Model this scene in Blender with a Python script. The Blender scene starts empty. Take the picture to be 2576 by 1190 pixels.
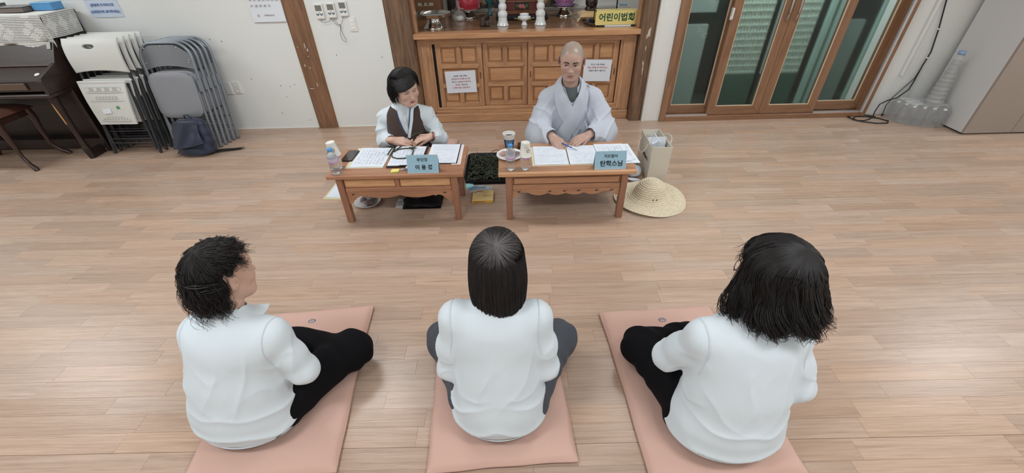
import bpy, math, random
import numpy as np
from mathutils import Vector, Matrix, Euler
random.seed(7); RNG = np.random.default_rng(11)
PI = math.pi
scene = bpy.context.scene
C = scene.collection

# ------------------------------------------------------------------ camera
CAM_H = 1.65
def _cam_matrix(pitch, roll, yaw):
    cp, sp = math.cos(pitch), math.sin(pitch)
    fwd = Vector((0, cp, -sp)); right = Vector((1, 0, 0)); down = fwd.cross(right)
    R = Matrix.Rotation(yaw, 3, 'Z')
    fwd, right, down = R @ fwd, R @ right, R @ down
    r2 = math.cos(roll) * right + math.sin(roll) * down
    d2 = -math.sin(roll) * right + math.cos(roll) * down
    m = Matrix((r2, -d2, -fwd)).transposed().to_4x4()
    m.translation = (0, 0, CAM_H)
    return m
cd = bpy.data.cameras.new('camera'); cam = bpy.data.objects.new('camera', cd); C.objects.link(cam)
cd.sensor_fit = 'HORIZONTAL'; cd.sensor_width = 36.0; cd.lens = 36.0 * 1049.736 / 2576.0
cam.matrix_world = _cam_matrix(0.643176, 0.025729, 0.0046886)
cd.clip_start = 0.05; cd.clip_end = 60
scene.camera = cam

# ------------------------------------------------------------------ colour management, world, lamps
scene.view_settings.view_transform = 'Standard'; scene.view_settings.look = 'None'
scene.view_settings.gamma = 1.0; scene.view_settings.use_curve_mapping = False
scene.view_settings.exposure = EXPOSURE = 0.0
w = bpy.data.worlds.new('world'); scene.world = w; w.use_nodes = True
w.node_tree.nodes['Background'].inputs[0].default_value = (0.75, 0.85, 1.0, 1)
w.node_tree.nodes['Background'].inputs[1].default_value = 0.6

CEIL = 2.62
LAMP_POWER = 22.5
def area(name, loc, sx, sy, power, col=(1, 1, 1), rot=(0, 0, 0)):
    l = bpy.data.lights.new(name, 'AREA'); l.shape = 'RECTANGLE'; l.size = sx; l.size_y = sy
    l.energy = power; l.color = col
    o = bpy.data.objects.new(name, l); C.objects.link(o); o.location = loc; o.rotation_euler = rot
    return o
LAMPS = [(-4.9, 3.05), (-1.6, 2.75), (1.6, 2.75), (4.95, 3.0), (-4.6, 0.3), (-1.5, 0.3), (1.5, 0.3), (4.6, 0.3), (-1.5, -2.1), (1.5, -2.1)]
for i, (x, y) in enumerate(LAMPS):
    area('panel_light', (x, y, CEIL - 0.07), 1.15, 0.30, LAMP_POWER, (0.93, 0.97, 1.0))

# ------------------------------------------------------------------ helpers
def lin(c):
    c = c / 255.0
    return c / 12.92 if c <= 0.04045 else ((c + 0.055) / 1.055) ** 2.4
def rgb(r, g, b): return (lin(r), lin(g), lin(b), 1.0)

_M = {}
def mat(name, col, rough=0.5, metal=0.0, spec=0.5, bump=0.0, bscale=200.0, var=0.0, vscale=6.0, stretch=(1, 1, 1), coat=0.0, sheen=0.0, trans=0.0, ior=1.45, alpha=1.0, emit=0.0, sss=0.0, col2=None):
    """principled material; var mixes in a noisy second tone, bump adds fine relief (object coordinates)"""
    if name in _M: return _M[name]
    m = bpy.data.materials.new(name); m.use_nodes = True; nt = m.node_tree; b = nt.nodes['Principled BSDF']
    b.inputs['Base Color'].default_value = col; b.inputs['Roughness'].default_value = rough
    b.inputs['Metallic'].default_value = metal; b.inputs['Specular IOR Level'].default_value = spec
    b.inputs['Coat Weight'].default_value = coat; b.inputs['Coat Roughness'].default_value = 0.15
    b.inputs['Sheen Weight'].default_value = sheen; b.inputs['Transmission Weight'].default_value = trans
    b.inputs['IOR'].default_value = ior; b.inputs['Alpha'].default_value = alpha
    if sss: 
        b.inputs['Subsurface Weight'].default_value = sss; b.inputs['Subsurface Radius'].default_value = (0.012, 0.005, 0.003); b.inputs['Subsurface Scale'].default_value = 1.0
    if emit: b.inputs['Emission Color'].default_value = col; b.inputs['Emission Strength'].default_value = emit
    if var or bump:
        tc = nt.nodes.new('ShaderNodeTexCoord'); mp = nt.nodes.new('ShaderNodeMapping'); mp.inputs['Scale'].default_value = stretch
        nt.links.new(tc.outputs['Object'], mp.inputs['Vector'])
    if var:
        n = nt.nodes.new('ShaderNodeTexNoise'); n.inputs['Scale'].default_value = vscale; n.inputs['Detail'].default_value = 6
        nt.links.new(mp.outputs[0], n.inputs['Vector'])
        cr = nt.nodes.new('ShaderNodeValToRGB')
        c2 = col2 or tuple([max(0, c * (1 - var)) for c in col[:3]] + [1]); c1 = col if col2 else tuple([min(1, c * (1 + var * .5)) for c in col[:3]] + [1])
        cr.color_ramp.elements[0].position = 0.3; cr.color_ramp.elements[0].color = c2
        cr.color_ramp.elements[1].position = 0.7; cr.color_ramp.elements[1].color = c1
        nt.links.new(n.outputs['Fac'], cr.inputs[0]); nt.links.new(cr.outputs[0], b.inputs['Base Color'])
    if bump:
        n2 = nt.nodes.new('ShaderNodeTexNoise'); n2.inputs['Scale'].default_value = bscale; n2.inputs['Detail'].default_value = 3
        nt.links.new(mp.outputs[0], n2.inputs['Vector'])
        bp = nt.nodes.new('ShaderNodeBump'); bp.inputs['Strength'].default_value = bump; bp.inputs['Distance'].default_value = 0.002
        nt.links.new(n2.outputs['Fac'], bp.inputs['Height']); nt.links.new(bp.outputs[0], b.inputs['Normal'])
    _M[name] = m; return m

def wood(name, light, dark, axis='X', rough=0.38, scale=1.0, coat=0.15, coarse=1.0, tint=False):
    """stretched-noise wood grain along one axis, object coordinates"""
    if name in _M: return _M[name]
    m = bpy.data.materials.new(name); m.use_nodes = True; nt = m.node_tree; b = nt.nodes['Principled BSDF']; L = nt.links
    tc = nt.nodes.new('ShaderNodeTexCoord'); mp = nt.nodes.new('ShaderNodeMapping')
    s = {'X': (1.2, 14, 14), 'Y': (14, 1.2, 14), 'Z': (14, 14, 1.2)}[axis]
    mp.inputs['Scale'].default_value = tuple(v * scale for v in s)
    L.new(tc.outputs['Object'], mp.inputs['Vector'])
    n1 = nt.nodes.new('ShaderNodeTexNoise'); n1.inputs['Scale'].default_value = 1.6 * coarse; n1.inputs['Detail'].default_value = 5; n1.inputs['Distortion'].default_value = 1.1
    n2 = nt.nodes.new('ShaderNodeTexNoise'); n2.inputs['Scale'].default_value = 9; n2.inputs['Detail'].default_value = 4
    L.new(mp.outputs[0], n1.inputs['Vector']); L.new(mp.outputs[0], n2.inputs['Vector'])
    wv = nt.nodes.new('ShaderNodeMath'); wv.operation = 'MULTIPLY_ADD'; wv.inputs[1].default_value = 0.35
    L.new(n2.outputs['Fac'], wv.inputs[0])
    sm = nt.nodes.new('ShaderNodeMath'); sm.operation = 'MULTIPLY'; sm.inputs[1].default_value = 0.65; L.new(n1.outputs['Fac'], sm.inputs[0])
    L.new(sm.outputs[0], wv.inputs[2])
    cr = nt.nodes.new('ShaderNodeValToRGB'); cr.color_ramp.elements[0].position = 0.32; cr.color_ramp.elements[0].color = dark
    cr.color_ramp.elements[1].position = 0.62; cr.color_ramp.elements[1].color = light
    L.new(wv.outputs[0], cr.inputs[0]); L.new(cr.outputs[0], b.inputs['Base Color'])
    b.inputs['Roughness'].default_value = rough; b.inputs['Coat Weight'].default_value = coat; b.inputs['Coat Roughness'].default_value = 0.2
    bp = nt.nodes.new('ShaderNodeBump'); bp.inputs['Strength'].default_value = 0.12; bp.inputs['Distance'].default_value = 0.001
    L.new(n2.outputs['Fac'], bp.inputs['Height']); L.new(bp.outputs[0], b.inputs['Normal'])
    _M[name] = m; return m

class MB:
    """collects simple shapes and links them as one mesh object"""
    def __init__(s): s.v = []; s.f = []; s.m = []; s.sm = []; s.mi = 0
    def add(s, vs, fs, smooth=False):
        o = len(s.v); s.v += [tuple(v) for v in vs]
        for f in fs: s.f.append(tuple(i + o for i in f)); s.m.append(s.mi); s.sm.append(smooth)
        return s
    def box(s, x0, x1, y0, y1, z0, z1, bev=0.0, M=None):
        if bev > 0:
            b = bev; vs = []; 
            X = (x0, x1); Y = (y0, y1); Z = (z0, z1)
            for i in (0, 1):
                for j in (0, 1):
                    for k in (0, 1):
                        sx, sy, sz = (1 - 2 * i) * b, (1 - 2 * j) * b, (1 - 2 * k) * b
                        vs += [(X[i], Y[j] + sy, Z[k] + sz), (X[i] + sx, Y[j], Z[k] + sz), (X[i] + sx, Y[j] + sy, Z[k])]
            def id(i, j, k, a): return ((i * 2 + j) * 2 + k) * 3 + a
            fs = []
            for i in (0, 1):
                q = [id(i, 0, 0, 0), id(i, 1, 0, 0), id(i, 1, 1, 0), id(i, 0, 1, 0)]; fs.append(q if i else q[::-1])
            for j in (0, 1):
                q = [id(0, j, 0, 1), id(0, j, 1, 1), id(1, j, 1, 1), id(1, j, 0, 1)]; fs.append(q if j else q[::-1])
            for k in (0, 1):
                q = [id(0, 0, k, 2), id(1, 0, k, 2), id(1, 1, k, 2), id(0, 1, k, 2)]; fs.append(q if k else q[::-1])
            for i in (0, 1):
                for j in (0, 1):
                    q = [id(i, j, 0, 0), id(i, j, 1, 0), id(i, j, 1, 1), id(i, j, 0, 1)]; fs.append(q if (i ^ j) else q[::-1])
            for i in (0, 1):
                for k in (0, 1):
                    q = [id(i, 0, k, 0), id(i, 0, k, 2), id(i, 1, k, 2), id(i, 1, k, 0)]; fs.append(q if (i ^ k) else q[::-1])
            for j in (0, 1):
                for k in (0, 1):
                    q = [id(0, j, k, 1), id(1, j, k, 1), id(1, j, k, 2), id(0, j, k, 2)]; fs.append(q if (j ^ k) else q[::-1])
            for i in (0, 1):
                for j in (0, 1):
                    for k in (0, 1):
                        t = [id(i, j, k, 0), id(i, j, k, 1), id(i, j, k, 2)]; fs.append(t if (i ^ j ^ k) else t[::-1])
        else:
            vs = [(x0, y0, z0), (x1, y0, z0), (x1, y1, z0), (x0, y1, z0), (x0, y0, z1), (x1, y0, z1), (x1, y1, z1), (x0, y1, z1)]
            fs = [(3, 2, 1, 0), (4, 5, 6, 7), (0, 1, 5, 4), (1, 2, 6, 5), (2, 3, 7, 6), (3, 0, 4, 7)]
        if M is not None: vs = [M @ Vector(v) for v in vs]
        return s.add(vs, fs)
    def tube(s, pts, r, n=8, cap=True, closed=False):
        P = [Vector(p) for p in pts]; R = r if hasattr(r, '__len__') else [r] * len(P)
        vs = []; N = len(P); up = None
        for i, p in enumerate(P):
            if closed: d = (P[(i + 1) % N] - P[i - 1])
            else: d = (P[min(i + 1, N - 1)] - P[max(i - 1, 0)])
            d = d.normalized() if d.length > 1e-9 else Vector((0, 0, 1))
            if up is None:
                up = Vector((0, 0, 1)) if abs(d.z) < 0.9 else Vector((1, 0, 0))
            u = (up - d * up.dot(d)); u = u.normalized() if u.length > 1e-6 else d.orthogonal().normalized(); up = u
            v = d.cross(u)
            for k in range(n):
                a = 2 * PI * k / n; vs.append(p + (u * math.cos(a) + v * math.sin(a)) * R[i])
        fs = []
        for i in range(N if closed else N - 1):
            j = (i + 1) % N
            for k in range(n):
                k2 = (k + 1) % n; fs.append((i * n + k, i * n + k2, j * n + k2, j * n + k))
        o = len(s.v); s.add(vs, fs, True)
        if cap and not closed: s.add(vs[:n], [tuple(range(n))[::-1]]); s.add(vs[-n:], [tuple(range(n))])
        return s
    def lathe(s, prof, n=32, c=(0, 0, 0), M=None, ripple=None):
        """prof: (r, z) from the bottom up / outside in"""
        vs = []; fs = []
        for (r, z) in prof:
            for k in range(n):
                a = 2 * PI * k / n; rr = r * (ripple(a, z) if ripple else 1)
                vs.append((c[0] + rr * math.cos(a), c[1] + rr * math.sin(a), c[2] + z))
        for i in range(len(prof) - 1):
            for k in range(n):
                k2 = (k + 1) % n; fs.append((i * n + k, i * n + k2, (i + 1) * n + k2, (i + 1) * n + k))
        if M is not None: vs = [M @ Vector(v) for v in vs]
        return s.add(vs, fs, True)
    def prism(s, poly, h, M=None, z0=0.0):
        """poly in XY extruded from z0 to z0+h"""
        n = len(poly); vs = [(x, y, z0) for x, y in poly] + [(x, y, z0 + h) for x, y in poly]
        fs = [tuple(range(n))[::-1], tuple(range(n, 2 * n))] + [(i, (i + 1) % n, (i + 1) % n + n, i + n) for i in range(n)]
        if M is not None: vs = [M @ Vector(v) for v in vs]
        return s.add(vs, fs)
    def frustum(s, x0, x1, y0, y1, z0, z1, inset, M=None):
        i = inset
        vs = [(x0, y0, z0), (x1, y0, z0), (x1, y1, z0), (x0, y1, z0), (x0 + i, y0 + i, z1), (x1 - i, y0 + i, z1), (x1 - i, y1 - i, z1), (x0 + i, y1 - i, z1)]
        fs = [(3, 2, 1, 0), (4, 5, 6, 7), (0, 1, 5, 4), (1, 2, 6, 5), (2, 3, 7, 6), (3, 0, 4, 7)]
        if M is not None: vs = [M @ Vector(v) for v in vs]
        return s.add(vs, fs)
    def sheet(s, fn, nu, nv, th=0.0, smooth=True):
        """fn(u,v) -> point, u,v in 0..1; optional thickness"""
        P = [[Vector(fn(i / nu, j / nv)) for j in range(nv + 1)] for i in range(nu + 1)]
        def nrm(i, j):
            a = P[min(i + 1, nu)][j] - P[max(i - 1, 0)][j]; b = P[i][min(j + 1, nv)] - P[i][max(j - 1, 0)]
            c = a.cross(b); return c.normalized() if c.length > 1e-12 else Vector((0, 0, 1))
        w_ = nv + 1
        vs = [P[i][j] for i in range(nu + 1) for j in range(nv + 1)]
        fs = [(i * w_ + j, (i + 1) * w_ + j, (i + 1) * w_ + j + 1, i * w_ + j + 1) for i in range(nu) for j in range(nv)]
        s.add(vs, fs, smooth)
        if th:
            vs2 = [P[i][j] - nrm(i, j) * th for i in range(nu + 1) for j in range(nv + 1)]
            s.add(vs2, [f[::-1] for f in fs], smooth)
            ring = [(i, 0) for i in range(nu + 1)] + [(nu, j) for j in range(1, nv + 1)] + [(i, nv) for i in range(nu - 1, -1, -1)] + [(0, j) for j in range(nv - 1, 0, -1)]
            idx = [i * w_ + j for i, j in ring]; n = len(idx)
            s.add([vs[k] for k in idx] + [vs2[k] for k in idx], [((k + 1) % n, k, k + n, (k + 1) % n + n) for k in range(n)])
        return s
    def build(s, name, mats, parent=None, loc=None, rot=None):
        me = bpy.data.meshes.new(name); me.from_pydata(s.v, [], s.f)
        mats = mats if isinstance(mats, (list, tuple)) else [mats]
        for m in mats: me.materials.append(m)
        me.polygons.foreach_set('material_index', s.m); me.polygons.foreach_set('use_smooth', s.sm)
        me.update()
        o = bpy.data.objects.new(name, me); C.objects.link(o)
        if parent is not None: o.parent = parent
        if loc is not None: o.location = loc
        if rot is not None: o.rotation_euler = rot
        return o

def tag(o, label=None, cat=None, group=None, kind=None):
    if label: o['label'] = label
    if cat: o['category'] = cat
    if group: o['group'] = group
    if kind: o['kind'] = kind
    return o
def thing(name, label, cat, loc=(0, 0, 0), rz=0.0, group=None):
    o = bpy.data.objects.new(name, None); C.objects.link(o); o.location = loc; o.rotation_euler = (0, 0, rz)
    o.empty_display_size = 0.1
    return tag(o, label, cat, group)
def struct(name, loc=(0, 0, 0)):
    o = bpy.data.objects.new(name, None); C.objects.link(o); o.location = loc; o['kind'] = 'structure'; return o
_kids = {}
def copy_tree(o, parent=None):
    c = o.copy(); C.objects.link(c)
    if parent is not None: c.parent = parent
    for ch in [k for k in list(C.objects) if k.parent == o]: copy_tree(ch, c)
    return c
def T(x=0, y=0, z=0, rx=0, ry=0, rz=0):
    return Matrix.Translation((x, y, z)) @ Euler((rx, ry, rz)).to_matrix().to_4x4()

def text_mesh(lines, size, spacing=1.0, depth=0.0003, bold=0.0):
    """lines of text -> one mesh in XY, centred on each line, first line at the top"""
    cu = bpy.data.curves.new('t', 'FONT'); cu.body = '\n'.join(lines); cu.size = size; cu.align_x = 'CENTER'; cu.align_y = 'CENTER'
    cu.space_line = spacing; cu.extrude = depth; cu.resolution_u = 2; cu.offset = bold
    o = bpy.data.objects.new('t', cu)
    me = bpy.data.meshes.new_from_object(o)
    bpy.data.objects.remove(o); bpy.data.curves.remove(cu)
    return me
_ALL = ''.join(sorted(set('사용후 제자리에 갖다놓세요(문밖두지마시고손회장안넣어주)고려원불교월간력보관장용단체는7월말까지표기해주시고수납함깨끗하게정십오미물건일괄폐마이크앰프전원을꼭꺼잡음울려나옵니다향·초어린이법회편백무부단장이용경지도법사탄학스님의명')))
text_mesh([_ALL], .1)   # loads every glyph once
def lettering(parent, lines, size, material, M, spacing=1.0, bold=0.0, name='lettering', depth=0.0003, sx=1.0):
    me = text_mesh(lines if isinstance(lines, (list, tuple)) else [lines], size, spacing, depth, bold)
    me.transform(M @ Matrix.Diagonal((sx, 1, 1, 1))); me.name = name; me.materials.clear(); me.materials.append(material)
    o = bpy.data.objects.new(name, me); C.objects.link(o)
    if parent is not None: o.parent = parent
    o['kind'] = 'stuff'
    return o
def rounded(x0, x1, y0, y1, r, n=5):
    pts = []
    for cx_, cy_, a0 in ((x1 - r, y0 + r, -PI / 2), (x1 - r, y1 - r, 0), (x0 + r, y1 - r, PI / 2), (x0 + r, y0 + r, PI)):
        for k in range(n + 1):
            a = a0 + PI / 2 * k / n; pts.append((cx_ + r * math.cos(a), cy_ + r * math.sin(a)))
    return pts
def smoothstep(a, b, x): 
    t = np.clip((x - a) / (b - a), 0, 1); return t * t * (3 - 2 * t)

# ================================================================== setting
WALL_Y = 4.17
def plank_material():
    m = bpy.data.materials.new('floor_planks'); m.use_nodes = True; nt = m.node_tree; b = nt.nodes['Principled BSDF']; L = nt.links
    at = nt.nodes.new('ShaderNodeAttribute'); at.attribute_name = 'tint'
    ge = nt.nodes.new('ShaderNodeNewGeometry')
    mp = nt.nodes.new('ShaderNodeMapping'); mp.inputs['Scale'].default_value = (1.6, 52, 1)
    ad = nt.nodes.new('ShaderNodeVectorMath'); ad.operation = 'MULTIPLY_ADD'
    ad.inputs[1].default_value = (13, 7, 5); L.new(at.outputs['Color'], ad.inputs[0]); L.new(ge.outputs['Position'], ad.inputs[2])
    L.new(ad.outputs[0], mp.inputs['Vector'])
    n1 = nt.nodes.new('ShaderNodeTexNoise'); n1.inputs['Scale'].default_value = 1.1; n1.inputs['Detail'].default_value = 6; n1.inputs['Distortion'].default_value = 0.8
    n2 = nt.nodes.new('ShaderNodeTexNoise'); n2.inputs['Scale'].default_value = 4.5; n2.inputs['Detail'].default_value = 5
    L.new(mp.outputs[0], n1.inputs['Vector']); L.new(mp.outputs[0], n2.inputs['Vector'])
    cr = nt.nodes.new('ShaderNodeValToRGB'); e = cr.color_ramp.elements
    e[0].position = 0.30; e[0].color = rgb(165, 134, 116); e[1].position = 0.66; e[1].color = rgb(200, 170, 149)
    mid = e.new(0.47); mid.color = rgb(186, 158, 136)
    mx = nt.nodes.new('ShaderNodeMath'); mx.operation = 'MULTIPLY_ADD'; mx.inputs[1].default_value = 0.55
    h = nt.nodes.new('ShaderNodeMath'); h.operation = 'MULTIPLY'; h.inputs[1].default_value = 0.45
    L.new(n2.outputs['Fac'], h.inputs[0]); L.new(n1.outputs['Fac'], mx.inputs[0]); L.new(h.outputs[0], mx.inputs[2])
    L.new(mx.outputs[0], cr.inputs[0])
    hs = nt.nodes.new('ShaderNodeHueSaturation'); sp = nt.nodes.new('ShaderNodeSeparateColor'); L.new(at.outputs['Color'], sp.inputs[0])
    vv = nt.nodes.new('ShaderNodeMapRange'); vv.inputs['To Min'].default_value = 0.865; vv.inputs['To Max'].default_value = 1.06; L.new(sp.outputs[0], vv.inputs['Value'])
    ss = nt.nodes.new('ShaderNodeMapRange'); ss.inputs['To Min'].default_value = 0.86; ss.inputs['To Max'].default_value = 1.02; L.new(sp.outputs[1], ss.inputs['Value'])
    L.new(vv.outputs[0], hs.inputs['Value']); L.new(ss.outputs[0], hs.inputs['Saturation']); L.new(cr.outputs[0], hs.inputs['Color']); L.new(hs.outputs[0], b.inputs['Base Color'])
    rr = nt.nodes.new('ShaderNodeMapRange'); rr.inputs['To Min'].default_value = 0.20; rr.inputs['To Max'].default_value = 0.31; L.new(n2.outputs['Fac'], rr.inputs['Value']); L.new(rr.outputs[0], b.inputs['Roughness'])
    b.inputs['Specular IOR Level'].default_value = 0.42
    bp = nt.nodes.new('ShaderNodeBump'); bp.inputs['Strength'].default_value = 0.35; bp.inputs['Distance'].default_value = 0.0012
    L.new(n2.outputs['Fac'], bp.inputs['Height']); L.new(bp.outputs[0], b.inputs['Normal'])
    return m
M_PLANK = plank_material()
floor = struct('floor')
MB().box(-5.6, 5.6, -3.0, 4.4, -0.06, -0.0025).build('floor_base', mat('floor_base', rgb(140, 116, 100), 0.7), floor)
def plank_mesh(items, name):
    vs, fs, cols = [], [], []
    for (x0, x1, y0, y1, t) in items:
        o = len(vs); b = 0.0003; dz = -0.00015 + 0.0003 * t[2]
        vs += [(x0, y0, -0.0024), (x1, y0, -0.0024), (x1, y1, -0.0024), (x0, y1, -0.0024), (x0 + b, y0 + b, dz), (x1 - b, y0 + b, dz), (x1 - b, y1 - b, dz), (x0 + b, y1 - b, dz)]
        fs += [tuple(o + i for i in f) for f in [(4, 5, 6, 7), (0, 1, 5, 4), (1, 2, 6, 5), (2, 3, 7, 6), (3, 0, 4, 7)]]
        cols += [(t[0], t[1], t[2], 1)] * 8
    me = bpy.data.meshes.new(name); me.from_pydata(vs, [], fs); me.materials.append(M_PLANK)
    ca = me.color_attributes.new('tint', 'FLOAT_COLOR', 'POINT'); ca.data.foreach_set('color', [c for q in cols for c in q])
    o = bpy.data.objects.new(name, me); C.objects.link(o); o.parent = floor; return o
ROW = 0.0838; PL = 0.60
planks = []
r0 = int((-3.0 - 0.825) / ROW) - 0
for r in range(r0, 42):
    y0 = 0.825 + r * ROW; y1 = y0 + ROW
    if y0 >= WALL_Y + 0.2: break
    y1 = min(y1, WALL_Y + 0.22)
    sheet_edge = (r % 21 == 0); g = 0.0014 if sheet_edge else 0.0001
    off = (r * 0.187 + (0.09 if r % 3 == 0 else 0)) % PL
    x = -5.6 - off
    while x < 5.6:
        L_ = PL * (0.8 if RNG.random() < .15 else 1.0)
        xa, xb = max(x, -5.6), min(x + L_, 5.6)
        if xb - xa > 0.02: planks.append((xa + 0.0001, xb - 0.0001, y0 + g, y1 - 0.0001, (float(RNG.random()), float(RNG.random()), float(RNG.random()))))
        x += L_
def plank_size(p):
    xc, yc = (p[0] + p[1]) / 2, (p[2] + p[3]) / 2
    v = cam.matrix_world.inverted() @ Vector((xc, yc, 0)); d = -v.z
    if d <= 0.1: return 0
    px, py = v.x / d * 1049.7, v.y / d * 1049.7
    if abs(px) > 1330 or abs(py) > 620: return 0
    return (p[1] - p[0]) / d * ROW / d
planks.sort(key=plank_size, reverse=True)
for p in planks[:300]: plank_mesh([p], 'plank')
o = plank_mesh(planks[300:], 'farther_planks'); o['kind'] = 'stuff'

M_WALL = mat('white_wall', rgb(230, 233, 231), 0.75, var=0.02, vscale=1.2, bump=0.15, bscale=60)
wb = MB(); wb.box(-5.6, -1.98, WALL_Y, 4.5, 0, CEIL); wb.box(-1.79, -1.10, WALL_Y, 4.5, 0, CEIL)
wall_back = struct('wall_back')
for nm, (x0, x1) in (('wall_panel', (-5.6, -1.985)), ('wall_panel', (-1.785, -1.10)), ('wall_panel', (3.56, 5.6))):
    MB().box(x0, x1, WALL_Y, 4.40, 0, CEIL).build(nm, M_WALL, wall_back)
MB().box(-1.10, 3.56, WALL_Y, 4.40, 2.25, CEIL).build('lintel_panel', M_WALL, wall_back)
# pale caulk beads along the posts
for x in (-1.989, -1.781, -1.104):
    MB().box(x - .0035, x + .0035, WALL_Y - .006, WALL_Y + .01, 0, CEIL).build('caulk_bead', mat('caulk', rgb(235, 232, 220), .6), wall_back)
MB().box(-5.6, -1.99, WALL_Y - .006, WALL_Y + .01, 0, .006).build('caulk_bead', mat('caulk', rgb(235, 232, 220), .6), wall_back)
MB().box(-1.78, -1.105, WALL_Y - .006, WALL_Y + .01, 0, .006).build('caulk_bead', mat('caulk', rgb(235, 232, 220), .6), wall_back)
# small screw holes and chips in the plaster
hb = MB()
for (x, z) in [(-1.62, .70), (-1.20, .67), (-2.32, .16), (-2.24, .43), (-2.15, .42), (-2.1, .44), (-2.22, .32), (-2.06, .08), (-2.5, .5), (-2.64, .84), (-2.74, .86)]:
    hb.lathe([(0.0001, 0), (.004, 0), (.004, .002)], 8, M=T(x, WALL_Y, z, rx=PI / 2))
hb.build('screw_holes', mat('hole_grey', rgb(150, 150, 146), .9), wall_back)['kind'] = 'stuff'
def slab(name, part, b):
    s_ = struct(name); MB().box(*b).build(part, M_WALL, s_); return s_
slab('wall_left', 'wall_panel', (-5.75, -5.6, -3, 4.5, 0, CEIL))
slab('wall_right', 'wall_panel', (5.6, 5.75, -3, 4.5, 0, CEIL))
wf = struct('wall_front'); MB().box(-5.75, 5.75, -3.15, -3.0, 0, CEIL).build('wall_panel', M_WALL, wf)
ce = struct('ceiling'); MB().box(-5.75, 5.75, -3.15, 4.5, CEIL, CEIL + .1).build('ceiling_panel', mat('ceiling_white', rgb(222, 222, 216), .8), ce)
LAMP_LABELS = ['ceiling light panel above the piano', 'ceiling light panel above the left timber post side', 'ceiling light panel in front of the glass door', 'ceiling light panel before the wardrobe corner', 'ceiling light panel beside the left wall', 'ceiling light panel behind the left seated woman', 'ceiling light panel behind the right seated woman', 'ceiling light panel beside the right wall', 'left ceiling light panel at the back of the room', 'right ceiling light panel at the back of the room']
for i, (x, y) in enumerate(LAMPS):
    t = thing('ceiling_light', LAMP_LABELS[i], 'light', (x, y, CEIL), group='ceiling light panels')
    MB().box(-.6, .6, -.17, .17, -.045, 0, .006).build('housing', mat('lamp_white', rgb(240, 240, 240), .5), t)
    MB().box(-.575, .575, -.15, .15, -.052, -.045).build('diffuser', mat('diffuser', (.9, .95, 1, 1), .5, emit=2.5), t)

# ---- old timber posts
M_POST = wood('post_timber', rgb(146, 108, 80), rgb(104, 74, 54), 'Z', 0.55, 1.0, coat=0.05)
M_POST2 = wood('post_timber_dark', rgb(132, 102, 78), rgb(80, 60, 46), 'Z', 0.55, 1.1, coat=0.05)
M_CHIP = mat('chipped_plaster', rgb(196, 186, 172), .9)
def post(name, x0, x1, y0, y1, m, chips, knots=()):
    s_ = struct(name); w_ = x1 - x0
    b = MB(); n = 40; R = 0.5 * w_
    rows = 24; vs = []
    prof = [(x0 + .002, y1)] + [(x0 + w_ * (.5 - .5 * math.cos(PI * t / 14)), y0 + .045 * (1 - math.sin(PI * t / 14) ** .6)) for t in range(15)] + [(x1 - .002, y1)]
    for r in range(rows + 1):
        z = CEIL * r / rows
        for i, (x, y) in enumerate(prof): vs.append((x + .002 * math.sin(z * 3.1 + i * .4), y + .0025 * math.sin(z * 5.3 + i), z))
    k = len(prof); fs = [(r * k + i, r * k + i + 1, (r + 1) * k + i + 1, (r + 1) * k + i) for r in range(rows) for i in range(k - 1)]
    b.add(vs, fs, True); b.build('timber', m, s_)
    cb = MB()
    for (x, z, w2, h2) in chips:
        pts = []
        for q in range(11):
            a = 2 * PI * q / 11; rr = .6 + .4 * RNG.random(); pts.append((w2 / 2 * rr * math.cos(a), h2 / 2 * rr * math.sin(a)))
        cb.prism(pts, .007, T(x, y0 + .001 + .045 * (1 - math.sin(PI * min(max((x - x0) / w_, .02), .98)) ** .6), z, rx=PI / 2))
    cb.build('plaster_chips', M_CHIP, s_)['kind'] = 'stuff'
    for (x, z) in knots:
        kb = MB(); kb.lathe([(.0001, .0025), (.012, .0015), (.018, 0)], 14, M=T(x, y0 + .004, z, rx=PI / 2)); kb.build('knot', mat('knot', rgb(52, 36, 28), .7), s_)
    # ragged joint of the post with the vinyl floor
    MB().box(x0, x1, y0 - .012, y0 + .03, -.001, .003).build('foot_caulk', mat('foot_caulk', rgb(150, 120, 98), .8), s_)
    return s_
post('trim_1', -1.985, -1.785, 4.135, 4.30, M_POST, [(-1.945, .78, .022, .028), (-1.875, .79, .012, .055), (-1.862, .755, .02, .03), (-1.93, .62, .015, .03), (-1.885, .60, .008, .025), (-1.955, .475, .01, .07), (-1.93, .405, .07, .008), (-1.865, .44, .012, .05), (-1.87, .70, .01, .012)])
post('trim_2', -1.10, -.876, 4.14, 4.30, M_POST2, [])
post('trim_3', 1.205, 1.335, 4.14, 4.30, M_POST2, [(1.275, .83, .03, .075), (1.262, .80, .015, .05), (1.285, .86, .012, .04), (1.266, .70, .01, .05), (1.268, .52, .012, .13), (1.262, .57, .012, .04)], [(1.315, 1.13)])
# white board between post and glass door
t4 = struct('trim_4'); MB().box(1.335, 1.36, 4.12, 4.3, 0, CEIL, .002).build('edge_strip', mat('trim_white2', rgb(222, 220, 212), .5), t4)
MB().box(1.36, 1.512, 4.128, 4.3, 0, CEIL, .002).build('board', mat('trim_white', rgb(224, 225, 222), .5), t4)

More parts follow.
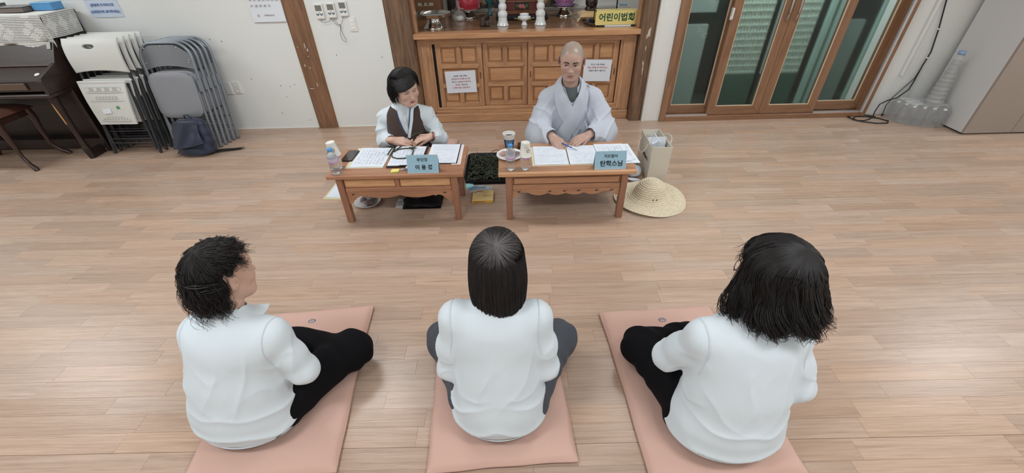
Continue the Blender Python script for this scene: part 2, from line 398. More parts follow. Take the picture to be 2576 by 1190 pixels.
# ---- glazed sliding and folding door
M_DW = wood('door_woodgrain', rgb(150, 112, 84), rgb(120, 86, 62), 'Z', 0.42, 1.0, coat=0.1)
M_DWX = wood('door_woodgrain_x', rgb(150, 112, 84), rgb(120, 86, 62), 'X', 0.42, 1.0, coat=0.1)
M_ALU = mat('track_aluminium', rgb(205, 207, 212), .3, metal=.6)
M_SEAL = mat('door_seal', rgb(214, 196, 170), .6)
def glass_material():
    m = bpy.data.materials.new('door_glass'); m.use_nodes = True; nt = m.node_tree; b = nt.nodes['Principled BSDF']; 
    b.inputs['Base Color'].default_value = (0.84, 0.91, 0.90, 1); b.inputs['Roughness'].default_value = 0.09
    b.inputs['Transmission Weight'].default_value = 1.0; b.inputs['IOR'].default_value = 1.3
    return m
M_GLASS = glass_material()
door = struct('door_1'); DY = 4.17; DX0, DX1, DH = 1.512, 3.60, 2.2
fr = MB(); fr.box(DX0, DX0 + .055, 4.10, 4.30, 0, DH, .003); fr.build('frame_jamb', M_DW, door)
MB().box(DX1 - .055, DX1, 4.10, 4.30, 0, DH, .003).build('frame_jamb', M_DW, door)
MB().box(DX0, DX1, 4.10, 4.30, DH + .0005, DH + .06, .003).build('frame_head', M_DWX, door)
MB().box(DX0 + .0555, DX1 - .0555, 4.101, 4.30, 0, .048, .003).build('frame_sill', M_DWX, door)
MB().box(DX0 + .06, 1.99, 4.112, 4.135, .048, .060).build('track', M_ALU, door)
MB().box(3.07, DX1 - .06, 4.112, 4.135, .048, .060).build('track', M_ALU, door)
MB().box(DX1 - .066, DX1 - .044, 4.092, 4.112, .05, DH).build('track', M_ALU, door)
def sash(x0, x1, y, st=.075, rl=.085, z0=.052, z1=DH, seal=True, handle=None, glass_dy=.012):
    leaf = bpy.data.objects.new('sash', None); C.objects.link(leaf); leaf.parent = door; leaf.location = (x0, y, z0)
    w_, h_ = x1 - x0, z1 - z0
    def mitred(name, pts, m):
        b = MB(); b.prism(pts, .035, T(0, .035, 0, rx=PI / 2)); b.build(name, m, leaf)
    g = .0012
    mitred('stile', [(0, 0 + g), (st, rl + g), (st, h_ - rl), (0, h_)], M_DW)
    mitred('stile', [(w_, 0 + g), (w_, h_), (w_ - st, h_ - rl), (w_ - st, rl + g)], M_DW)
    mitred('rail', [(g, 0), (w_ - g, 0), (w_ - st - g, rl), (st + g, rl)], M_DWX)
    mitred('rail', [(st, h_ - rl), (w_ - st, h_ - rl), (w_, h_), (0, h_)], M_DWX)
    MB().box(st - .002, w_ - st + .002, glass_dy, glass_dy + .006, rl - .002, h_ - rl + .002).build('glass_pane', M_GLASS, leaf)
    if seal:
        s_ = MB(); q = .004
        s_.box(st, st + q, -.001, .012, rl, h_ - rl); s_.box(w_ - st - q, w_ - st, -.001, .012, rl, h_ - rl); s_.box(st, w_ - st, -.001, .012, rl, rl + q)
        s_.build('glazing_seal', M_SEAL, leaf)
    if handle is not None:
        hb = MB(); hx = handle
        hb.tube([(hx, -.002, .86), (hx, -.035, .88), (hx, -.038, .95), (hx, -.038, 1.15), (hx, -.002, 1.18)], [.008, .009, .009, .009, .008], 10)
        ho = hb.build('handle', mat('handle_steel', rgb(190, 190, 186), .3, metal=.9), leaf)
        MB().box(hx - .009, hx + .009, -.044, -.033, .905, 1.10, .004).build('handle_grip', mat('grip_brown', rgb(92, 58, 46), .35), leaf)
    return leaf
sash(1.572, 2.03, 4.185, st=.055, seal=True)
sash(1.985, 2.512, 4.125, st=.078, handle=.487)
sash(2.516, 3.068, 4.125, st=.078, handle=.037)
sash(3.02, 3.545, 4.175, st=.06, z0=.062)
cl = MB(); cl.box(1.968, 1.985, 4.09, 4.125, .93, 1.02, .003); cl.box(1.962, 1.978, 4.095, 4.11, .925, .955, .002)
cl.build('latch', mat('latch_white', rgb(215, 215, 210), .4), door)
# hand smears on the left pane
sm = MB()
for (cx_, cz, a) in ((1.80, 1.055, .3), (1.78, .80, .35), (1.73, .83, .2)):
    for q in range(5):
        pts = [(cx_ + .0 + t * .055, 4.192, cz + q * .014 - .03 + t * .022 * math.sin(a + q) - .01 * t) for t in (0, .33, .66, 1)]
        sm.tube(pts, [.0008, .0028, .0024, .0005], 4)
sm.build('hand_smears', mat('smear', rgb(170, 185, 182), .8, alpha=.35), door)['kind'] = 'stuff'

# ---- veranda behind the glass
ver = struct('wall_veranda'); 
M_GRN = mat('green_panel', rgb(74, 104, 92), .6, var=.1); M_PALE = mat('pale_lattice', rgb(196, 212, 200), .7)
MB().box(-.2, 5.6, 5.95, 6.1, -.4, CEIL).build('end_panel', mat('ver_dark', rgb(78, 84, 80), .8), ver)
MB().box(1.46, 5.6, 4.42, 5.95, -.40, -.34).build('deck', mat('ver_floor', rgb(84, 92, 86), .6), ver)
MB().box(-.2, 5.6, 4.401, 4.42, -.4, -.0).build('deck_riser', mat('ver_floor', rgb(84, 92, 86), .6), ver)
M_LB = mat('lattice_bars', rgb(190, 204, 192), .7)
for (xa, xb) in ((2.60, 3.03), (3.10, 3.56)):
    MB().box(xa, xb, 5.31, 5.36, -.34, .10).build('lower_panel', M_GRN, ver)
    MB().box(xa, xb, 5.325, 5.34, .10, 2.3).build('paper_panel', mat('paper_panel', rgb(222, 234, 224), .8), ver)
    lat = MB()
    for i in range(int((xb - xa) / .037) + 1): lat.box(xa + i * .037, xa + .007 + i * .037, 5.305, 5.325, .10, 2.3)
    for i in range(28): lat.box(xa, xb, 5.308, 5.325, .12 + i * .075, .126 + i * .075)
    lat.build('lattice_bars', M_LB, ver)['kind'] = 'stuff'
M_VG = mat('ver_grey', rgb(150, 166, 160), .7)
MB().box(1.47, 2.31, 5.30, 5.36, -.34, .67).build('side_panel', M_VG, ver)
MB().box(1.47, 2.36, 5.30, 5.36, .80, 2.3).build('side_panel', M_VG, ver)
for x in (3.60, 3.70, 4.19): MB().box(x, x + .05, 5.20, 5.25, -.34, 2.3).build('veranda_post', mat('ver_post', rgb(178, 206, 196), .5), ver)
MB().box(3.77, 4.12, 5.30, 5.36, -.34, .68).build('side_panel', M_VG, ver)
MB().box(-.2, 5.6, 4.40, 6.1, CEIL, CEIL + .1).build('veranda_ceiling', mat('ver_ceiling', rgb(150, 156, 150), .8), ver)
MB().box(5.6, 5.7, 4.4, 6.1, 0, CEIL).build('end_panel', mat('ver_dark', rgb(78, 84, 80), .8), ver)
MB().box(1.40, 1.45, 4.40, 6.0, 0, CEIL).build('end_panel', mat('ver_dark', rgb(78, 84, 80), .8), ver)
area('veranda_fill', (2.7, 4.75, 2.45), 1.8, .4, 40, (.9, 1, .97), (math.radians(25), 0, 0))  # added area light that brightens the veranda behind the glass, no visible fixture

# conduit, switch, sockets, thermostats on the wall
t5 = struct('trim_5'); MB().box(3.80, 3.825, 4.145, 4.17, .385, CEIL, .004).build('cover', M_WALL, t5)
M_PLATE = mat('plate_white', rgb(232, 232, 228), .35)
sw = thing('wall_switch', 'white rocker switch plate on wall to the right of the thermostats', 'switch', (-1.403, WALL_Y, .955))
MB().box(-.034, .034, -.009, 0, -.06, .06, .003).build('plate', M_PLATE, sw)
for z0, z1 in ((.016, .042), (-.012, .014), (-.042, -.014)): MB().box(-.016, .016, -.014, -.008, z0, z1, .002).build('rocker', mat('rocker', rgb(240, 240, 238), .3), sw)
bo = thing('blank_plate', 'blank white wall plate beside the power socket', 'plate', (-2.757, WALL_Y, .418))
MB().box(-.035, .035, -.008, 0, -.058, .058, .003).build('plate', M_PLATE, bo); MB().box(.014, .017, -.0095, -.007, -.056, .056).build('groove', mat('groove', rgb(190, 190, 186), .5), bo)
so = thing('power_socket', 'white double power socket low on the wall right of grey chairs', 'socket', (-2.668, WALL_Y, .425))
MB().box(-.035, .035, -.009, 0, -.06, .06, .003).build('plate', M_PLATE, so)
for z in (.026, -.026):
    b = MB(); b.lathe([(.0205, 0), (.0205, .004), (.018, .004), (.017, -.004), (.0001, -.004)], 20, M=T(0, -.009, z, rx=PI / 2)); b.build('outlet_ring', mat('ring_grey', rgb(205, 205, 200), .4), so)
    b = MB(); 
    for x in (-.007, .007): b.lathe([(.003, 0), (.003, .002), (.0001, .002)], 8, M=T(x, -.006, z, rx=PI / 2))
    b.build('pin_holes', mat('black_plastic', rgb(28, 28, 30), .4), so)
for (x, z, lab) in ((-1.668, 1.066, 'leftmost of three white thermostats on the wall'), (-1.562, 1.072, 'middle one of three white thermostats on the wall'), (-1.455, 1.083, 'rightmost of three white thermostats, above the switch')):
    t = thing('thermostat', lab, 'thermostat', (x, WALL_Y, z), group='thermostats on the wall')
    MB().box(-.037, .037, -.024, 0, -.06, .06, .005).build('case', M_PLATE, t)
    MB().box(-.027, .027, -.0255, -.023, .004, .048).build('display', mat('lcd', rgb(122, 126, 116), .2), t)
    for sx in (-.016, .016):
        b = MB()
        for q in range(3): b.box(-.0045, .0045, -.0262, -.0238, -.0045, .0045, M=T(sx + (q - 1) * .008, 0, -.028 - abs(q - 1) * -.007, ry=PI / 4))
        b.build('button', mat('button_blue', rgb(70, 100, 130), .4), t)
    b = MB(); b.lathe([(.003, 0), (.003, .0015), (.0001, .0015)], 8, M=T(0, -.024, -.009, rx=PI / 2)); b.build('indicator', mat('red_dot', rgb(120, 60, 60), .4), t)
b = MB()
b.tube([(-1.675, 4.155, 1.006), (-1.67, 4.15, .985), (-1.645, 4.15, .975), (-1.60, 4.15, .985), (-1.575, 4.155, 1.012)], .0016, 6)
b.tube([(-1.55, 4.155, 1.012), (-1.548, 4.15, .99), (-1.525, 4.15, .96), (-1.51, 4.15, .955)], .0016, 6)
b.tube([(-1.575, 4.155, 1.01), (-1.56, 4.15, .975), (-1.535, 4.148, .955), (-1.51, 4.15, .952), (-1.495, 4.15, .965), (-1.468, 4.155, 1.02)], .0016, 6)
b.tube([(-1.512, 4.15, .955), (-1.512, 4.145, .93), (-1.527, 4.14, .88), (-1.52, 4.14, .835), (-1.49, 4.14, .812), (-1.484, 4.14, .83), (-1.505, 4.143, .88), (-1.513, 4.148, .92), (-1.508, 4.15, .95)], .0018, 6)
tag(b.build('thermostat_wire', mat('wire_grey', rgb(70, 70, 72), .5)), 'thin grey wires looping down from the three thermostats', 'wire')
# pinned papers
M_PAPER = mat('paper_white', rgb(226, 232, 238), .6); M_BLACK = mat('ink_black', rgb(30, 32, 38), .6); M_RED = mat('ink_red', rgb(176, 60, 72), .6); M_BLUE = mat('ink_blue', rgb(92, 118, 168), .6)
M_INKG = mat('ink_grey', rgb(188, 196, 208), .7)
pp = thing('wall_notice', 'pale blue sheet with blue handwriting above the white folding chairs', 'notice', (-3.545, WALL_Y, 1.21), 0)
b = MB(); b.sheet(lambda u, v: ((u - .5) * .285 + .0, -.003 - .004 * math.sin(PI * u) * (1 - v), -.15 + v * .34), 8, 6, .0006); b.build('sheet', mat('paper_bluish', rgb(206, 218, 236), .6), pp)
lettering(pp, ['사용후 제자리에 갖다놓세요', '(문밖에 두지마시고', '손회장안에 넣어주세요)'], .026, M_BLUE, T(0, -.008, -.055, rx=PI / 2), 2.0, .0006)
ca = thing('wall_calendar', 'white month calendar sheet hanging left of the timber post', 'calendar', (-2.128, WALL_Y, 1.20), 0)
b = MB(); b.sheet(lambda u, v: ((u - .5) * .29, -.004 - .010 * (1 - v) ** 2, -.208 + v * .40), 6, 8, .0008); b.build('page', M_PAPER, ca)
b = MB(); b.sheet(lambda u, v: ((u - .5) * .29, -.001 - .006 * (1 - v) ** 2, -.212 + v * .40), 4, 4, .0008); b.build('page', mat('paper_white_2', rgb(214, 218, 222), .6), ca)
for r, row in enumerate([('6', '7', '8', '9', '10', '11', '12'), ('13', '14', '15', '16', '17', '18', '19'), ('20', '21', '22', '23', '24', '25', '26'), ('27', '28', '29', '30', '31')]):
    for c_, s_ in enumerate(row):
        lettering(ca, s_, .022, M_RED if c_ == 0 else (M_BLUE if c_ == 6 and r != 2 else M_BLACK), T(-.115 + c_ * .0385, -.0095 - .003 * r, .055 - r * .045, rx=PI / 2 - .03), name='date')
lettering(ca, ['고려원불교 월간력'], .012, M_BLACK, T(.01, -.017, -.155, rx=PI / 2 - .04))
b = MB(); b.lathe([(.006, 0), (.0085, 0), (.0085, .001), (.006, .001), (.006, 0)], 16, M=T(-.085, -.0165, -.155, rx=PI / 2 - .04)); b.build('emblem', M_RED, ca)

def anchor(t, loc):
    """the parts were modelled at their place in the room; move the empty to the thing's base and keep them there"""
    t.location = loc
    for ch in [k for k in C.objects if k.parent == t]: ch.location = (ch.location.x - loc[0], ch.location.y - loc[1], ch.location.z - loc[2])
    return t
# ================================================================== altar cabinet
M_OAK = wood('altar_oak', rgb(198, 153, 113), rgb(160, 116, 84), 'X', 0.36, 1.0, coat=0.25)
M_OAKZ = wood('altar_oak_z', rgb(194, 149, 111), rgb(154, 111, 81), 'Z', 0.36, 1.0, coat=0.25)
M_OAKP = wood('altar_panel', rgb(200, 154, 112), rgb(170, 122, 86), 'X', 0.34, .8, coat=0.25, coarse=.8)
M_OAKE = wood('altar_edge', rgb(206, 158, 116), rgb(176, 126, 88), 'X', 0.35, 1.0, coat=0.3)
M_TOP = wood('altar_top', rgb(150, 114, 84), rgb(112, 80, 58), 'X', 0.16, .8, coat=0.6)
alt = thing('altar_cabinet', 'wide built-in oak altar cabinet with carved sliding doors behind the seated pair', 'cabinet')
MB().box(-.94, 1.255, 4.165, 4.30, .812, .857, .004).build('counter_edge', M_OAKE, alt)
MB().box(-1.10, 1.36, 4.301, 5.40, .822, .8565).build('counter_top', M_TOP, alt)
b = MB()
for x0, x1, y0 in ((-.872, -.79, 4.232), (1.118, 1.203, 4.232)): b = MB(); b.box(x0, x1, y0, 4.7, .088, .811, .003); b.build('side_stile', M_OAKZ, alt)
def mitre_frame(x0, x1, z0, z1, w_, y, d, names, parent, mats):
    P = [[(x0, z0), (x0 + w_, z0 + w_), (x0 + w_, z1 - w_), (x0, z1)], [(x1, z0), (x1, z1), (x1 - w_, z1 - w_), (x1 - w_, z0 + w_)], [(x0, z1), (x0 + w_, z1 - w_), (x1 - w_, z1 - w_), (x1, z1)]]
    for p, m in zip(P, mats):
        b = MB(); b.prism(p, d, T(0, y + d, 0, rx=PI / 2)); b.build(names, m, parent)
mitre_frame(-.79, 1.118, .086, .811, .036, 4.238, .05, 'frame_moulding', alt, (M_OAKZ, M_OAKZ, M_OAK))
mitre_frame(-.755, 1.083, .12, .776, .022, 4.246, .03, 'inner_moulding', alt, (M_OAKZ, M_OAKZ, M_OAK))
MB().box(-.86, 1.19, 4.225, 4.30, .778, .811, .003).build('top_rail', M_OAK, alt)
MB().box(-.77, 1.10, 4.232, 4.30, .086, .118, .004).build('door_track', M_OAK, alt)
MB().box(-.77, 1.10, 4.245, 4.30, .118, .150, .004).build('door_sill', M_OAK, alt)
MB().box(-.875, 1.206, 4.21, 4.5, .001, .088, .006).build('plinth', M_OAK, alt)
MB().box(-.85, 1.19, 4.33, 5.38, .09, .80).build('carcass', mat('carcass_dark', rgb(40, 28, 22), .8), alt)
def carved_door(x0, x1, y):
    d = bpy.data.objects.new('door', None); C.objects.link(d); d.parent = alt
    z0, z1 = .152, .754; cx_ = (x0 + x1) / 2; st = .052
    L_, R_ = x0 + st, x1 - st
    MB().box(x0, x1, y + .014, y + .03, z0, z1).build('back_board', M_OAKP, d)
    for a, c_ in ((x0 + .001, L_), (R_, x1 - .001)): MB().box(a, c_, y, y + .02, z0, z1, .003).build('stile', M_OAKZ, d)
    for a, c_ in ((z0, z0 + .045), (z1 - .03, z1)): MB().box(L_ + .0005, R_ - .0005, y + .001, y + .02, a, c_, .003).build('rail', M_OAK, d)
    def pointed_h(z, h): 
        b = MB(); b.prism([(L_ - .022, z), (L_ - .002, z - h / 2), (R_ + .002, z - h / 2), (R_ + .022, z), (R_ + .002, z + h / 2), (L_ - .002, z + h / 2)], .026, T(0, y + .018, 0, rx=PI / 2)); b.build('pointed_rail', M_OAK, d)
    pointed_h(.553, .042); pointed_h(.366, .04)
    for za, zb in ((.545, .728), (.19, .375)):
        b = MB(); h = .021
        b.prism([(cx_, za), (cx_ + h, za + .028), (cx_ + h, zb - .02), (cx_, zb + .004), (cx_ - h, zb - .02), (cx_ - h, za + .028)] if za > .5 else [(cx_, za), (cx_ + h, za + .02), (cx_ + h, zb - .028), (cx_, zb), (cx_ - h, zb - .028), (cx_ - h, za + .02)], .0295, T(0, y + .018, 0, rx=PI / 2)); b.build('muntin', M_OAKZ, d)
    def panel(a, c_, e, f_):
        b = MB()
        M_ = T(0, y + .0145, 0, rx=PI / 2)
        g = .009
        b.frustum(a + g, c_ - g, e + g, f_ - g, 0, .010, .006, M_)
        # fine bead round the raised field
        for q in ((a + .002, c_ - .002, e + .002, e + .005), (a + .002, c_ - .002, f_ - .005, f_ - .002), (a + .002, a + .005, e + .005, f_ - .005), (c_ - .005, c_ - .002, e + .005, f_ - .005)):
            b.box(q[0], q[1], q[2], q[3], 0, .006, 0, M_)
        b.build('panel', M_OAKP, d)
    for e, f_ in ((.577, .722), (.20, .345)):
        panel(L_ + .003, cx_ - .023, e, f_); panel(cx_ + .023, R_ - .003, e, f_)
    panel(L_ + .003, R_ - .003, .389, .53)
    return d
def finger_slot(x, y, d):
    b = MB(); b.prism([(x - .004, .43), (x + .004, .43), (x + .004, .49), (x - .004, .49)], .002, T(0, y, 0, rx=PI / 2)); b.build('finger_slot', mat('slot_dark', rgb(96, 62, 42), .6), d)
xs = [(-.711, -.262, 4.252), (-.262, .177, 4.274), (.177, .617, 4.252), (.617, 1.058, 4.274)]
for i, (a, c_, y) in enumerate(xs):
    d = carved_door(a + .001, c_ - .001, y)
    if i == 0: finger_slot(-.288, y, d)
    if i == 2: finger_slot(.203, y, d)
    if i == 3: finger_slot(1.032, y, d)
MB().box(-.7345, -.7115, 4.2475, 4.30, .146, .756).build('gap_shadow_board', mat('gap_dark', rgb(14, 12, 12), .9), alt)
# niche above the counter
for x0, x1 in ((-.905, -.845), (1.186, 1.236)): MB().box(x0, x1, 4.222, 4.290, .857, 2.3, .003).build('niche_jamb', M_OAKZ, alt)
MB().box(-.94, 1.255, 4.222, 4.30, 2.3, 2.62).build('niche_header', M_OAK, alt)
MB().box(1.228, 1.236, 4.291, 4.45, .858, 2.3).build('niche_reveal', M_OAKZ, alt)
anchor(alt, (.167, 4.21, 0))
nw = struct('wall_niche'); MB().box(-1.15, 1.40, 5.40, 5.5, 0, CEIL).build('wall_panel', M_WALL, nw)
MB().box(-1.20, -1.105, 4.301, 5.5, 0, CEIL).build('wall_panel', M_WALL, nw); MB().box(1.362, 1.40, 4.301, 5.5, 0, CEIL).build('wall_panel', M_WALL, nw)
MB().box(-1.15, 1.40, 4.301, 5.5, 2.5, CEIL).build('niche_ceiling', M_WALL, nw)
MB().box(-1.10, 1.36, 5.36, 5.399, .858, .885).build('white_skirting', mat('trim_white', rgb(224, 225, 222), .5), nw)
area('niche_light', (.15, 4.9, 2.4), 1.6, .3, 5, (1, .98, .95))

# ---- paper notices taped to the doors
def notice(lab, x, y, z, w_, h_, rot, lines, mats, size, sx=1.0):
    t = thing('taped_notice', lab, 'notice', (x, y, z)); t.rotation_euler = (0, rot, 0)
    b = MB(); b.box(-w_ / 2, w_ / 2, -.0012, 0, -h_ / 2, h_ / 2); b.build('laminate', mat('laminate', rgb(206, 214, 226), .35), t)
    b = MB(); b.box(-w_ / 2 + .003, w_ / 2 - .003, -.0016, -.0012, -h_ / 2 + .003, h_ / 2 - .003); b.build('sheet', mat('notice_paper', rgb(222, 228, 236), .4), t)
    for i, (ln, m) in enumerate(zip(lines, mats)):
        if isinstance(ln, tuple):
            for s_, mm, xx in ln: lettering(t, s_, size, mm, T(xx, -.0019, h_ * .29 - i * size * 1.62 - .004, rx=PI / 2), bold=.00025, sx=sx)
        else: lettering(t, ln, size, m, T(0, -.0019, h_ * .29 - i * size * 1.62 - .004, rx=PI / 2), bold=.00025, sx=sx)
    return t
notice('white notice with five printed lines on the leftmost carved door', -.486, 4.238, .404, .30, .212, math.radians(-1.5),
       ['보관장 사용 단체는', '7월 말까지 단체명 표기해', (('주시고', M_BLACK, -.066), ('수납함에 깨끗하게', M_RED, .03)), (('정리해', M_RED, -.035), ('주십시오', M_BLACK, .034)), '(미정리 물건 일괄 폐기)'], [M_BLACK, M_RED, 0, 0, M_RED], .0175)
notice('white notice partly hidden behind the monk with three printed lines', .855, 4.238, .482, .27, .205, math.radians(1.5),
       ['마이크 사용 후에는', '앰프 전원을 꼭 꺼주십시오', '(잡음이 울려 나옵니다)'], [M_BLACK, M_RED, M_BLACK], .0175)

# ================================================================== things on the altar
CT = .857
M_CHROME = mat('polished_steel', rgb(190, 188, 184), .12, metal=1.0)
M_PORC = mat('white_porcelain', rgb(228, 234, 236), .12, spec=.6, coat=.4)
M_GOLD = mat('gold_line', rgb(200, 176, 120), .3, metal=.8)
t = thing('offering_dish', 'shiny steel footed offering dish at the left end of the altar', 'dish', (-.716, 4.46, CT))
b = MB(); b.lathe([(.104, 0), (.106, .004), (.100, .012), (.078, .036), (.066, .06), (.062, .092)], 40); b.build('foot', M_CHROME, t)
b = MB(); b.lathe([(.06, .091), (.11, .093), (.148, .098), (.160, .108), (.165, .128), (.168, .130), (.162, .131), (.154, .112), (.14, .104), (.0001, .102)], 48); b.build('bowl', M_CHROME, t)
b = MB(); b.lathe([(.150, .107), (.166, .129), (.170, .131)], 48); b.build('rim', M_CHROME, t)
t = thing('cardboard_box', 'brown cardboard box with a cream label behind the steel offering dish', 'box', (-.85, 5.03, CT))
MB().box(-.155, .145, -.1, .12, 0, .20, .002).build('box_body', mat('cardboard', rgb(136, 98, 74), .8, var=.1), t)
MB().box(-.09, .07, -.1015, -.1, .125, .155).build('label', mat('cream_label', rgb(196, 188, 160), .6), t)
lettering(t, '향 · 초', .03, M_BLACK, T(-.01, -.1022, .14, rx=PI / 2), bold=.001)
MB().box(-.14, .13, -.09, .11, .2005, .215).build('lid', mat('cardboard_dark', rgb(84, 66, 56), .8), t)
t = thing('price_sheet', 'white printed sheet hanging at the left altar jamb', 'paper', (-.93, 4.50, 1.02))
b = MB(); b.box(-.03, .03, 0, .001, 0, .18, M=T(0, 0, 0, rx=.15)); b.build('sheet', M_PAPER, t)
b = MB(); [b.box(-.02, .02, -.0005, 0, .02 + i * .014, .023 + i * .014, M=T(0, 0, 0, rx=.15)) for i in range(10)]; b.build('printed_lines', M_INKG, t)['kind'] = 'stuff'
t = thing('plastic_bag', 'small clear knotted plastic bag with white contents on the altar', 'bag', (-.505, 4.80, CT))
M_FILM = mat('clear_film', rgb(235, 235, 235), .18, trans=.75, alpha=.55)
b = MB(); b.lathe([(.0001, .001), (.05, .001), (.068, .02), (.066, .05), (.04, .085), (.014, .10), (.01, .112), (.018, .125)], 28, ripple=lambda a, z: 1 + .12 * math.sin(5 * a + z * 60) + .06 * math.sin(11 * a)); b.build('film', M_FILM, t)
b = MB(); b.tube([(0, 0, .105), (-.012, 0, .14), (-.02, .0, .175), (-.012, 0, .19), (.0, 0, .17), (.006, 0, .11)], [.004, .010, .008, .006, .009, .004], 8); b.tube([(0, 0, .108), (.03, -.01, .112), (.055, -.01, .106)], [.004, .008, .003], 8); b.build('handle', M_FILM, t)
b = MB(); b.lathe([(.0001, .004), (.03, .006), (.038, .02), (.03, .036), (.0001, .042)], 20, ripple=lambda a, z: 1 + .1 * math.sin(3 * a)); b.build('contents', mat('white_stuff', rgb(225, 225, 222), .8), t)
def foot_stand(t, r, h):
    b = MB(); b.lathe([(r * .62, 0), (r * .63, .004), (r * .55, .02), (r * .34, .05), (r * .30, h - .02), (r * .34, h - .012)], 32); b.build('foot', M_CHROME, t)
    b = MB(); b.lathe([(r * .34, h - .014), (r * .7, h - .012), (r * .96, h - .004), (r, h), (r * .97, h + .003), (r * .9, h - .002), (.0001, h - .004)], 40); b.build('dish', M_CHROME, t)
t = thing('red_satin_offering', 'red satin wrapped drum on a steel footed stand on the altar', 'offering', (-.425, 4.97, CT)); foot_stand(t, .155, .090)
b = MB(); b.lathe([(.130, .091), (.138, .096), (.132, .15), (.126, .24), (.0001, .245)], 48, ripple=lambda a, z: 1 - .10 * abs(math.cos(a * 1.0 + .0)) ** 14 + .01 * math.sin(9 * a)); b.build('satin_cover', mat('red_satin', rgb(168, 36, 56), .28, sheen=.3), t)
t = thing('teal_ornament', 'small teal glass ornament beside the red satin offering', 'ornament', (-.205, 5.10, CT))
b = MB(); b.lathe([(.0001, 0), (.03, 0), (.034, .01), (.012, .03), (.014, .10), (.04, .13), (.046, .17), (.03, .20), (.0001, .205)], 24); b.build('ornament_body', mat('teal_glass', rgb(40, 110, 124), .15, coat=.5), t)
t = thing('driftwood', 'dark gnarled driftwood piece left of the white candlestick', 'driftwood', (-.222, 4.47, CT))
M_DRIFT = mat('driftwood_brown', rgb(66, 48, 40), .5, var=.4, vscale=40, bump=.6, bscale=90)
b = MB(); b.tube([(-.03, .0, .022), (-.035, .03, .05), (-.01, .09, .055), (.012, .16, .05), (-.005, .24, .045), (-.05, .33, .04), (-.075, .38, .035)], [.024, .026, .022, .024, .022, .020, .008], 12)
b.build('branch', M_DRIFT, t)
b = MB(); b.lathe([(.0001, 0), (.02, .002), (.027, .02), (.022, .036), (.0001, .042)], 16, M=T(-.03, -.012, 0), ripple=lambda a, z: 1 + .15 * math.sin(3 * a)); b.lathe([(.0001, 0), (.018, .002), (.024, .018), (.018, .032), (.0001, .036)], 16, M=T(.018, -.002, 0), ripple=lambda a, z: 1 + .15 * math.sin(4 * a)); b.build('root_knob', M_DRIFT, t)
for (x, lab) in ((-.057, 'left white porcelain candlestick with stacked bulges on the altar'), (.308, 'right white porcelain candlestick with stacked bulges, beside the censer')):
    t = thing('candlestick', lab, 'candlestick', (x, 4.495, CT), group='white candlesticks')
    pr = [(.0001, 0), (.056, 0), (.059, .003), (.058, .008), (.052, .016), (.047, .03), (.043, .048), (.0425, .062)]
    b = MB(); b.lathe(pr, 36); b.build('base', M_PORC, t)
    z = .062; pr = [(.0425, z)]
    for (h, r) in ((.068, .047), (.062, .040), (.058, .034), (.05, .030)):
        for q in range(1, 9): pr.append((r * (.66 + .34 * math.sin(PI * q / 8) ** .7), z + h * q / 8))
        z += h
    b = MB(); b.lathe(pr, 36); b.build('stem', M_PORC, t)
    b = MB(); b.lathe([(.026, z), (.045, z + .01), (.05, z + .014), (.046, z + .016), (.0001, z + .012)], 32); b.build('drip_cup', M_PORC, t)
    b = MB(); b.lathe([(.016, z + .012), (.016, z + .12), (.0001, z + .122)], 20); b.build('candle', mat('candle_wax', rgb(236, 232, 220), .4), t)
t = thing('censer', 'small white porcelain incense burner with gold handles between the candlesticks', 'censer', (.152, 4.50, CT))
b = MB(); b.lathe([(.0001, 0), (.030, 0), (.031, .004), (.024, .012), (.018, .028), (.022, .038)], 32); b.build('foot', M_PORC, t)
b = MB(); b.lathe([(.022, .037), (.042, .048), (.053, .064), (.050, .078), (.040, .086), (.044, .092), (.046, .097), (.042, .098), (.036, .088), (.036, .07), (.0001, .066)], 36); b.build('bowl', M_PORC, t)
for s_ in (-1, 1):
    b = MB(); b.tube([(s_ * .026, 0, .044), (s_ * .05, -.002, .046), (s_ * .075, -.002, .056), (s_ * .09, 0, .062), (s_ * .097, 0, .055), (s_ * .092, 0, .049)], [.004, .0035, .003, .003, .003, .0015], 8); b.build('handle', M_GOLD, t)
    b = MB(); b.lathe([(.008, -.01), (.011, 0), (.008, .01)], 12, M=T(s_ * .052, 0, .066)); b.build('lug', M_PORC, t)
t = thing('black_cloth', 'folded black cloth under the red lacquer stand on the altar', 'cloth', (.138, 4.86, CT))
b = MB(); b.box(-.265, .265, -.13, .14, 0, .042, .012); b.build('cloth_fold', mat('black_cloth', rgb(26, 28, 34), .85), t)
t = thing('lacquer_stand', 'dark red lacquer altar stand with painted flower panel between candlesticks', 'stand', (.14, 4.90, CT + .043))
M_LAC = mat('red_lacquer', rgb(98, 38, 34), .25, coat=.5)
MB().box(-.20, .20, -.11, .10, 0, .018, .003).build('base_step', M_LAC, t); MB().box(-.185, .185, -.095, .09, .018, .032, .003).build('base_step', M_LAC, t)
MB().box(-.17, .17, -.08, .08, .032, .12, .003).build('stand_body', M_LAC, t); MB().box(-.19, .19, -.10, .09, .12, .14, .003).build('top_step', M_LAC, t)
for z in (.017, .031, .119): MB().box(-.195 if z < .02 else -.18, .195 if z < .02 else .18, -.112 if z < .02 else (-.097 if z < .1 else -.102), -.095, z, z + .003).build('gold_line', M_GOLD, t)
MB().box(-.07, .07, -.084, -.08, .045, .105, .001).build('panel', mat('panel_dark', rgb(34, 44, 38), .4), t)
b = MB(); 
for q in range(7): b.lathe([(.0001, .003), (.010, .002), (.012, 0)], 10, M=T(-.026 + .0085 * q, -.084, .072 + .012 * math.sin(q * 1.9), rx=PI / 2))
b.build('painted_flower', mat('paint_pink', rgb(190, 104, 100), .4), t)
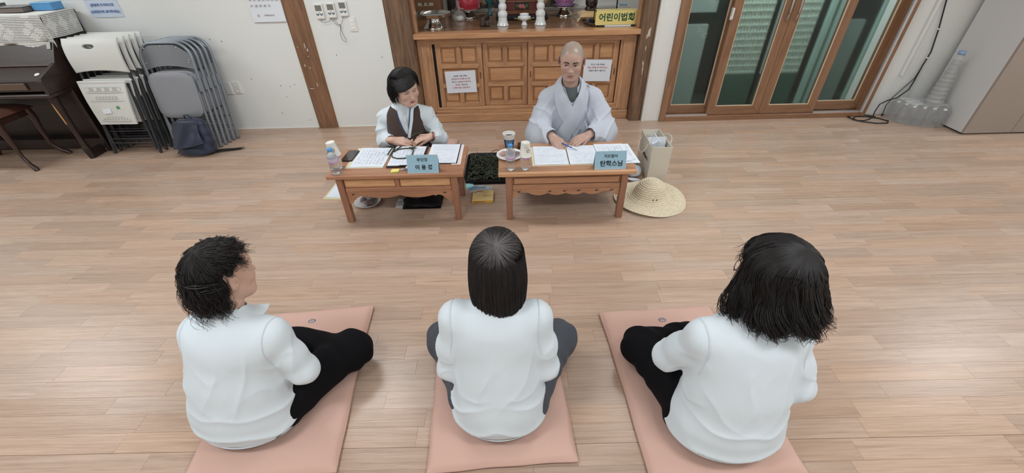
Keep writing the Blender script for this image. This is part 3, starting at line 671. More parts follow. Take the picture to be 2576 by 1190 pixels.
for s_ in (-1, 1):
    b = MB(); b.lathe([(.0001, .003), (.014, .002), (.018, 0)], 12, M=T(s_ * .046, -.084, .075, rx=PI / 2)); b.build('painted_leaf', mat('paint_green', rgb(60, 92, 56), .4), t)
    b = MB(); b.tube([(s_ * .19, -.09, .12), (s_ * .215, -.10, .09), (s_ * .205, -.10, .06), (s_ * .22, -.10, .045), (s_ * .235, -.10, .055)], [.008, .010, .008, .006, .003], 8); b.build('scroll_leg', mat('scroll_orange', rgb(150, 84, 58), .35), t)
# painted folding screen along the back of the niche
t = thing('painted_screen', 'dark painted flower screen standing along the back of the altar', 'screen', (.10, 5.30, CT))
def painting():
    m = bpy.data.materials.new('painting'); m.use_nodes = True; nt = m.node_tree; b_ = nt.nodes['Principled BSDF']; L = nt.links
    tc = nt.nodes.new('ShaderNodeTexCoord'); v = nt.nodes.new('ShaderNodeTexVoronoi'); v.inputs['Scale'].default_value = 22; L.new(tc.outputs['Object'], v.inputs['Vector'])
    cr = nt.nodes.new('ShaderNodeValToRGB'); cr.color_ramp.interpolation = 'CONSTANT'; e = cr.color_ramp.elements
    cols = [(0, (52, 46, 42)), (.3, (38, 34, 36)), (.5, (96, 78, 54)), (.62, (44, 62, 74)), (.75, (40, 36, 34)), (.88, (112, 60, 52)), (.94, (150, 130, 96))]
    e[0].color = rgb(*cols[0][1]); e[1].position = cols[1][0]; e[1].color = rgb(*cols[1][1])
    for p, c_ in cols[2:]: q = e.new(p); q.color = rgb(*c_)
    sp = nt.nodes.new('ShaderNodeSeparateColor'); L.new(v.outputs['Color'], sp.inputs[0]); L.new(sp.outputs[0], cr.inputs[0]); L.new(cr.outputs[0], b_.inputs['Base Color']); b_.inputs['Roughness'].default_value = .3
    return m
MB().box(-.74, .62, -.012, .012, .035, .9).build('painting', painting(), t)
MB().box(-.76, .64, -.02, .02, .0, .035, .003).build('bottom_rail', mat('screen_rail', rgb(150, 150, 146), .4), t)
MB().box(-.78, -.741, -.02, .02, .0, .92, .003).build('side_rail', mat('screen_black', rgb(24, 20, 20), .4), t)
t = thing('lotus_lamp', 'pink lotus flower lamp on a steel footed stand on the altar', 'lamp', (.59, 4.97, CT)); foot_stand(t, .15, .095)
M_LOT = mat('lotus_pink', rgb(214, 164, 206), .45, var=.5, vscale=30, col2=rgb(150, 84, 148)); 
for ring, (n_, r_, h_, tl) in enumerate(((12, .078, .085, .55), (12, .088, .13, .25), (10, .07, .15, .0))):
    for q in range(n_):
        a = 2 * PI * (q + .5 * (ring % 2)) / n_
        def pf(u, v, r_=r_, h_=h_, tl=tl):
            wv = .034 * math.sin(PI * min(v * .92 + .04, 1)) ** .8; x = (u - .5) * 2 * wv
            rad = r_ * (.55 + .75 * math.sin(v * 2.0)) + tl * .05 * v; return (x, -rad + .3 * x * x / .03, .098 + h_ * v)
        b = MB(); b.sheet(pf, 6, 8, .0012); b.v = [tuple(Matrix.Rotation(a, 4, 'Z') @ Vector(p)) for p in b.v]; b.build('petal', M_LOT, t)
b = MB(); b.lathe([(.0001, .097), (.10, .098), (.075, .15), (.05, .24), (.0001, .25)], 24); b.build('lotus_core', mat('lotus_core', rgb(150, 110, 150), .6), t)
t = thing('gold_cushion', 'gold satin cushion with tassel corners under the wooden gong', 'cushion', (.825, 4.72, CT))
M_GC = mat('gold_satin', rgb(206, 172, 120), .35, sheen=.3, bump=.2, bscale=30)
def puff(w_, d_, h_, mb, n=14, corner=.25):
    def top(u, v):
        x, y = (u - .5) * 2, (v - .5) * 2; k = (1 - abs(x) ** 2.6) * (1 - abs(y) ** 2.6); pin = 1 - .10 * (1 - abs(x)) * abs(y) ** 3 - .0
        return (x * w_ * (1 - .08 * (1 - y * y)), y * d_ * (1 - .08 * (1 - x * x)), h_ / 2 + h_ / 2 * max(k, 0) ** .5)
    def bot(u, v):
        p = top(1 - u, v); return (p[0], p[1], max(0.0, h_ - p[2]))
    mb.sheet(top, n, n); mb.sheet(bot, n, n)
b = MB(); puff(.125, .14, .080, b); b.build('cushion_body', M_GC, t)
for s_ in ((-1, -1), (1, -1), (-1, 1)):
    b = MB(); b.tube([(s_[0] * .12, s_[1] * .135, .03), (s_[0] * .14, s_[1] * .16, .02), (s_[0] * .15, s_[1] * .175, .006)], [.008, .012, .005], 8); b.build('tassel', M_GC, t)
t = thing('wooden_gong', 'round dark lacquered wooden gong resting on the gold cushion', 'gong', (.835, 4.74, CT + .080))
M_MOK = mat('dark_lacquer', rgb(38, 24, 22), .14, coat=.6)
b = MB(); b.lathe([(.0001, 0), (.06, 0), (.068, .008), (.06, .02), (.05, .03)], 32); b.build('base', M_MOK, t)
b = MB(); b.lathe([(.045, .028), (.056, .05), (.058, .08), (.05, .12), (.03, .15), (.0001, .162)], 32, ripple=lambda a, z: 1 + .06 * math.cos(2 * a)); b.build('gong_body', M_MOK, t)
b = MB(); b.lathe([(.0001, 0), (.012, .0), (.012, .02), (.0001, .022)], 12, M=T(0, -.052, .055, rx=PI / 2)); b.build('mouth_knob', M_MOK, t)
t = thing('wooden_mallet', 'dark wooden mallet lying left of the yellow box', 'mallet', (.765, 4.42, CT + .014))
b = MB(); b.tube([(.035, -.10, 0), (-.03, .06, 0)], [.014, .013], 6); b.build('stick', mat('mallet_brown', rgb(70, 50, 44), .5), t)
t = thing('flashlight', 'grey and black torch lying behind the dark mallet', 'torch', (.80, 4.44, CT + .024))
b = MB(); b.tube([(-.005, .05, 0), (.02, -.03, 0)], [.019, .019], 16); b.build('barrel', mat('black_plastic', rgb(28, 28, 30), .4), t)
b = MB(); b.tube([(-.022, .10, 0), (-.005, .05, 0)], [.022, .02], 16); b.build('head', mat('torch_grey', rgb(130, 134, 142), .3, metal=.5), t)
t = thing('yellow_donation_box', 'gold foil box with green Korean lettering at the right end of the altar', 'box', (1.007, 4.312, CT))
M_YEL = mat('gold_foil', rgb(232, 218, 140), .22, metal=.2, bump=.25, bscale=14); w_ = .198
MB().box(-w_ + .03, w_ - .02, -.005, .09, 0, .014).build('black_base', mat('black_plastic', rgb(28, 28, 30), .4), t)
MB().box(-w_ + .09, w_ - .06, -.007, -.005, .001, .013).build('white_label', M_PAPER, t)
b = MB(); b.box(-w_, w_, 0, .004, .014, .135); b.box(-w_, w_, .10, .104, .014, .135); b.box(-w_, w_, .004, .10, .014, .018); b.box(-w_, -.06, .004, .1, .131, .135); b.box(.05, w_, .004, .1, .131, .135); b.box(-.06, .05, .004, .045, .131, .135); b.box(-.06, .05, .06, .1, .131, .135); b.box(w_ - .004, w_, .004, .10, .018, .131)
b.build('box_shell', M_YEL, t)
MB().box(-w_ + .012, -w_ + .016, .004, .1, .018, .131).build('end_panel', mat('foil_inner', rgb(190, 176, 110), .35, metal=.3), t)
b = MB(); b.box(-w_ - .001, -w_ + .006, -.001, .105, .128, .136); b.box(-w_ - .001, -w_ + .006, -.001, .105, .013, .019); b.box(-w_ - .001, -w_ + .006, .098, .105, .019, .128); b.build('black_edge', mat('black_plastic', rgb(28, 28, 30), .4), t)
lettering(t, '어린이법회', .072, mat('ink_green', rgb(34, 82, 62), .4), T(-.0, -.0006, .074, rx=PI / 2), bold=.0022, sx=1.02)
t = thing('small_green_box', 'small green carton at the back right of the altar', 'box', (1.055, 4.93, CT)); MB().box(-.045, .04, -.03, .03, 0, .055, .001).build('carton', mat('carton_green', rgb(70, 128, 84), .5), t); MB().box(-.046, .041, -.031, .031, .046, .050).build('lid_edge', mat('carton_white', rgb(222, 226, 222), .5), t)
t = thing('tissue_carton', 'white and lime green carton at the back right of the altar', 'box', (1.19, 4.92, CT)); MB().box(-.06, .07, -.04, .06, 0, .045, .001).build('carton_base', mat('carton_lime', rgb(176, 196, 110), .5), t); MB().box(-.06, .07, -.04, .06, .045, .085, .001).build('carton_top', mat('carton_white', rgb(222, 226, 222), .5), t)
MB().box(-.03, .05, -.02, .04, .0852, .1, .004, M=T(0, 0, 0)).build('blue_flap', mat('carton_blue', rgb(150, 178, 208), .5), t); lettering(t, '편백나무', .026, M_PAPER, T(.005, -.0405, .022, rx=PI / 2))
t = thing('microphone_stand', 'thin black gooseneck microphone stand at the right of the altar', 'stand', (1.12, 4.86, CT))
b = MB(); b.tube([(0, 0, .01), (0, 0, .12), (-.004, 0, .30), (-.02, -.02, .42)], .007, 10); b.build('gooseneck', mat('black_plastic', rgb(28, 28, 30), .4), t)
b = MB(); b.lathe([(.0001, 0), (.045, 0), (.045, .008), (.012, .014), (.0001, .014)], 24); b.build('base', mat('black_plastic', rgb(28, 28, 30), .4), t)
b = MB(); b.lathe([(.009, .0), (.012, .02), (.012, .07), (.0001, .08)], 16, M=T(-.02, -.02, .41, rx=.5)); b.build('microphone_head', mat('black_plastic', rgb(28, 28, 30), .4), t)

# ================================================================== piano, stool, folding chairs, backpack
M_PIANO = wood('piano_walnut', rgb(52, 36, 29), rgb(30, 21, 18), 'X', 0.38, .8, coat=0.12)
M_PIANOZ = wood('piano_walnut_z', rgb(46, 32, 27), rgb(27, 19, 17), 'Z', 0.4, .8, coat=0.1)
pi_ = thing('piano', 'dark walnut upright piano with lace runner at the left end of the wall', 'piano')
PX0, PX1 = -5.30, -3.80
MB().box(PX0 + .03, PX1 - .03, 3.86, 4.14, .06, 1.105, .003).build('case', M_PIANO, pi_)
MB().box(PX1 - .03, PX1, 3.70, 4.15, .005, .60, .004).build('side_panel', M_PIANOZ, pi_); MB().box(PX1 - .03, PX1, 3.845, 4.15, .601, 1.105, .004).build('side_panel', M_PIANOZ, pi_)
MB().box(PX0, PX0 + .03, 3.845, 4.15, .005, 1.105, .004).build('side_panel', M_PIANOZ, pi_)
MB().box(PX0 - .01, PX1 + .012, 3.82, 4.155, 1.106, 1.138, .008).build('lid', M_PIANO, pi_)
b = MB(); b.prism([(3.50, .60), (3.50, .70), (3.515, .725), (3.70, .80), (3.80, .945), (3.86, .96), (3.86, .60)], .03, T(PX1 - .03, 0, 0) @ Matrix(((0, 0, 1, 0), (1, 0, 0, 0), (0, 1, 0, 0), (0, 0, 0, 1)))); b.build('key_cheek', M_PIANO, pi_)
b = MB(); b.prism([(3.52, .62), (3.52, .70), (3.53, .715), (3.69, .775), (3.79, .92), (3.86, .94), (3.86, .62)], PX1 - PX0 - .06, T(PX0 + .03, 0, 0) @ Matrix(((0, 0, 1, 0), (1, 0, 0, 0), (0, 1, 0, 0), (0, 0, 0, 1)))); b.build('fallboard', M_PIANO, pi_)
MB().box(PX0, PX1 - .001, 3.495, 3.86, .565, .60, .008).build('key_bed', M_PIANO, pi_)
MB().box(PX0 + .02, PX1 - .16, 3.505, 3.519, .635, .69, .003).build('key_slip', mat('piano_edge', rgb(92, 70, 54), .3, coat=.3), pi_)
b = MB(); b.tube([(PX0 + .03, 3.69, .782), (PX1 - .03, 3.69, .782)], .006, 8); b.tube([(PX0 + .03, 3.80, .93), (PX1 - .03, 3.80, .93)], .006, 8); b.build('fallboard_bead', mat('piano_edge', rgb(92, 70, 54), .3, coat=.3), pi_)
MB().box(PX0 + .08, PX1 - .10, 3.852, 3.862, .985, 1.085, .003).build('music_panel', M_PIANO, pi_)
MB().box(PX0 + .05, PX1 - .05, 3.75, 3.86, .02, .11, .004).build('bottom_rail', M_PIANOZ, pi_)
def leg_profile(cx_, cy_, z0, z1, prof, m, name, parent, n=14):
    b = MB(); b.lathe([(r, z) for r, z in prof], n, (cx_, cy_, 0)); return b.build(name, m, parent)
leg = [(.0001, .0), (.020, .0), (.024, .03), (.030, .08), (.032, .11), (.022, .13), (.027, .15), (.020, .17), (.022, .25), (.028, .38), (.034, .50), (.040, .565)]
leg_profile(-3.865, 3.56, 0, .565, leg, M_PIANOZ, 'leg', pi_); leg_profile(PX0 + .065, 3.56, 0, .565, leg, M_PIANOZ, 'leg', pi_)
MB().box(-3.885, -3.835, 3.545, 3.70, .0, .075, .006).build('leg_shoe', M_PIANOZ, pi_)
b = MB(); b.tube([(-3.866, 3.535, .56), (-3.868, 3.536, .45), (-3.869, 3.54, .33)], [.011, .010, .008], 8); o = b.build('worn_strip', mat('bare_wood', rgb(206, 156, 100), .5), pi_); o['label'] = 'pale bare wood strip on the leg'
for (x, y, z, w_, h_, m) in ((-3.835, 3.665, .805, .022, .0, 0),):
    b = MB(); b.lathe([(.0001, .003), (.016, .003), (.019, 0)], 20, M=T(-3.86, 3.56, .745, rx=.35)); b.build('round_sticker', M_PLATE, pi_)
b = MB(); b.lathe([(.0001, .003), (.016, .003), (.019, 0)], 20, M=T(-3.85, 3.79, .965, rx=PI / 2 - .2)); b.build('round_sticker', mat('sticker_grey', rgb(170, 168, 160), .5), pi_)
MB().box(-.016, .016, -.001, .001, -.03, .03, M=T(-3.835, 3.775, .92, rx=-.55)).build('label_sticker', mat('sticker_grey', rgb(170, 168, 160), .5), pi_)
anchor(pi_, (-4.55, 3.95, 0))
# lace runner: a crocheted net of threads with a scalloped edge
ln = thing('lace_runner', 'white crocheted lace runner with scalloped edge draped over the piano', 'runner')
M_LACE = mat('lace_white', rgb(226, 226, 222), .85, bump=.3, bscale=300)
def lace_pt(x, s):   # s: arc length from the back edge, over the lid edge and down the front
    wob = .006 * math.sin(x * 17) + .004 * math.sin(x * 31 + s * 9)
    if s < .30: return (x, 4.12 - s, 1.1395 + .0006 + .004 * (1 + math.sin(x * 23 + s * 12)) * .4)
    if s < .34: a = (s - .30) / .04 * PI / 2; return (x, 3.82 - .022 * math.sin(a) - .0, 1.118 + .024 * math.cos(a) + 0)
    d = s - .34; return (x, 3.797 - .012 * math.sin(x * 17) * d * 4 - .03 * d, 1.118 - d)
LX0, LX1, LS = -5.2, -3.79, .53
b = MB()
nrow = 44
for r in range(nrow + 1):
    s_ = LS * r / nrow; pts = [lace_pt(LX0 + (LX1 - LX0) * i / 60, s_) for i in range(61)]; b.tube(pts, .0044, 4)
for i in range(95):
    x = LX0 + (LX1 - LX0) * i / 94; b.tube([lace_pt(x, LS * k / 14) for k in range(15)], .0022, 3)
def side_pt(y, d): return (LX1 + .006 + .02 * d + .008 * math.sin(y * 21) * d * 6 + .0, y - .10 * d, 1.139 - d)
for r in range(15):
    d = .17 * r / 14; b.tube([side_pt(3.81 + .32 * k / 16, d) for k in range(17)], .0046, 4)
for k in range(28): b.tube([side_pt(3.81 + .32 * k / 27, .17 * q / 6) for q in range(7)], .0024, 3)
for k in range(27):
    for r in range(14):
        y0, y1, d0, d1 = 3.81 + .32 * k / 27, 3.81 + .32 * (k + 1) / 27, .17 * r / 14, .17 * (r + 1) / 14
        if abs(((k + .5) / 9) % 1 - .5) * 1.1 + abs((r + .5) / 14 - .5) < .42: b.add([side_pt(y0, d0), side_pt(y1, d0), side_pt(y1, d1), side_pt(y0, d1)], [(0, 1, 2, 3)])
def cell(x, s):      # solid motif: stepped diamonds
    u = ((x - LX1) / .24) % 1.0 - .5; v = ((s - .34) / .19) % 1.0 - .5 if s > .34 else ((s) / .19) % 1.0 - .5
    d = abs(u) * 1.1 + abs(v); return d < .40 and not (abs(abs(u) - abs(v) * 1.0) < .05)
for i in range(94):
    for r in range(nrow):
        x0 = LX0 + (LX1 - LX0) * i / 94; x1 = LX0 + (LX1 - LX0) * (i + 1) / 94; s0, s1 = LS * r / nrow, LS * (r + 1) / nrow
        if cell((x0 + x1) / 2, (s0 + s1) / 2): b.add([lace_pt(x0, s0), lace_pt(x1, s0), lace_pt(x1, s1), lace_pt(x0, s1)], [(0, 1, 2, 3)])
b.build('net', M_LACE, ln)['kind'] = 'stuff'
b = MB()
for i in range(34):
    x0 = LX0 + (LX1 - LX0) * i / 34; dx = (LX1 - LX0) / 34
    pts = [lace_pt(x0, LS - .01), lace_pt(x0 + dx, LS - .01), lace_pt(x0 + dx, LS + .012), lace_pt(x0 + dx * .75, LS + .034), lace_pt(x0 + dx * .35, LS + .028), lace_pt(x0, LS + .010)]
    pts = pts + [(p[0], p[1] + .0015, p[2]) for p in pts]
    b.add(pts, [(0, 5, 4, 3, 2, 1), (6, 7, 8, 9, 10, 11), (0, 1, 7, 6), (1, 2, 8, 7), (2, 3, 9, 8), (3, 4, 10, 9), (4, 5, 11, 10), (5, 0, 6, 11)])
b.build('scalloped_edge', M_LACE, ln)['kind'] = 'stuff'
anchor(ln, (-4.5, 4.0, 1.139))
t = thing('magazine', 'dark glossy magazine lying on the lace runner', 'magazine', (-4.12, 3.97, 1.149)); t.rotation_euler = (0, 0, .15)
MB().box(-.15, .13, -.10, .09, .0, .035, .003).build('pages', mat('mag_pages', rgb(120, 110, 104), .6), t); MB().box(-.152, .132, -.102, .092, .0355, .038).build('cover', mat('mag_cover', rgb(66, 56, 56), .25, var=.6, vscale=14, col2=rgb(34, 28, 30)), t)
b = MB(); b.prism([(-.02, -.08), (.02, -.085), (.0, .02), (-.04, .03)], .0012, T(0, 0, .0382)); b.build('pale_figure', mat('mag_pale', rgb(150, 140, 134), .4), t)
t = thing('magazine', 'second dark booklet behind the glossy magazine on the piano', 'magazine', (-4.35, 4.0, 1.149)); MB().box(-.06, .05, -.11, .1, 0, .05, .003).build('pages', mat('mag_cover2', rgb(90, 80, 84), .4), t); MB().box(-.061, .051, -.111, .101, .0505, .053).build('cover', mat('mag_cover3', rgb(150, 146, 156), .3), t)
t = thing('blue_box', 'light blue plastic box on the right end of the piano top', 'box', (-3.885, 4.02, 1.149)); MB().box(-.085, .085, -.05, .06, 0, .055, .004).build('box_body', mat('blue_plastic', rgb(92, 156, 208), .4), t); MB().box(-.088, .088, -.053, .063, .050, .058, .002).build('lid', mat('blue_plastic2', rgb(112, 172, 216), .4), t)

# piano stool
st = thing('piano_stool', 'dark cushioned piano stool with curved cabriole legs at the left edge', 'stool')
M_STL = wood('stool_wood', rgb(70, 46, 38), rgb(46, 30, 26), 'Z', 0.35, .8, coat=.2)
b = MB(); b.prism(rounded(-.30, .27, -.17, .17, .05), .055, T(-4.50, 3.50, .395)); b.build('apron', M_STL, st)
b = MB()
def pad(u, v):
    x, y = (u - .5) * 2, (v - .5) * 2; k = max(0, (1 - abs(x) ** 4) * (1 - abs(y) ** 4)); return (-4.515 + x * .30, 3.50 + y * .185, .45 + .045 * k ** .4)
b.sheet(pad, 16, 12, .006); b.build('seat_pad', mat('brown_leather', rgb(84, 54, 46), .4, bump=.2, bscale=60), st)
for (x, y, sx, sy) in ((-4.25, 3.36, 1, -1), (-4.25, 3.64, 1, 1), (-4.76, 3.36, -1, -1), (-4.76, 3.64, -1, 1)):
    b = MB(); b.tube([(x, y, .44), (x + .012 * sx, y + .008 * sy, .36), (x + .004 * sx, y, .24), (x + .0 * sx, y, .12), (x + .035 * sx, y + .015 * sy, .05), (x + .075 * sx, y + .03 * sy, .02), (x + .085 * sx, y + .035 * sy, .0)], [.034, .028, .018, .014, .016, .021, .018], 12); b.build('leg', M_STL, st)
anchor(st, (-4.50, 3.50, 0))

# ---- white folding chairs
M_WPL = mat('white_plastic', rgb(216, 218, 214), .42, bump=.05, bscale=400); M_WPL2 = mat('grey_recess', rgb(186, 186, 180), .5)
M_BTUBE = mat('black_tube', rgb(44, 46, 50), .35, coat=.2)
def white_chair():
    t = thing('folding_chair', '', 'chair')
    for s_ in (-1, 1):
        b = MB(); b.tube([(s_ * .218, .0, .0), (s_ * .218, 0, .60), (s_ * .205, .0, .93)], .0125, 10); b.build('frame_upright', M_BTUBE, t)
        b = MB(); b.tube([(s_ * .188, -.022, .62), (s_ * .192, -.024, .30), (s_ * .192, .002, .035)], .0115, 10); b.build('front_leg', M_BTUBE, t)
    for z, y in ((.135, 0), (.205, 0)): 
        b = MB(); b.tube([(-.212, y, z), (.212, y, z)], .007, 8); b.build('crossbar', M_BTUBE, t)
    b = MB(); b.tube([(-.19, -.01, .10), (.19, -.01, .10)], .007, 8); b.build('crossbar', M_BTUBE, t)
    # moulded backrest with hand hole
    o_ = []; 
    def bk(u, v): 
        x = (u - .5) * 2; w_ = .232 + .006 * v; z = .705 + .27 * v + .02 * (1 - x * x) * (1 - v); return (x * w_, -.022 - .018 * (1 - x * x) - .020 * math.sin(v * PI * .9) + .05 * max(0, v - .82) ** 1.0, z)
    b = MB(); NU, NV = 48, 36
    P = [[Vector(bk(i / NU, j / NV)) for j in range(NV + 1)] for i in range(NU + 1)]
    def hole(i, j): x = ((i + .5) / NU - .5) * .46; z = (j + .5) / NV - .74; return (x / .048) ** 2 + (z * .27 / .020) ** 2 < 1
    def hval(u, v): return math.hypot((u - .5) * .46 / .048, (v - .74) * .27 / .020)
    for i in range(1, NU):
        for j in range(1, NV):
            q = [hole(i - 1, j - 1), hole(i, j - 1), hole(i - 1, j), hole(i, j)]
            if any(q) and not all(q):
                u, v = i / NU, j / NV; k = hval(u, v) or 1; P[i][j] = Vector(bk(.5 + (u - .5) / k, .74 + (v - .74) / k))
    w1 = NV + 1; vs = [P[i][j] for i in range(NU + 1) for j in range(NV + 1)]; vs2 = [p + Vector((0, .016, 0)) for p in vs]; off = len(vs); fs = []
    for i in range(NU):
        for j in range(NV):
            if hole(i, j): continue
            q = (i * w1 + j, (i + 1) * w1 + j, (i + 1) * w1 + j + 1, i * w1 + j + 1); fs.append(q); fs.append(tuple(k + off for k in q[::-1]))
            for (di, dj, a, c_) in ((-1, 0, 3, 0), (1, 0, 1, 2), (0, -1, 0, 1), (0, 1, 2, 3)):
                ii, jj = i + di, j + dj
                if ii < 0 or jj < 0 or ii >= NU or jj >= NV or hole(ii, jj): fs.append((q[c_], q[a], q[a] + off, q[c_] + off))
    b.add(vs + vs2, fs, False); ob = b.build('backrest', M_WPL, t)
    for p in ob.data.polygons: p.use_smooth = abs(p.normal.y) > .5
    # seat, folded with its ribbed underside to the front
    def stp(u, v): x = (u - .5) * 2; w_ = .165 + .040 * v; return (x * w_, -.052 - .014 * math.sin(PI * v * .8) - .006 * x * x, .28 + .345 * v)
    b = MB(); b.sheet(stp, 10, 14, -.014, True); b.build('seat', M_WPL, t)
    MB().box(-.212, .212, -.078, -.036, .625, .645, .004).build('seat_lip', M_WPL, t)
    for (z0, z1, n_) in ((.555, .595, 5), (.485, .520, 10), (.315, .348, 10)):
        yy = -.0845 if z0 > .4 else -.0765; wv = .158 if z0 > .53 else (.150 if z0 > .4 else .135)
        b = MB(); b.prism(rounded(-wv, wv, z0, z1, .012, 3), .003, T(0, yy + .006, 0, rx=PI / 2)); b.build('recess', M_WPL2, t)
        b = MB()
        for k in range(n_): x = -wv + .02 + (2 * wv - .04) * k / (n_ - 1); b.box(x - (.014 if n_ < 6 else .004), x + (.014 if n_ < 6 else .004), yy - .001, yy + .004, z0 + .006, z1 - .006, .001)
        b.build('ribs', M_WPL, t)['kind'] = 'stuff'
        b = MB(); b.tube([(-wv, yy, z0 - .002), (wv, yy, z0 - .002)], .003, 6); b.build('rim', M_WPL, t)
    return t
wc = white_chair()
ORD = ['frontmost', 'second from the front', 'third from the front', 'fourth from the front', 'rearmost']
for i in range(5):
    c_ = wc if i == 0 else copy_tree(wc)
    c_['label'] = 'folded white plastic chair %s of the stack by the piano' % ORD[i]; c_['group'] = 'white folding chairs'
    c_.location = (-3.50 + .012 * i, 3.642 + .062 * i, .0); c_.rotation_euler = (math.radians(-10.5 + .5 * i), 0, math.radians(-1.5 + (.8 if i % 2 else 0)))
for nm, m, x, z, w_, h_ in (('printed_sticker', M_PAPER, -.05, .395, .038, .02), ('green_sticker', mat('sticker_green', rgb(84, 150, 96), .5), .062, .425, .014, .012)):
    MB().box(-w_, w_, -.0008, .0008, -h_, h_, M=T(x, -.0805, z, rx=-.05, ry=-.1)).build(nm, m, wc)

# ---- grey steel folding chairs
M_GT = mat('grey_tube', rgb(138, 146, 154), .3, metal=.35); M_GP = mat('grey_sheet', rgb(134, 138, 144), .32, metal=.4); M_GSEAT = mat('grey_vinyl', rgb(140, 142, 148), .45, bump=.15, bscale=500)
def grey_chair():
    t = thing('folding_chair', '', 'chair')
    arch = [(-.215, 0, 0.0), (-.222, 0, .45), (-.222, 0, .74)] + [(-.222 + .12 * (1 - math.cos(a)), 0, .78 + .12 * math.sin(a)) for a in [PI / 2 * k / 6 for k in range(7)]] + [(.222 - .12 * (1 - math.cos(a)), 0, .78 + .12 * math.sin(a)) for a in [PI / 2 * k / 6 for k in range(6, -1, -1)]] + [(.222, 0, .74), (.222, 0, .45), (.215, 0, 0)]
    b = MB(); b.tube(arch, .0125, 10); b.build('arched_frame', M_GT, t)
    def plate(u, v):
        x = (u - .5) * 2; top = .885 - .09 * max(0, abs(x) - .45) ** 1.6 * 2.2; bot = .685 + .035 * (1 - x * x); return (x * .212, -.004 - .022 * (1 - x * x), bot + (top - bot) * v)
    b = MB(); b.sheet(plate, 16, 8, -.002); b.build('back_plate', M_GP, t)
    b = MB()
    for (x, z) in ((-.16, .86), (0, .875), (.13, .865), (-.19, .74), (.19, .74), (.195, .76)): b.lathe([(.0001, .004), (.005, .003), (.006, 0)], 8, M=T(x, -.010 - .018 * (1 - (x / .212) ** 2), z, rx=PI / 2))
    b.build('rivets', mat('rivet', rgb(190, 194, 198), .25, metal=.8), t)['kind'] = 'stuff'
    def seat(u, v, k=0):
        x, z = (u - .5) * 2, (v - .5) * 2
        r = (abs(x) ** 6 + abs(z) ** 6) ** (1 / 6) or 1; m_ = max(abs(x), abs(z)); f_ = m_ / r if r > 0 else 1
        e = min(1.0, (1 - m_) / .10) if m_ < 1 else 0
        return (x * f_ * .196, -.036 - .012 * math.sin(PI / 2 * e), .475 + z * f_ * .185)
    b = MB(); b.sheet(seat, 18, 18, -.018); b.build('seat_pad', M_GSEAT, t)
    pts = [(.198 * x, -.036, .475 + .187 * z) for x, z in [((1 if abs(math.cos(a)) == 0 else math.copysign(abs(math.cos(a)) ** .33, math.cos(a))), math.copysign(abs(math.sin(a)) ** .33, math.sin(a))) for a in [2 * PI * k / 40 for k in range(40)]]]
    b = MB(); b.tube(pts, .006, 8, closed=True); b.build('seat_rim', M_GT, t)
    for s_ in (-1, 1):
        b = MB(); b.tube([(s_ * .200, -.03, .50), (s_ * .19, -.026, .25), (s_ * .182, -.004, .03)], .0110, 10); b.build('rear_leg', M_GT, t)
        MB().box(s_ * .216 - .012, s_ * .216 + .012, -.03, .0, .50, .60, .003).build('hinge', M_GT, t)
        b = MB(); b.lathe([(.0001, 0), (.015, 0), (.016, .02), (.0145, .03)], 10, c=(s_ * .215, 0, -.006)); b.build('foot_cap', mat('foot_cap', rgb(120, 124, 130), .5), t)
    for z in (.12, .215): 
        b = MB(); b.tube([(-.215, 0, z), (.215, 0, z)], .006, 8); b.build('crossbar', M_GT, t)
    b = MB(); b.tube([(-.186, -.012, .10), (.186, -.012, .10)], .006, 8); b.build('crossbar', M_GT, t)
    return t
gc = grey_chair()
for i in range(5):
    c_ = gc if i == 0 else copy_tree(gc)
    c_['label'] = 'folded grey steel chair, %s of the stack behind the navy backpack' % ORD[i]; c_['group'] = 'grey folding chairs'
    c_.location = (-2.985 + .014 * i, 3.742 + .052 * i, .006); c_.rotation_euler = (math.radians(-9.5 + .3 * i), 0, math.radians(-1.5 + (.8 if i % 2 else 0)))
# navy backpack
bp = thing('backpack', 'small navy blue backpack on the floor in front of the grey folding chairs', 'backpack', (-2.895, 3.60, 0))
M_NAVY = mat('navy_nylon', rgb(36, 44, 66), .45, sheen=.15, bump=.5, bscale=22)
def pack(u, v):
    a = 2 * PI * u; z = v; 
    w_ = .165 * (1 - .30 * max(0, z - .45) ** 1.4 * 2.2) * min(1, (.55 + z * 5)); d_ = .10 * (1 - .55 * z) * min(1, .6 + z * 5)
    x = math.copysign(abs(math.cos(a)) ** .75, math.cos(a)) * w_; y = math.copysign(abs(math.sin(a)) ** .75, math.sin(a)) * d_
    zz = .31 * z if z < .9 else .279 + .31 * .1 * math.sin((z - .9) / .1 * PI / 2)
    k = 1 if z < .88 else math.sqrt(max(0, 1 - ((z - .88) / .12) ** 2)) * .85 + .15
    x *= k; y *= k
    return (x * (1 + .03 * math.sin(z * 23 + a * 3)), y * (1 + .05 * math.sin(z * 19 + a * 5)) + .06 * z, zz)
b = MB(); b.sheet(pack, 40, 26); b.add([pack(i / 40, 1) for i in range(40)], [tuple(range(40))], False); b.add([pack(i / 40, 0) for i in range(40)], [tuple(range(40))[::-1]], False); b.build('pack_body', M_NAVY, bp)
def flap(u, v):
    x = (u - .5) * 2; z = .315 - .21 * v; return (x * (.105 + .035 * v) , -.118 + .070 * (1 - v) + .03 * x * x - .006 * math.sin(x * 5 + v * 6), z + .02 * (x + .2) * v * 1.2 - .035 * x * x * (1 - v))
b = MB(); b.sheet(flap, 16, 14, .007); b.build('flap', mat('navy_nylon2', rgb(32, 40, 62), .4, sheen=.15, bump=.5, bscale=22), bp)
b = MB(); b.tube([(-.03, .065, .305), (-.02, .055, .345), (.02, .055, .345), (.03, .065, .305)], .006, 8); b.build('top_loop', M_NAVY, bp)
M_STRAP = mat('black_strap', rgb(22, 23, 26), .6)
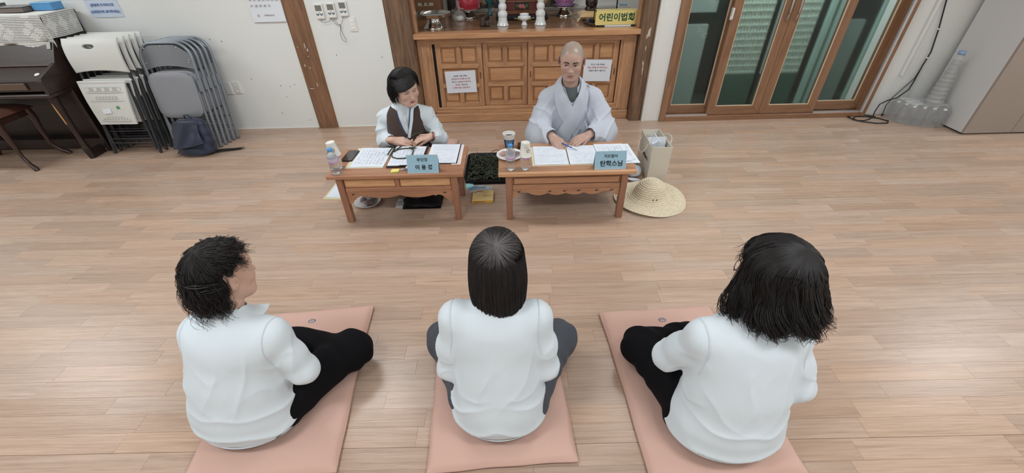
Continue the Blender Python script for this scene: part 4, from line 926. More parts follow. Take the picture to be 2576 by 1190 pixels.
b = MB(); b.sheet(lambda u, v: (.13 + .24 * u, -.0 + .08 * u + (v - .5) * .045 * (1 - .4 * u), .012 + .010 * math.sin(u * 5) * (1 - u) + .004), 12, 2, .008); b.build('shoulder_strap', M_STRAP, bp)
b = MB(); b.lathe([(.010, 0), (.014, 0), (.014, .003), (.010, .003), (.010, 0)], 16, M=T(.365, .075, .014, rx=.2)); b.build('strap_ring', mat('strap_ring', rgb(190, 170, 140), .3, metal=.8), bp)
b = MB(); b.tube([(-.13, -.03, .02), (-.175, -.02, .018), (-.18, .0, .012)], .012, 8); b.build('strap_end', M_STRAP, bp)
b = MB(); b.lathe([(.012, 0), (.017, 0), (.017, .004), (.012, .004), (.012, 0)], 16, M=T(-.175, -.035, .014, rx=.6)); b.build('strap_buckle', mat('strap_ring', rgb(190, 170, 140), .3, metal=.8), bp)

# ================================================================== right side: wardrobe, wrapped bottles, cable
cb = thing('wardrobe', 'tall pale wardrobe with a taupe front in the right corner', 'wardrobe')
MB().box(4.172, 5.55, 3.635, 4.12, .012, 2.0, .002).build('side_body', mat('wardrobe_side', rgb(212, 213, 213), .6), cb)
M_TAUPE = mat('wardrobe_front', rgb(160, 147, 137), .6)
MB().box(4.172, 4.610, 3.612, 3.634, .012, 2.0, .0015).build('front_panel', M_TAUPE, cb)
MB().box(4.614, 5.08, 3.612, 3.634, .012, 2.0, .0015).build('front_panel', M_TAUPE, cb)
MB().box(5.084, 5.55, 3.612, 3.634, .012, 2.0, .0015).build('front_panel', M_TAUPE, cb)
MB().box(4.18, 5.54, 3.63, 4.11, 0, .012).build('plinth', mat('dark_plinth', rgb(48, 44, 42), .8), cb)
anchor(cb, (4.86, 3.86, 0))
M_CABLE = mat('cable_black', rgb(30, 31, 34), .45)
b = MB()
b.tube([(3.862, 4.155, 2.2), (3.866, 4.155, 1.03), (3.93, 4.15, .80), (3.975, 4.15, .60), (3.965, 4.15, .475), (3.955, 4.14, .33), (3.93, 4.12, .26), (3.84, 4.10, .19), (3.76, 4.10, .165), (3.68, 4.08, .135), (3.66, 4.07, .07), (3.645, 4.05, .02), (3.60, 4.02, .006), (3.52, 3.99, .006), (3.46, 4.0, .006), (3.45, 4.05, .006), (3.52, 4.10, .006), (3.62, 4.09, .006), (3.71, 4.03, .006), (3.745, 3.96, .006), (3.70, 3.91, .008), (3.60, 3.91, .008), (3.50, 3.95, .008), (3.43, 4.01, .010), (3.42, 4.08, .010), (3.50, 4.13, .010), (3.60, 4.125, .012), (3.70, 4.08, .008)], .0055, 8)
b.tube([(3.967, 4.15, .50), (3.955, 4.15, .36), (3.88, 4.145, .25), (3.83, 4.14, .18), (3.80, 4.135, .10), (3.795, 4.12, .02)], .0035, 8)
cbl = thing('cable', 'black cable running down the wall and coiled on the floor by the glass door', 'cable', (0, 0, 0)); b.build('cord', M_CABLE, cbl)
b = MB(); b.tube([(3.795, 4.12, .02), (3.795, 4.115, .001)], .009, 8); b.build('end_plug', M_CABLE, cbl)
b = MB(); b.tube([(3.70, 4.08, .008), (3.735, 4.065, .008)], .006, 8); b.build('jack', mat('jack_brass', rgb(196, 184, 140), .3, metal=.7), cbl)
b = MB(); 
for (x, z) in ((3.93, .80), (3.972, .55)): b.lathe([(.009, -.006), (.010, 0), (.009, .006)], 10, c=(x, 4.15, z))
b.build('cable_tie', M_PLATE, cbl); anchor(cbl, (3.6, 4.02, 0))
wbt = thing('bottled_water_pack', 'plastic wrapped pack of water bottles on the floor against the wardrobe', 'bottles', (3.985, 3.93, 0))
M_PET = mat('pet_clear', rgb(240, 244, 246), .06, trans=.9, ior=1.33, alpha=.6); M_CAPW = mat('cap_white', rgb(232, 236, 242), .4)
for i in range(4):
    for j in range(3):
        x, y = -.17 + i * .072 + .02 * j, .10 - j * .072 - i * .03
        b = MB(); b.lathe([(.0001, .003), (.028, .003), (.031, .012), (.031, .05), (.029, .055), (.031, .06), (.031, .13), (.026, .15), (.013, .165)], 14, c=(x, y, 0)); b.build('bottle', M_PET, wbt)
        b = MB(); b.lathe([(.0135, .165), (.0145, .166), (.0145, .18), (.0001, .181)], 12, c=(x, y, 0)); b.build('cap', M_CAPW, wbt)
def wrap(u, v):
    a = 2 * PI * u; z = v * .2; r = (1.03 + .03 * math.sin(a * 7 + z * 30) + .02 * math.sin(a * 19 + z * 80)) * (1 - .12 * max(0, v - .75) * 4)
    ex = math.copysign(abs(math.cos(a)) ** .7, math.cos(a)) * .185 * r; ey = math.copysign(abs(math.sin(a)) ** .7, math.sin(a)) * .125 * r
    return (-.02 + ex, .005 + ey - .42 * ex * .9 * .9 + .0, .001 + z)
M_WRAP = mat('wrap_film', rgb(225, 228, 230), .2, trans=.5, alpha=.35, bump=.8, bscale=45)
b = MB(); b.sheet(wrap, 60, 16); b.build('wrap_film', M_WRAP, wbt)
def wtop(u, v):
    p = wrap(u, 1); k = v; return (-.02 + (p[0] + .02) * k, .005 + (p[1] - .005) * k, .201 + .012 * math.sin(u * 40) * k * (1 - k) * 4 + .006 * math.sin(v * 30 + u * 20))
b = MB(); b.sheet(wtop, 50, 10); b.build('wrap_top', mat('wrap_top', rgb(222, 226, 228), .25, trans=.3, alpha=.6, bump=.8, bscale=45), wbt)
cs = thing('cup_sleeve', 'tall plastic sleeve of disposable cups standing on the bottle pack', 'cups', (4.02, 3.90, .216))
b = MB()
b.sheet(lambda u, v: ((.068 - .040 * v) * math.cos(2 * PI * u) * (1 + .08 * math.sin(v * 70) + .07 * math.sin(u * 31)), (.068 - .040 * v) * math.sin(2 * PI * u) * (1 + .08 * math.sin(v * 70)), .42 * v), 28, 60); b.build('sleeve_film', mat('sleeve_film', rgb(222, 225, 226), .15, trans=.4, alpha=.5, bump=1, bscale=60), cs)
for k in range(14): 
    b = MB(); z = .01 + k * .026; r = .056 - .034 * z / .42; b.lathe([(r * .8, z - .004), (r, z + .02), (r * 1.04, z + .022), (r * .97, z + .022), (r * .78, z)], 20); b.build('cup', mat('clear_cup', rgb(226, 230, 230), .2, trans=.3, alpha=.7), cs)
b = MB(); b.lathe([(.0001, .42), (.026, .42), (.028, .45), (.0001, .452)], 16); b.build('blue_tie', mat('tie_blue', rgb(140, 170, 210), .4), cs)

# ================================================================== low tables and what stands on them
TZ = .374
M_TW = wood('table_wood', rgb(180, 130, 98), rgb(150, 104, 78), 'X', 0.34, 1.0, coat=.3); M_TWZ = wood('table_wood_z', rgb(162, 116, 90), rgb(132, 90, 70), 'Z', 0.34, 1.0, coat=.3)
M_TWY = wood('table_wood_y', rgb(160, 106, 80), rgb(128, 82, 60), 'Y', 0.34, 1.0, coat=.3)
M_TP = wood('table_panel', rgb(222, 178, 130), rgb(196, 146, 104), 'X', 0.34, 1.2, coat=.2, coarse=1.6)
M_T2 = wood('table2_wood', rgb(188, 142, 108), rgb(158, 112, 84), 'X', 0.34, 1.0, coat=.3); M_T2E = wood('table2_edge', rgb(214, 166, 126), rgb(186, 138, 102), 'X', 0.34, 1.0, coat=.3)
M_T2Z = wood('table2_wood_z', rgb(162, 116, 92), rgb(132, 92, 72), 'Z', 0.34, 1.0, coat=.3)
def poly_board(name, pts, y, th, m, parent):
    b = MB(); b.prism(pts, th, T(0, y + th, 0, rx=PI / 2)); return b.build(name, m, parent)
def low_table(x0, x1, y0, y1, kind, label):
    t = thing('low_table', label, 'table'); A = kind == 'a'
    mt, mz, me, mp = (M_TW, M_TWZ, M_TW, M_TP) if A else (M_T2, M_T2Z, M_T2E, M_T2)
    MB().box(x0, x1, y0 + .025, y1, TZ - .024, TZ, .002).build('tabletop', mt, t)
    MB().box(x0, x1, y0, y0 + .0247, TZ - .025, TZ, .003).build('front_edge', me, t)
    lx0, lx1, ly0, ly1 = x0 + .045, x1 - .045, y0 + .022, y1 - .03; lw = .043
    for (a, c_) in ((lx0, ly0), (lx1 - lw, ly0), (lx0, ly1 - lw), (lx1 - lw, ly1 - lw)):
        b = MB(); b.box(a, a + lw, c_, c_ + lw, .0, TZ - .0245, .003); b.build('leg', mz, t)
    fy = ly0 + .010; a, c_ = lx0 + lw + .001, lx1 - lw - .001
    for yy in (fy, ly1 - .024):
        MB().box(a, c_, yy, yy + .016, .333, TZ - .0245, .002).build('upper_rail', mt, t)
        MB().box(a, c_, yy, yy + .016, .236, .266, .003).build('lower_rail', mt, t)
        MB().box(a, c_, yy + .011, yy + .017, .266, .333).build('backing_board', mt, t)
        if A:
            mx = (a + c_) / 2
            MB().box(mx - .013, mx + .013, yy, yy + .016, .2665, .3325, .002).build('divider', mt, t)
            for (p, q) in ((a + .004, mx - .016), (mx + .016, c_ - .004)):
                b = MB(); b.frustum(p, q, .271, .328, 0, .007, .004, T(0, yy + .0115, 0, rx=PI / 2)); b.build('panel', mp, t)
        else:
            b = MB(); b.frustum(a + .006, c_ - .006, .272, .327, 0, .012, .008, T(0, yy + .0115, 0, rx=PI / 2)); b.build('panel', mp, t)
            b = MB(); b.tube([(a, yy + .003, .332), (c_, yy + .003, .332)], .003, 6); b.tube([(a, yy + .003, .268), (c_, yy + .003, .268)], .003, 6); b.build('bead', mt, t)
        # scalloped apron
        W = c_ - a; top = .2355; pts = [(a, top)]
        n = 72; low = []
        for k in range(n + 1):
            u = k / n; e = min(u, 1 - u)
            if A:
                z = .196 if e > .16 else .196
                z = .192 - .010 * math.sin(PI * ((u - .5) / .34 + .5)) ** 2 * 0 
                if e >= .17: 
                    w_ = (u - .17) / .66; z = .207 - .022 * abs(math.sin(w_ * 2 * PI)) ** .75
                elif e > .09: z = .193 + .010 * math.sin((e - .09) / .08 * PI)
                elif e > .035: z = .193 - (.09 - e) / .055 * .042 + .004 * math.sin((e - .035) / .055 * 2 * PI)
                else: z = .140 + e * .3
            else:
                if e >= .16: w_ = (u - .16) / .68; z = .207 - .019 * abs(math.sin(w_ * 4 * PI)) ** .6 - (.006 if abs(w_ - .5) < .02 else 0)
                elif e > .055: z = .214 - .006 * (e - .055) / .1
                elif e > .04: z = .188 + (e - .04) / .015 * .026
                else: z = .168 + .012 * math.sin(e / .04 * PI)
            low.append((a + W * u, z))
        pts = low + [(c_, top), (a, top)]
        poly_board('scalloped_apron', pts, yy + .003, .011, mt, t)
        if yy == fy:
            hb = MB()
            for u in ((.06, .93) if A else (.06, .35, .49, .62, .79, .93)):
                hb.prism([(-.012, -.004), (-.003, -.006), (.008, -.002), (.012, .006), (.002, .003), (-.008, .004)], .001, T(a + W * u, yy + .0025, .219, rx=PI / 2))
            hb.build('cloud_cutouts', mat('cutout_dark', rgb(74, 58, 50), .8), t)['kind'] = 'stuff'
    for xx in (lx0 + .010, lx1 - .026):
        MB().box(xx, xx + .016, ly0 + lw + .001, ly1 - lw - .001, .236, TZ - .0245, .002).build('side_rail', M_TWY, t)
        b = MB(); ya, yb = ly0 + lw + .001, ly1 - lw - .001
        pts = [(ya, .2355), (ya, .16), (ya + .04, .195), (ya + .08, .205), (yb - .08, .205), (yb - .04, .195), (yb, .16), (yb, .2355)]
        b.prism(pts, .011, T(xx + .003, 0, 0) @ Matrix(((0, 0, 1, 0), (1, 0, 0, 0), (0, 1, 0, 0), (0, 0, 0, 1)))); b.build('side_apron', M_TWY, t)
    for z in ((.30,) if A else ()):
        pass
    if not A:
        b = MB()
        for z in (.325, .245): b.lathe([(.0001, .001), (.004, .001), (.0045, 0)], 10, M=T(lx1 - .012, ly0 + .003, z, rx=PI / 2))
        b.build('wood_plugs', mat('plug_pale', rgb(196, 170, 150), .6), t)['kind'] = 'stuff'
    anchor(t, ((x0 + x1) / 2, (y0 + y1) / 2, 0)); return t
low_table(-1.200, -.314, 2.385, 2.800, 'a', 'reddish low wooden table with two front panels before the woman in the vest')
low_table(-.089, .800, 2.370, 2.825, 'b', 'lighter low wooden table with one long front panel before the monk')

# bottles
M_PETB = mat('bottle_clear', rgb(240, 246, 250), .06, trans=.92, ior=1.22); M_CAPB = mat('cap_blue', rgb(84, 158, 222), .4); M_WATER = mat('water', rgb(240, 246, 250), .0, trans=1.0, ior=1.33)
M_LABEL = mat('bottle_label', rgb(222, 218, 232), .4, alpha=.6); M_PINKB = mat('label_pink', rgb(198, 150, 206), .4)
def bottle(x, y, label, cap=True):
    t = thing('water_bottle', label, 'bottle', (x, y, TZ), group='small water bottles'); rp = lambda a, z: 1 + (.018 * math.cos(5 * a) if z < .055 else 0)
    b = MB(); prof = [(.0001, .004), (.012, .002), (.024, .001), (.029, .005), (.0305, .012)]
    for k in range(14): z = .016 + k * .0045; prof.append((.0305 - (.0018 if k % 2 else 0), z))
    prof += [(.0305, .08), (.0305, .114), (.029, .124), (.0235, .138), (.016, .149), (.0125, .153), (.0125, .160)]
    b.lathe(prof, 36, ripple=rp); b.build('bottle_body', M_PETB, t)
    b = MB(); b.lathe([(.0309, .082), (.0312, .084), (.0312, .112), (.0309, .114)], 36); b.build('label_band', M_LABEL, t)
    b = MB(); b.lathe([(.0313, .0825), (.0316, .083), (.0316, .090), (.0313, .0905)], 36); b.build('pink_stripe', M_PINKB, t)
    if cap:
        b = MB(); b.lathe([(.014, .156), (.0152, .157), (.0152, .172), (.014, .1745), (.0001, .175)], 28, ripple=lambda a, z: 1 + .015 * math.cos(28 * a)); b.build('cap', M_CAPB, t)
    else:
        b = MB(); b.lathe([(.014, .156), (.0152, .157), (.0152, .168), (.0001, .169)], 20); b.build('cap', M_CAPB, t)
    return t
M_CUP = mat('paper_cup', rgb(230, 230, 222), .55, bump=.1, bscale=120); M_INK = mat('cup_ink', rgb(60, 62, 60), .6)
def paper_cup(x, y, label, tilt=0.0, rz=0.0):
    t = thing('paper_cup', label, 'cup', (x, y, TZ + .094)); t.rotation_euler = (0, tilt, rz)
    b = MB(); b.lathe([(.0375, .0), (.039, .0015), (.0375, .003), (.036, .004), (.0285, .088), (.0288, .090), (.0275, .0905), (.0268, .086), (.0001, .086)], 40); b.build('cup_wall', M_CUP, t)
    b = MB(); c0 = (.0, -.0336, .042); R_ = .0125
    def on(a_, z): r = .0362 - (z - .004) * (.0362 - .0287) / .084; return (r * math.sin(a_), -r * math.cos(a_), z)
    for k in range(28):
        a1, a2 = 2 * PI * k / 28, 2 * PI * (k + 1) / 28; q = []
        for rr, aa in ((R_, a1), (R_, a2), (R_ - .0028, a2), (R_ - .0028, a1)): p = on(.35 + rr * math.cos(aa) / .033, .045 + rr * math.sin(aa)); q.append((p[0] * 1.012, p[1] * 1.012, p[2]))
        b.add(q, [(0, 1, 2, 3)])
    for dx, dz in ((-.005, .004), (-.005, 0), (-.005, -.004), (-.0015, .001), (.002, .004), (.002, 0), (.002, -.004), (.0055, .001)):
        q = []
        for ex, ez in ((-.0016, -.001), (.0016, -.001), (.0016, .001), (-.0016, .001)): p = on(.35 + (dx + ex) / .033, .045 + dz + ez); q.append((p[0] * 1.012, p[1] * 1.012, p[2]))
        b.add(q, [(0, 1, 2, 3)])
    for k in range(7):
        q = []
        for ex, ez in ((-.0012, -.0012), (.0012, -.0012), (.0012, .0012), (-.0012, .0012)): p = on(-.3 + k * .1 + ex / .033, .066 + ez); q.append((p[0] * 1.012, p[1] * 1.012, p[2]))
        b.add(q, [(0, 1, 2, 3)])
    b.build('printed_ring', M_INK, t)['kind'] = 'stuff'
    return t
bottle(-1.142, 2.432, 'small water bottle with blue cap on the left table front corner')
bottle(-1.150, 2.505, 'small water bottle under an upturned paper cup on the left table', False)
paper_cup(-1.150, 2.505, 'white paper cup upturned over a bottle on the left table', -.10)
bottle(-.008, 2.430, 'small water bottle with blue cap on the right table')
bottle(.086, 2.430, 'small water bottle under an upturned paper cup on the right table', False)
paper_cup(.086, 2.430, 'white paper cup upturned over a bottle on the right table', .02, .2)
# coffee cup
t = thing('coffee_cup', 'large navy and white paper cup of dark coffee on the right table', 'cup', (-.016, 2.757, TZ))
M_CW = mat('cup_white', rgb(228, 228, 224), .5)
b = MB(); b.lathe([(.0001, .002), (.028, .002), (.029, .0), (.0295, .004), (.0425, .104), (.0445, .106), (.0445, .109), (.042, .109), (.0405, .104), (.0375, .080), (.0001, .080)], 44); b.build('cup_wall', M_CW, t)
b = MB(); b.lathe([(.0297, .004), (.0301, .005), (.0386, .072), (.0382, .073)], 44); b.build('navy_band', mat('cup_navy', rgb(34, 70, 104), .5), t)
b = MB(); b.lathe([(.0001, .085), (.0383, .085)], 36); b.build('coffee', mat('coffee', rgb(44, 26, 18), .08), t)
b = MB()
for r in range(4):
    for k in range(5):
        a_ = -.55 + k * .26 + .05 * (r % 2); z = .018 + r * .014; rr = .0302 + (z - .005) * (.0386 - .0301) / .067 + .0004
        hw, hh = .0032, .0042
        if (r * 5 + k) % 4 == 1: pts = [(math.cos(q * PI / 4) * hw, math.sin(q * PI / 4) * hh) for q in range(8)]
        else: pts = [(-hw, -hh), (hw * .3, -hh), (hw, hh), (-hw * .2, hh * .4)]
        b.add([(rr * math.sin(a_ + px_ / .035), -rr * math.cos(a_ + px_ / .035), z + pz) for px_, pz in pts], [tuple(range(len(pts)))])
b.build('printed_letters', mat('cup_print', rgb(196, 212, 222), .5), t)['kind'] = 'stuff'
# snack dishes
M_DISH = mat('foam_dish', rgb(232, 234, 234), .45); M_WRAPC = mat('clear_wrapper', rgb(230, 226, 226), .12, trans=.6, alpha=.45, bump=.8, bscale=120)
def wrapped_snack(x, y, z, r, m, label, rz, parent_group):
    s_ = thing('wrapped_snack', label, 'snack', (x, y, z), rz, group=parent_group)
    b = MB(); b.lathe([(.0001, 0), (r * .8, .002), (r, r * .35), (r * .7, r * .8), (.0001, r * .95)], 18, ripple=lambda a, zz: 1 + .12 * math.cos(2 * a) + .04 * math.sin(5 * a)); b.build('snack', m, s_)
    b = MB(); b.sheet(lambda u, v: ((u - .5) * r * 3.2, (v - .5) * r * 2.0 * (1 + .2 * abs(u - .5) * 2), r * (.98 + .1 * math.sin(u * 17 + v * 9)) * max(0.15, math.cos((u - .5) * 2.6)) * max(.3, math.cos((v - .5) * 2.2)) + .002), 12, 8); b.build('wrapper', M_WRAPC, s_)
    return s_
def dish(x, y, z, label, r=.092, tilt=0):
    t = thing('snack_dish', label, 'dish', (x, y, z)); b = MB()
    b.lathe([(.0001, .0), (r * .68, .0), (r * .74, .004), (r * .97, .016), (r, .018), (r * .99, .020), (r * .95, .018), (r * .72, .007), (.0001, .004)], 48, ripple=lambda a, zz: 1 + (.008 * math.cos(24 * a) if zz > .012 else 0)); b.build('plate', M_DISH, t); return t
dish(-.012, 2.615, TZ, 'white foam dish of wrapped sweets behind the bottles on the right table')
M_CHOC = mat('choc', rgb(92, 52, 38), .4); M_CHOC2 = mat('choc_red', rgb(96, 28, 40), .4); M_CHOC3 = mat('cookie', rgb(190, 140, 116), .5)
for (x, y, r, m, rz, lab) in ((-.052, 2.63, .026, M_CHOC3, .3, 'tan wrapped sweet at the left of the dish on the right table'), (.012, 2.60, .022, M_CHOC2, 1.2, 'dark red wrapped sweet at the front of the dish on the right table'), (.0, 2.655, .024, M_CHOC, .8, 'brown wrapped sweet at the back of the dish on the right table'), (.042, 2.632, .02, M_CHOC2, 2.2, 'dark red wrapped sweet at the right of the dish on the right table'), (-.028, 2.58, .018, M_CHOC3, 2.0, 'small tan wrapped sweet at the front left of the dish on the right table')):
    wrapped_snack(x, y, TZ + .007, r, m, lab, rz, 'wrapped sweets')
dish(-1.082, 2.66, 0, 'white foam dish of wrapped cakes on the floor under the left table', .095)
for (x, y, r, m, rz, lab) in ((-1.06, 2.635, .036, M_CHOC, .2, 'brown wrapped cake at the front of the floor dish under the left table'), (-1.12, 2.68, .026, M_CHOC2, 1.4, 'dark red wrapped cake at the left of the floor dish'), (-1.05, 2.70, .026, M_CHOC, 2.3, 'brown wrapped cake at the back right of the floor dish')):
    wrapped_snack(x, y, .007, r, m, lab, rz, 'wrapped sweets')
t = thing('walnut_block', 'small dark brown block behind the upturned cup on the right table', 'block', (.062, 2.745, TZ)); MB().box(-.018, .018, -.03, .04, 0, .028, .003).build('block_body', mat('dark_brown_block', rgb(62, 44, 32), .5), t); MB().box(-.0185, .0185, -.0305, .0405, .019, .021).build('lid_line', mat('dark_line', rgb(30, 22, 18), .5), t)
# phone
t = thing('smartphone', 'black smartphone lying on the left table beside the bottles', 'phone', (-1.124, 2.677, TZ), -.06)
b = MB(); b.prism(rounded(-.039, .039, -.083, .083, .012), .008, T(0, 0, 0)); b.build('phone_body', mat('phone_black', rgb(26, 26, 28), .4), t)
b = MB(); b.prism(rounded(-.036, .036, -.080, .080, .010), .0006, T(0, 0, .008)); b.build('screen', mat('screen_glass', rgb(20, 22, 26), .05, coat=1), t)
# sheets of paper
M_PG = mat('page_white', rgb(226, 234, 244), .65)
def doc(name, label, cat, x, y, w_, d_, rz, z, th=.002, lines='text', back=None, bw=(0, 0, 0, 0), seed=1):
    t = thing(name, label, cat, (x, y, z), rz); r = random.Random(seed)
    z0 = 0
    if back is not None: MB().box(-w_ / 2 - bw[0], w_ / 2 + bw[1], -d_ / 2 - bw[2], d_ / 2 + bw[3], 0, .0012).build('folder', back, t); z0 = .0013
    b = MB(); b.sheet(lambda u, v: ((u - .5) * w_, (v - .5) * d_, z0 + th + .0015 * math.sin(u * 3 + v * 2)), 6, 6, th * .9, False); b.build('page', M_PG, t)
    b = MB(); zt = z0 + th + .0020
    if lines == 'text':
        y_ = d_ / 2 - .03
        while y_ > -d_ / 2 + .02:
            if r.random() < .62:
                x_ = -w_ / 2 + .02 + r.random() * .03
                while x_ < w_ / 2 - .03:
                    l = .006 + r.random() * .022
                    if r.random() < .75: b.box(x_, min(x_ + l, w_ / 2 - .015), y_, y_ + .0012, zt - .0001, zt)
                    x_ += l + .004
            y_ -= .010
    elif lines == 'table':
        nr = 26
        for k in range(nr):
            yy = d_ / 2 - .04 - k * (d_ - .07) / nr; 
            for c_ in range(8):
                x_ = -w_ / 2 + .018 + c_ * (w_ - .03) / 8
                if r.random() < .8: b.box(x_, x_ + (w_ - .04) / 8 * (.35 + .5 * r.random()), yy, yy + .0022, zt - .0001, zt)
    b.build('printed_text', M_INKG, t)['kind'] = 'stuff'
    return t
M_FOLD = mat('folder_cream', rgb(222, 214, 190), .6); M_BLKB = mat('board_black', rgb(26, 27, 30), .45)
doc('document', 'open printed sheet in a cream folder at the left of the left table', 'paper', -.965, 2.652, .225, .295, -.02, TZ, lines='table', back=M_FOLD, bw=(.028, .0, .012, .004), seed=3)
cl_ = doc('clipboard', 'black clipboard with a printed table in the middle of the left table', 'clipboard', -.716, 2.652, .225, .30, -.01, TZ + .0045, lines='table', back=M_BLKB, bw=(.004, .004, .014, .003), seed=5)
MB().box(-.115, -.02, -.168, -.150, .0013, .006, .002).build('clip', mat('clip_black', rgb(30, 30, 33), .3), cl_); MB().box(-.03, .07, -.160, -.149, .003, .009, .002).build('clip_jaw', mat('clip_steel', rgb(60, 62, 66), .3, metal=.7), cl_)
MB().box(-.122, -.113, .06, .16, .0018, .012, .002).build('clip', mat('clip_black', rgb(30, 30, 33), .3), cl_)
MB().box(.108, .120, -.11, .16, .0018, .010, .002).build('binder_spine', mat('clip_black', rgb(30, 30, 33), .3), cl_)
doc('document', 'printed letter on a black board at the right of the left table', 'paper', -.474, 2.682, .205, .30, -.015, TZ + .002, lines='text', back=M_BLKB, bw=(.0, .007, .004, .006), seed=8)
t = thing('paper_stack', 'pale sheets sticking out from under the letter on the left table', 'paper', (-.363, 2.675, TZ)); MB().box(-.04, .020, -.158, .152, 0, .0016).build('sheet', M_PAPER, t); MB().box(-.04, .012, -.150, .150, .0008, .0018).build('sheet', mat('pink_sheet', rgb(226, 210, 214), .6), t)
doc('document', 'open left page of a cream folder under the hands of the monk', 'paper', .262, 2.615, .222, .28, -.0, TZ, .004, back=M_FOLD, bw=(.016, .012, .008, .0), seed=12)
doc('document', 'right page of the cream folder on the right table', 'paper', .486, 2.618, .205, .285, -.01, TZ, .003, back=M_FOLD, bw=(.004, .002, .006, .0), seed=13)
doc('document', 'sheet with a dense printed table behind the blue name card on the right table', 'paper', .688, 2.63, .205, .275, .03, TZ + .0065, .001, lines='table', seed=15)
doc('document', 'lowest printed sheet overhanging the right edge of the right table', 'paper', .735, 2.62, .205, .30, .045, TZ + .001, .002, lines='table', seed=16)
# pens, note, prayer-bead cord
def pen(name, label, p0, p1, col):
    t = thing(name, label, 'pen', p0); d = Vector(p1) - Vector(p0)
    b = MB(); b.tube([(0, 0, 0), d * .72], .0045, 10); b.build('barrel', col, t)
    b = MB(); b.tube([d * .72, d * .9, d], [.0045, .004, .0008], 10); b.build('tip', mat('pen_tip', rgb(170, 180, 196), .3, metal=.4), t)
    b = MB(); b.tube([d * .02 + Vector((0, 0, .006)), d * .3 + Vector((0, 0, .0065))], .0014, 6); b.build('clip', col, t); return t
M_PENB = mat('pen_blue', rgb(48, 98, 168), .3)
pen('pen', 'blue pen lying behind the name card on the left table', (-.635, 2.462, TZ + .006), (-.735, 2.448, TZ + .006), mat('pen_pale', rgb(120, 150, 196), .3, trans=.3))
t = thing('white_eraser', 'small white eraser beside the left name card', 'eraser', (-.690, 2.482, TZ)); MB().box(-.010, .012, -.012, .010, 0, .010, .002).build('eraser_body', M_PLATE, t); MB().box(.004, .0121, -.0121, .0101, 0, .0102).build('sleeve', M_PG, t)
t = thing('sticky_note', 'yellow sticky note on the front of the left table', 'note', (-.764, 2.443, TZ), .03); b = MB(); b.sheet(lambda u, v: ((u - .5) * .05, (v - .5) * .055, .002 + .006 * (1 - v) ** 2), 5, 6, .0012); b.build('sheet', mat('note_yellow', rgb(236, 232, 130), .7), t); MB().box(-.025, .025, -.0275, .0275, .0, .0012).build('under_sheet', mat('note_yellow2', rgb(226, 222, 120), .7), t)
M_CORD = mat('dark_green_cord', rgb(54, 60, 44), .7, bump=.5, bscale=150)
t = thing('braided_cord', 'dark green knotted cord loop lying on the clipboard', 'cord', (-.76, 2.69, TZ + .0075)); z = .006
cx_, cy_ = .76, -2.69
loop = [(-.835, 2.70), (-.833, 2.66), (-.815, 2.62), (-.78, 2.600), (-.735, 2.597), (-.702, 2.615), (-.688, 2.655), (-.69, 2.715), (-.70, 2.745), (-.715, 2.762), (-.76, 2.757), (-.80, 2.745), (-.828, 2.725)]
b = MB(); b.tube([(x + .76, y - 2.69, z + .0015 * math.sin(i * 2)) for i, (x, y) in enumerate(loop)], .0042, 8, closed=True); b.build('loop', M_CORD, t)
b = MB(); b.tube([(-.085, .11, z + .001), (-.092, .03, z + .004), (-.098, -.03, z)], .0045, 8); b.tube([(-.03, .105, z), (-.05, .05, z + .005), (-.062, .015, z)], .004, 8); b.build('loose_strand', M_CORD, t)
b = MB()
for a in range(7): q = a * 2 * PI / 7; b.tube([(.058, .068, z + .004), (.058 + .032 * math.cos(q), .068 + .026 * math.sin(q), z + .003)], [.005, .0018], 6)
b.build('star_knot', M_CORD, t)
# tent name cards
def name_card(x, y, label, l1, s1, l2, s2, rz):
    t = thing('name_card', label, 'name card', (x, y, TZ), rz); m = mat('card_blue', rgb(160, 200, 220), .4); w_ = .1; h_ = .118
    tilt = math.radians(14); mm = mat('card_sleeve', rgb(196, 222, 232), .15, coat=.5)
    b = MB(); b.box(-w_, w_, -.0006, .0006, 0, h_, M=T(0, 0, 0, rx=-tilt)); b.build('front_panel', m, t)
    b = MB(); b.box(-w_, w_, -.0006, .0006, 0, h_, M=T(0, 2 * h_ * math.sin(tilt), 0, rx=tilt)); b.build('back_panel', m, t)
    b = MB(); [b.box(*q, M=T(0, 0, 0, rx=-tilt)) for q in ((-w_, -w_ + .0025, -.0012, -.0006, 0, h_), (w_ - .0025, w_, -.0012, -.0006, 0, h_), (-w_, w_, -.0012, -.0006, 0, .0025), (-w_, w_, -.0012, -.0006, h_ - .0025, h_))]; b.build('sleeve_edge', mm, t)
    R = T(0, 0, 0, rx=-tilt)
    lettering(t, l1, s1, M_BLACK, R @ T(0.0, -.0014, .085, rx=PI / 2), bold=.0004)
    lettering(t, l2, s2, M_BLACK, R @ T(0.006, -.0014, .036, rx=PI / 2), bold=.0010)
    return t
name_card(-.572, 2.407, 'pale blue name card with three spaced syllables on the left table', '부단장', .026, '이 용 경', .034, -.01)
name_card(.630, 2.398, 'pale blue name card with bold four syllable name on the right table', '지도법사', .024, '탄학스님', .040, .01)

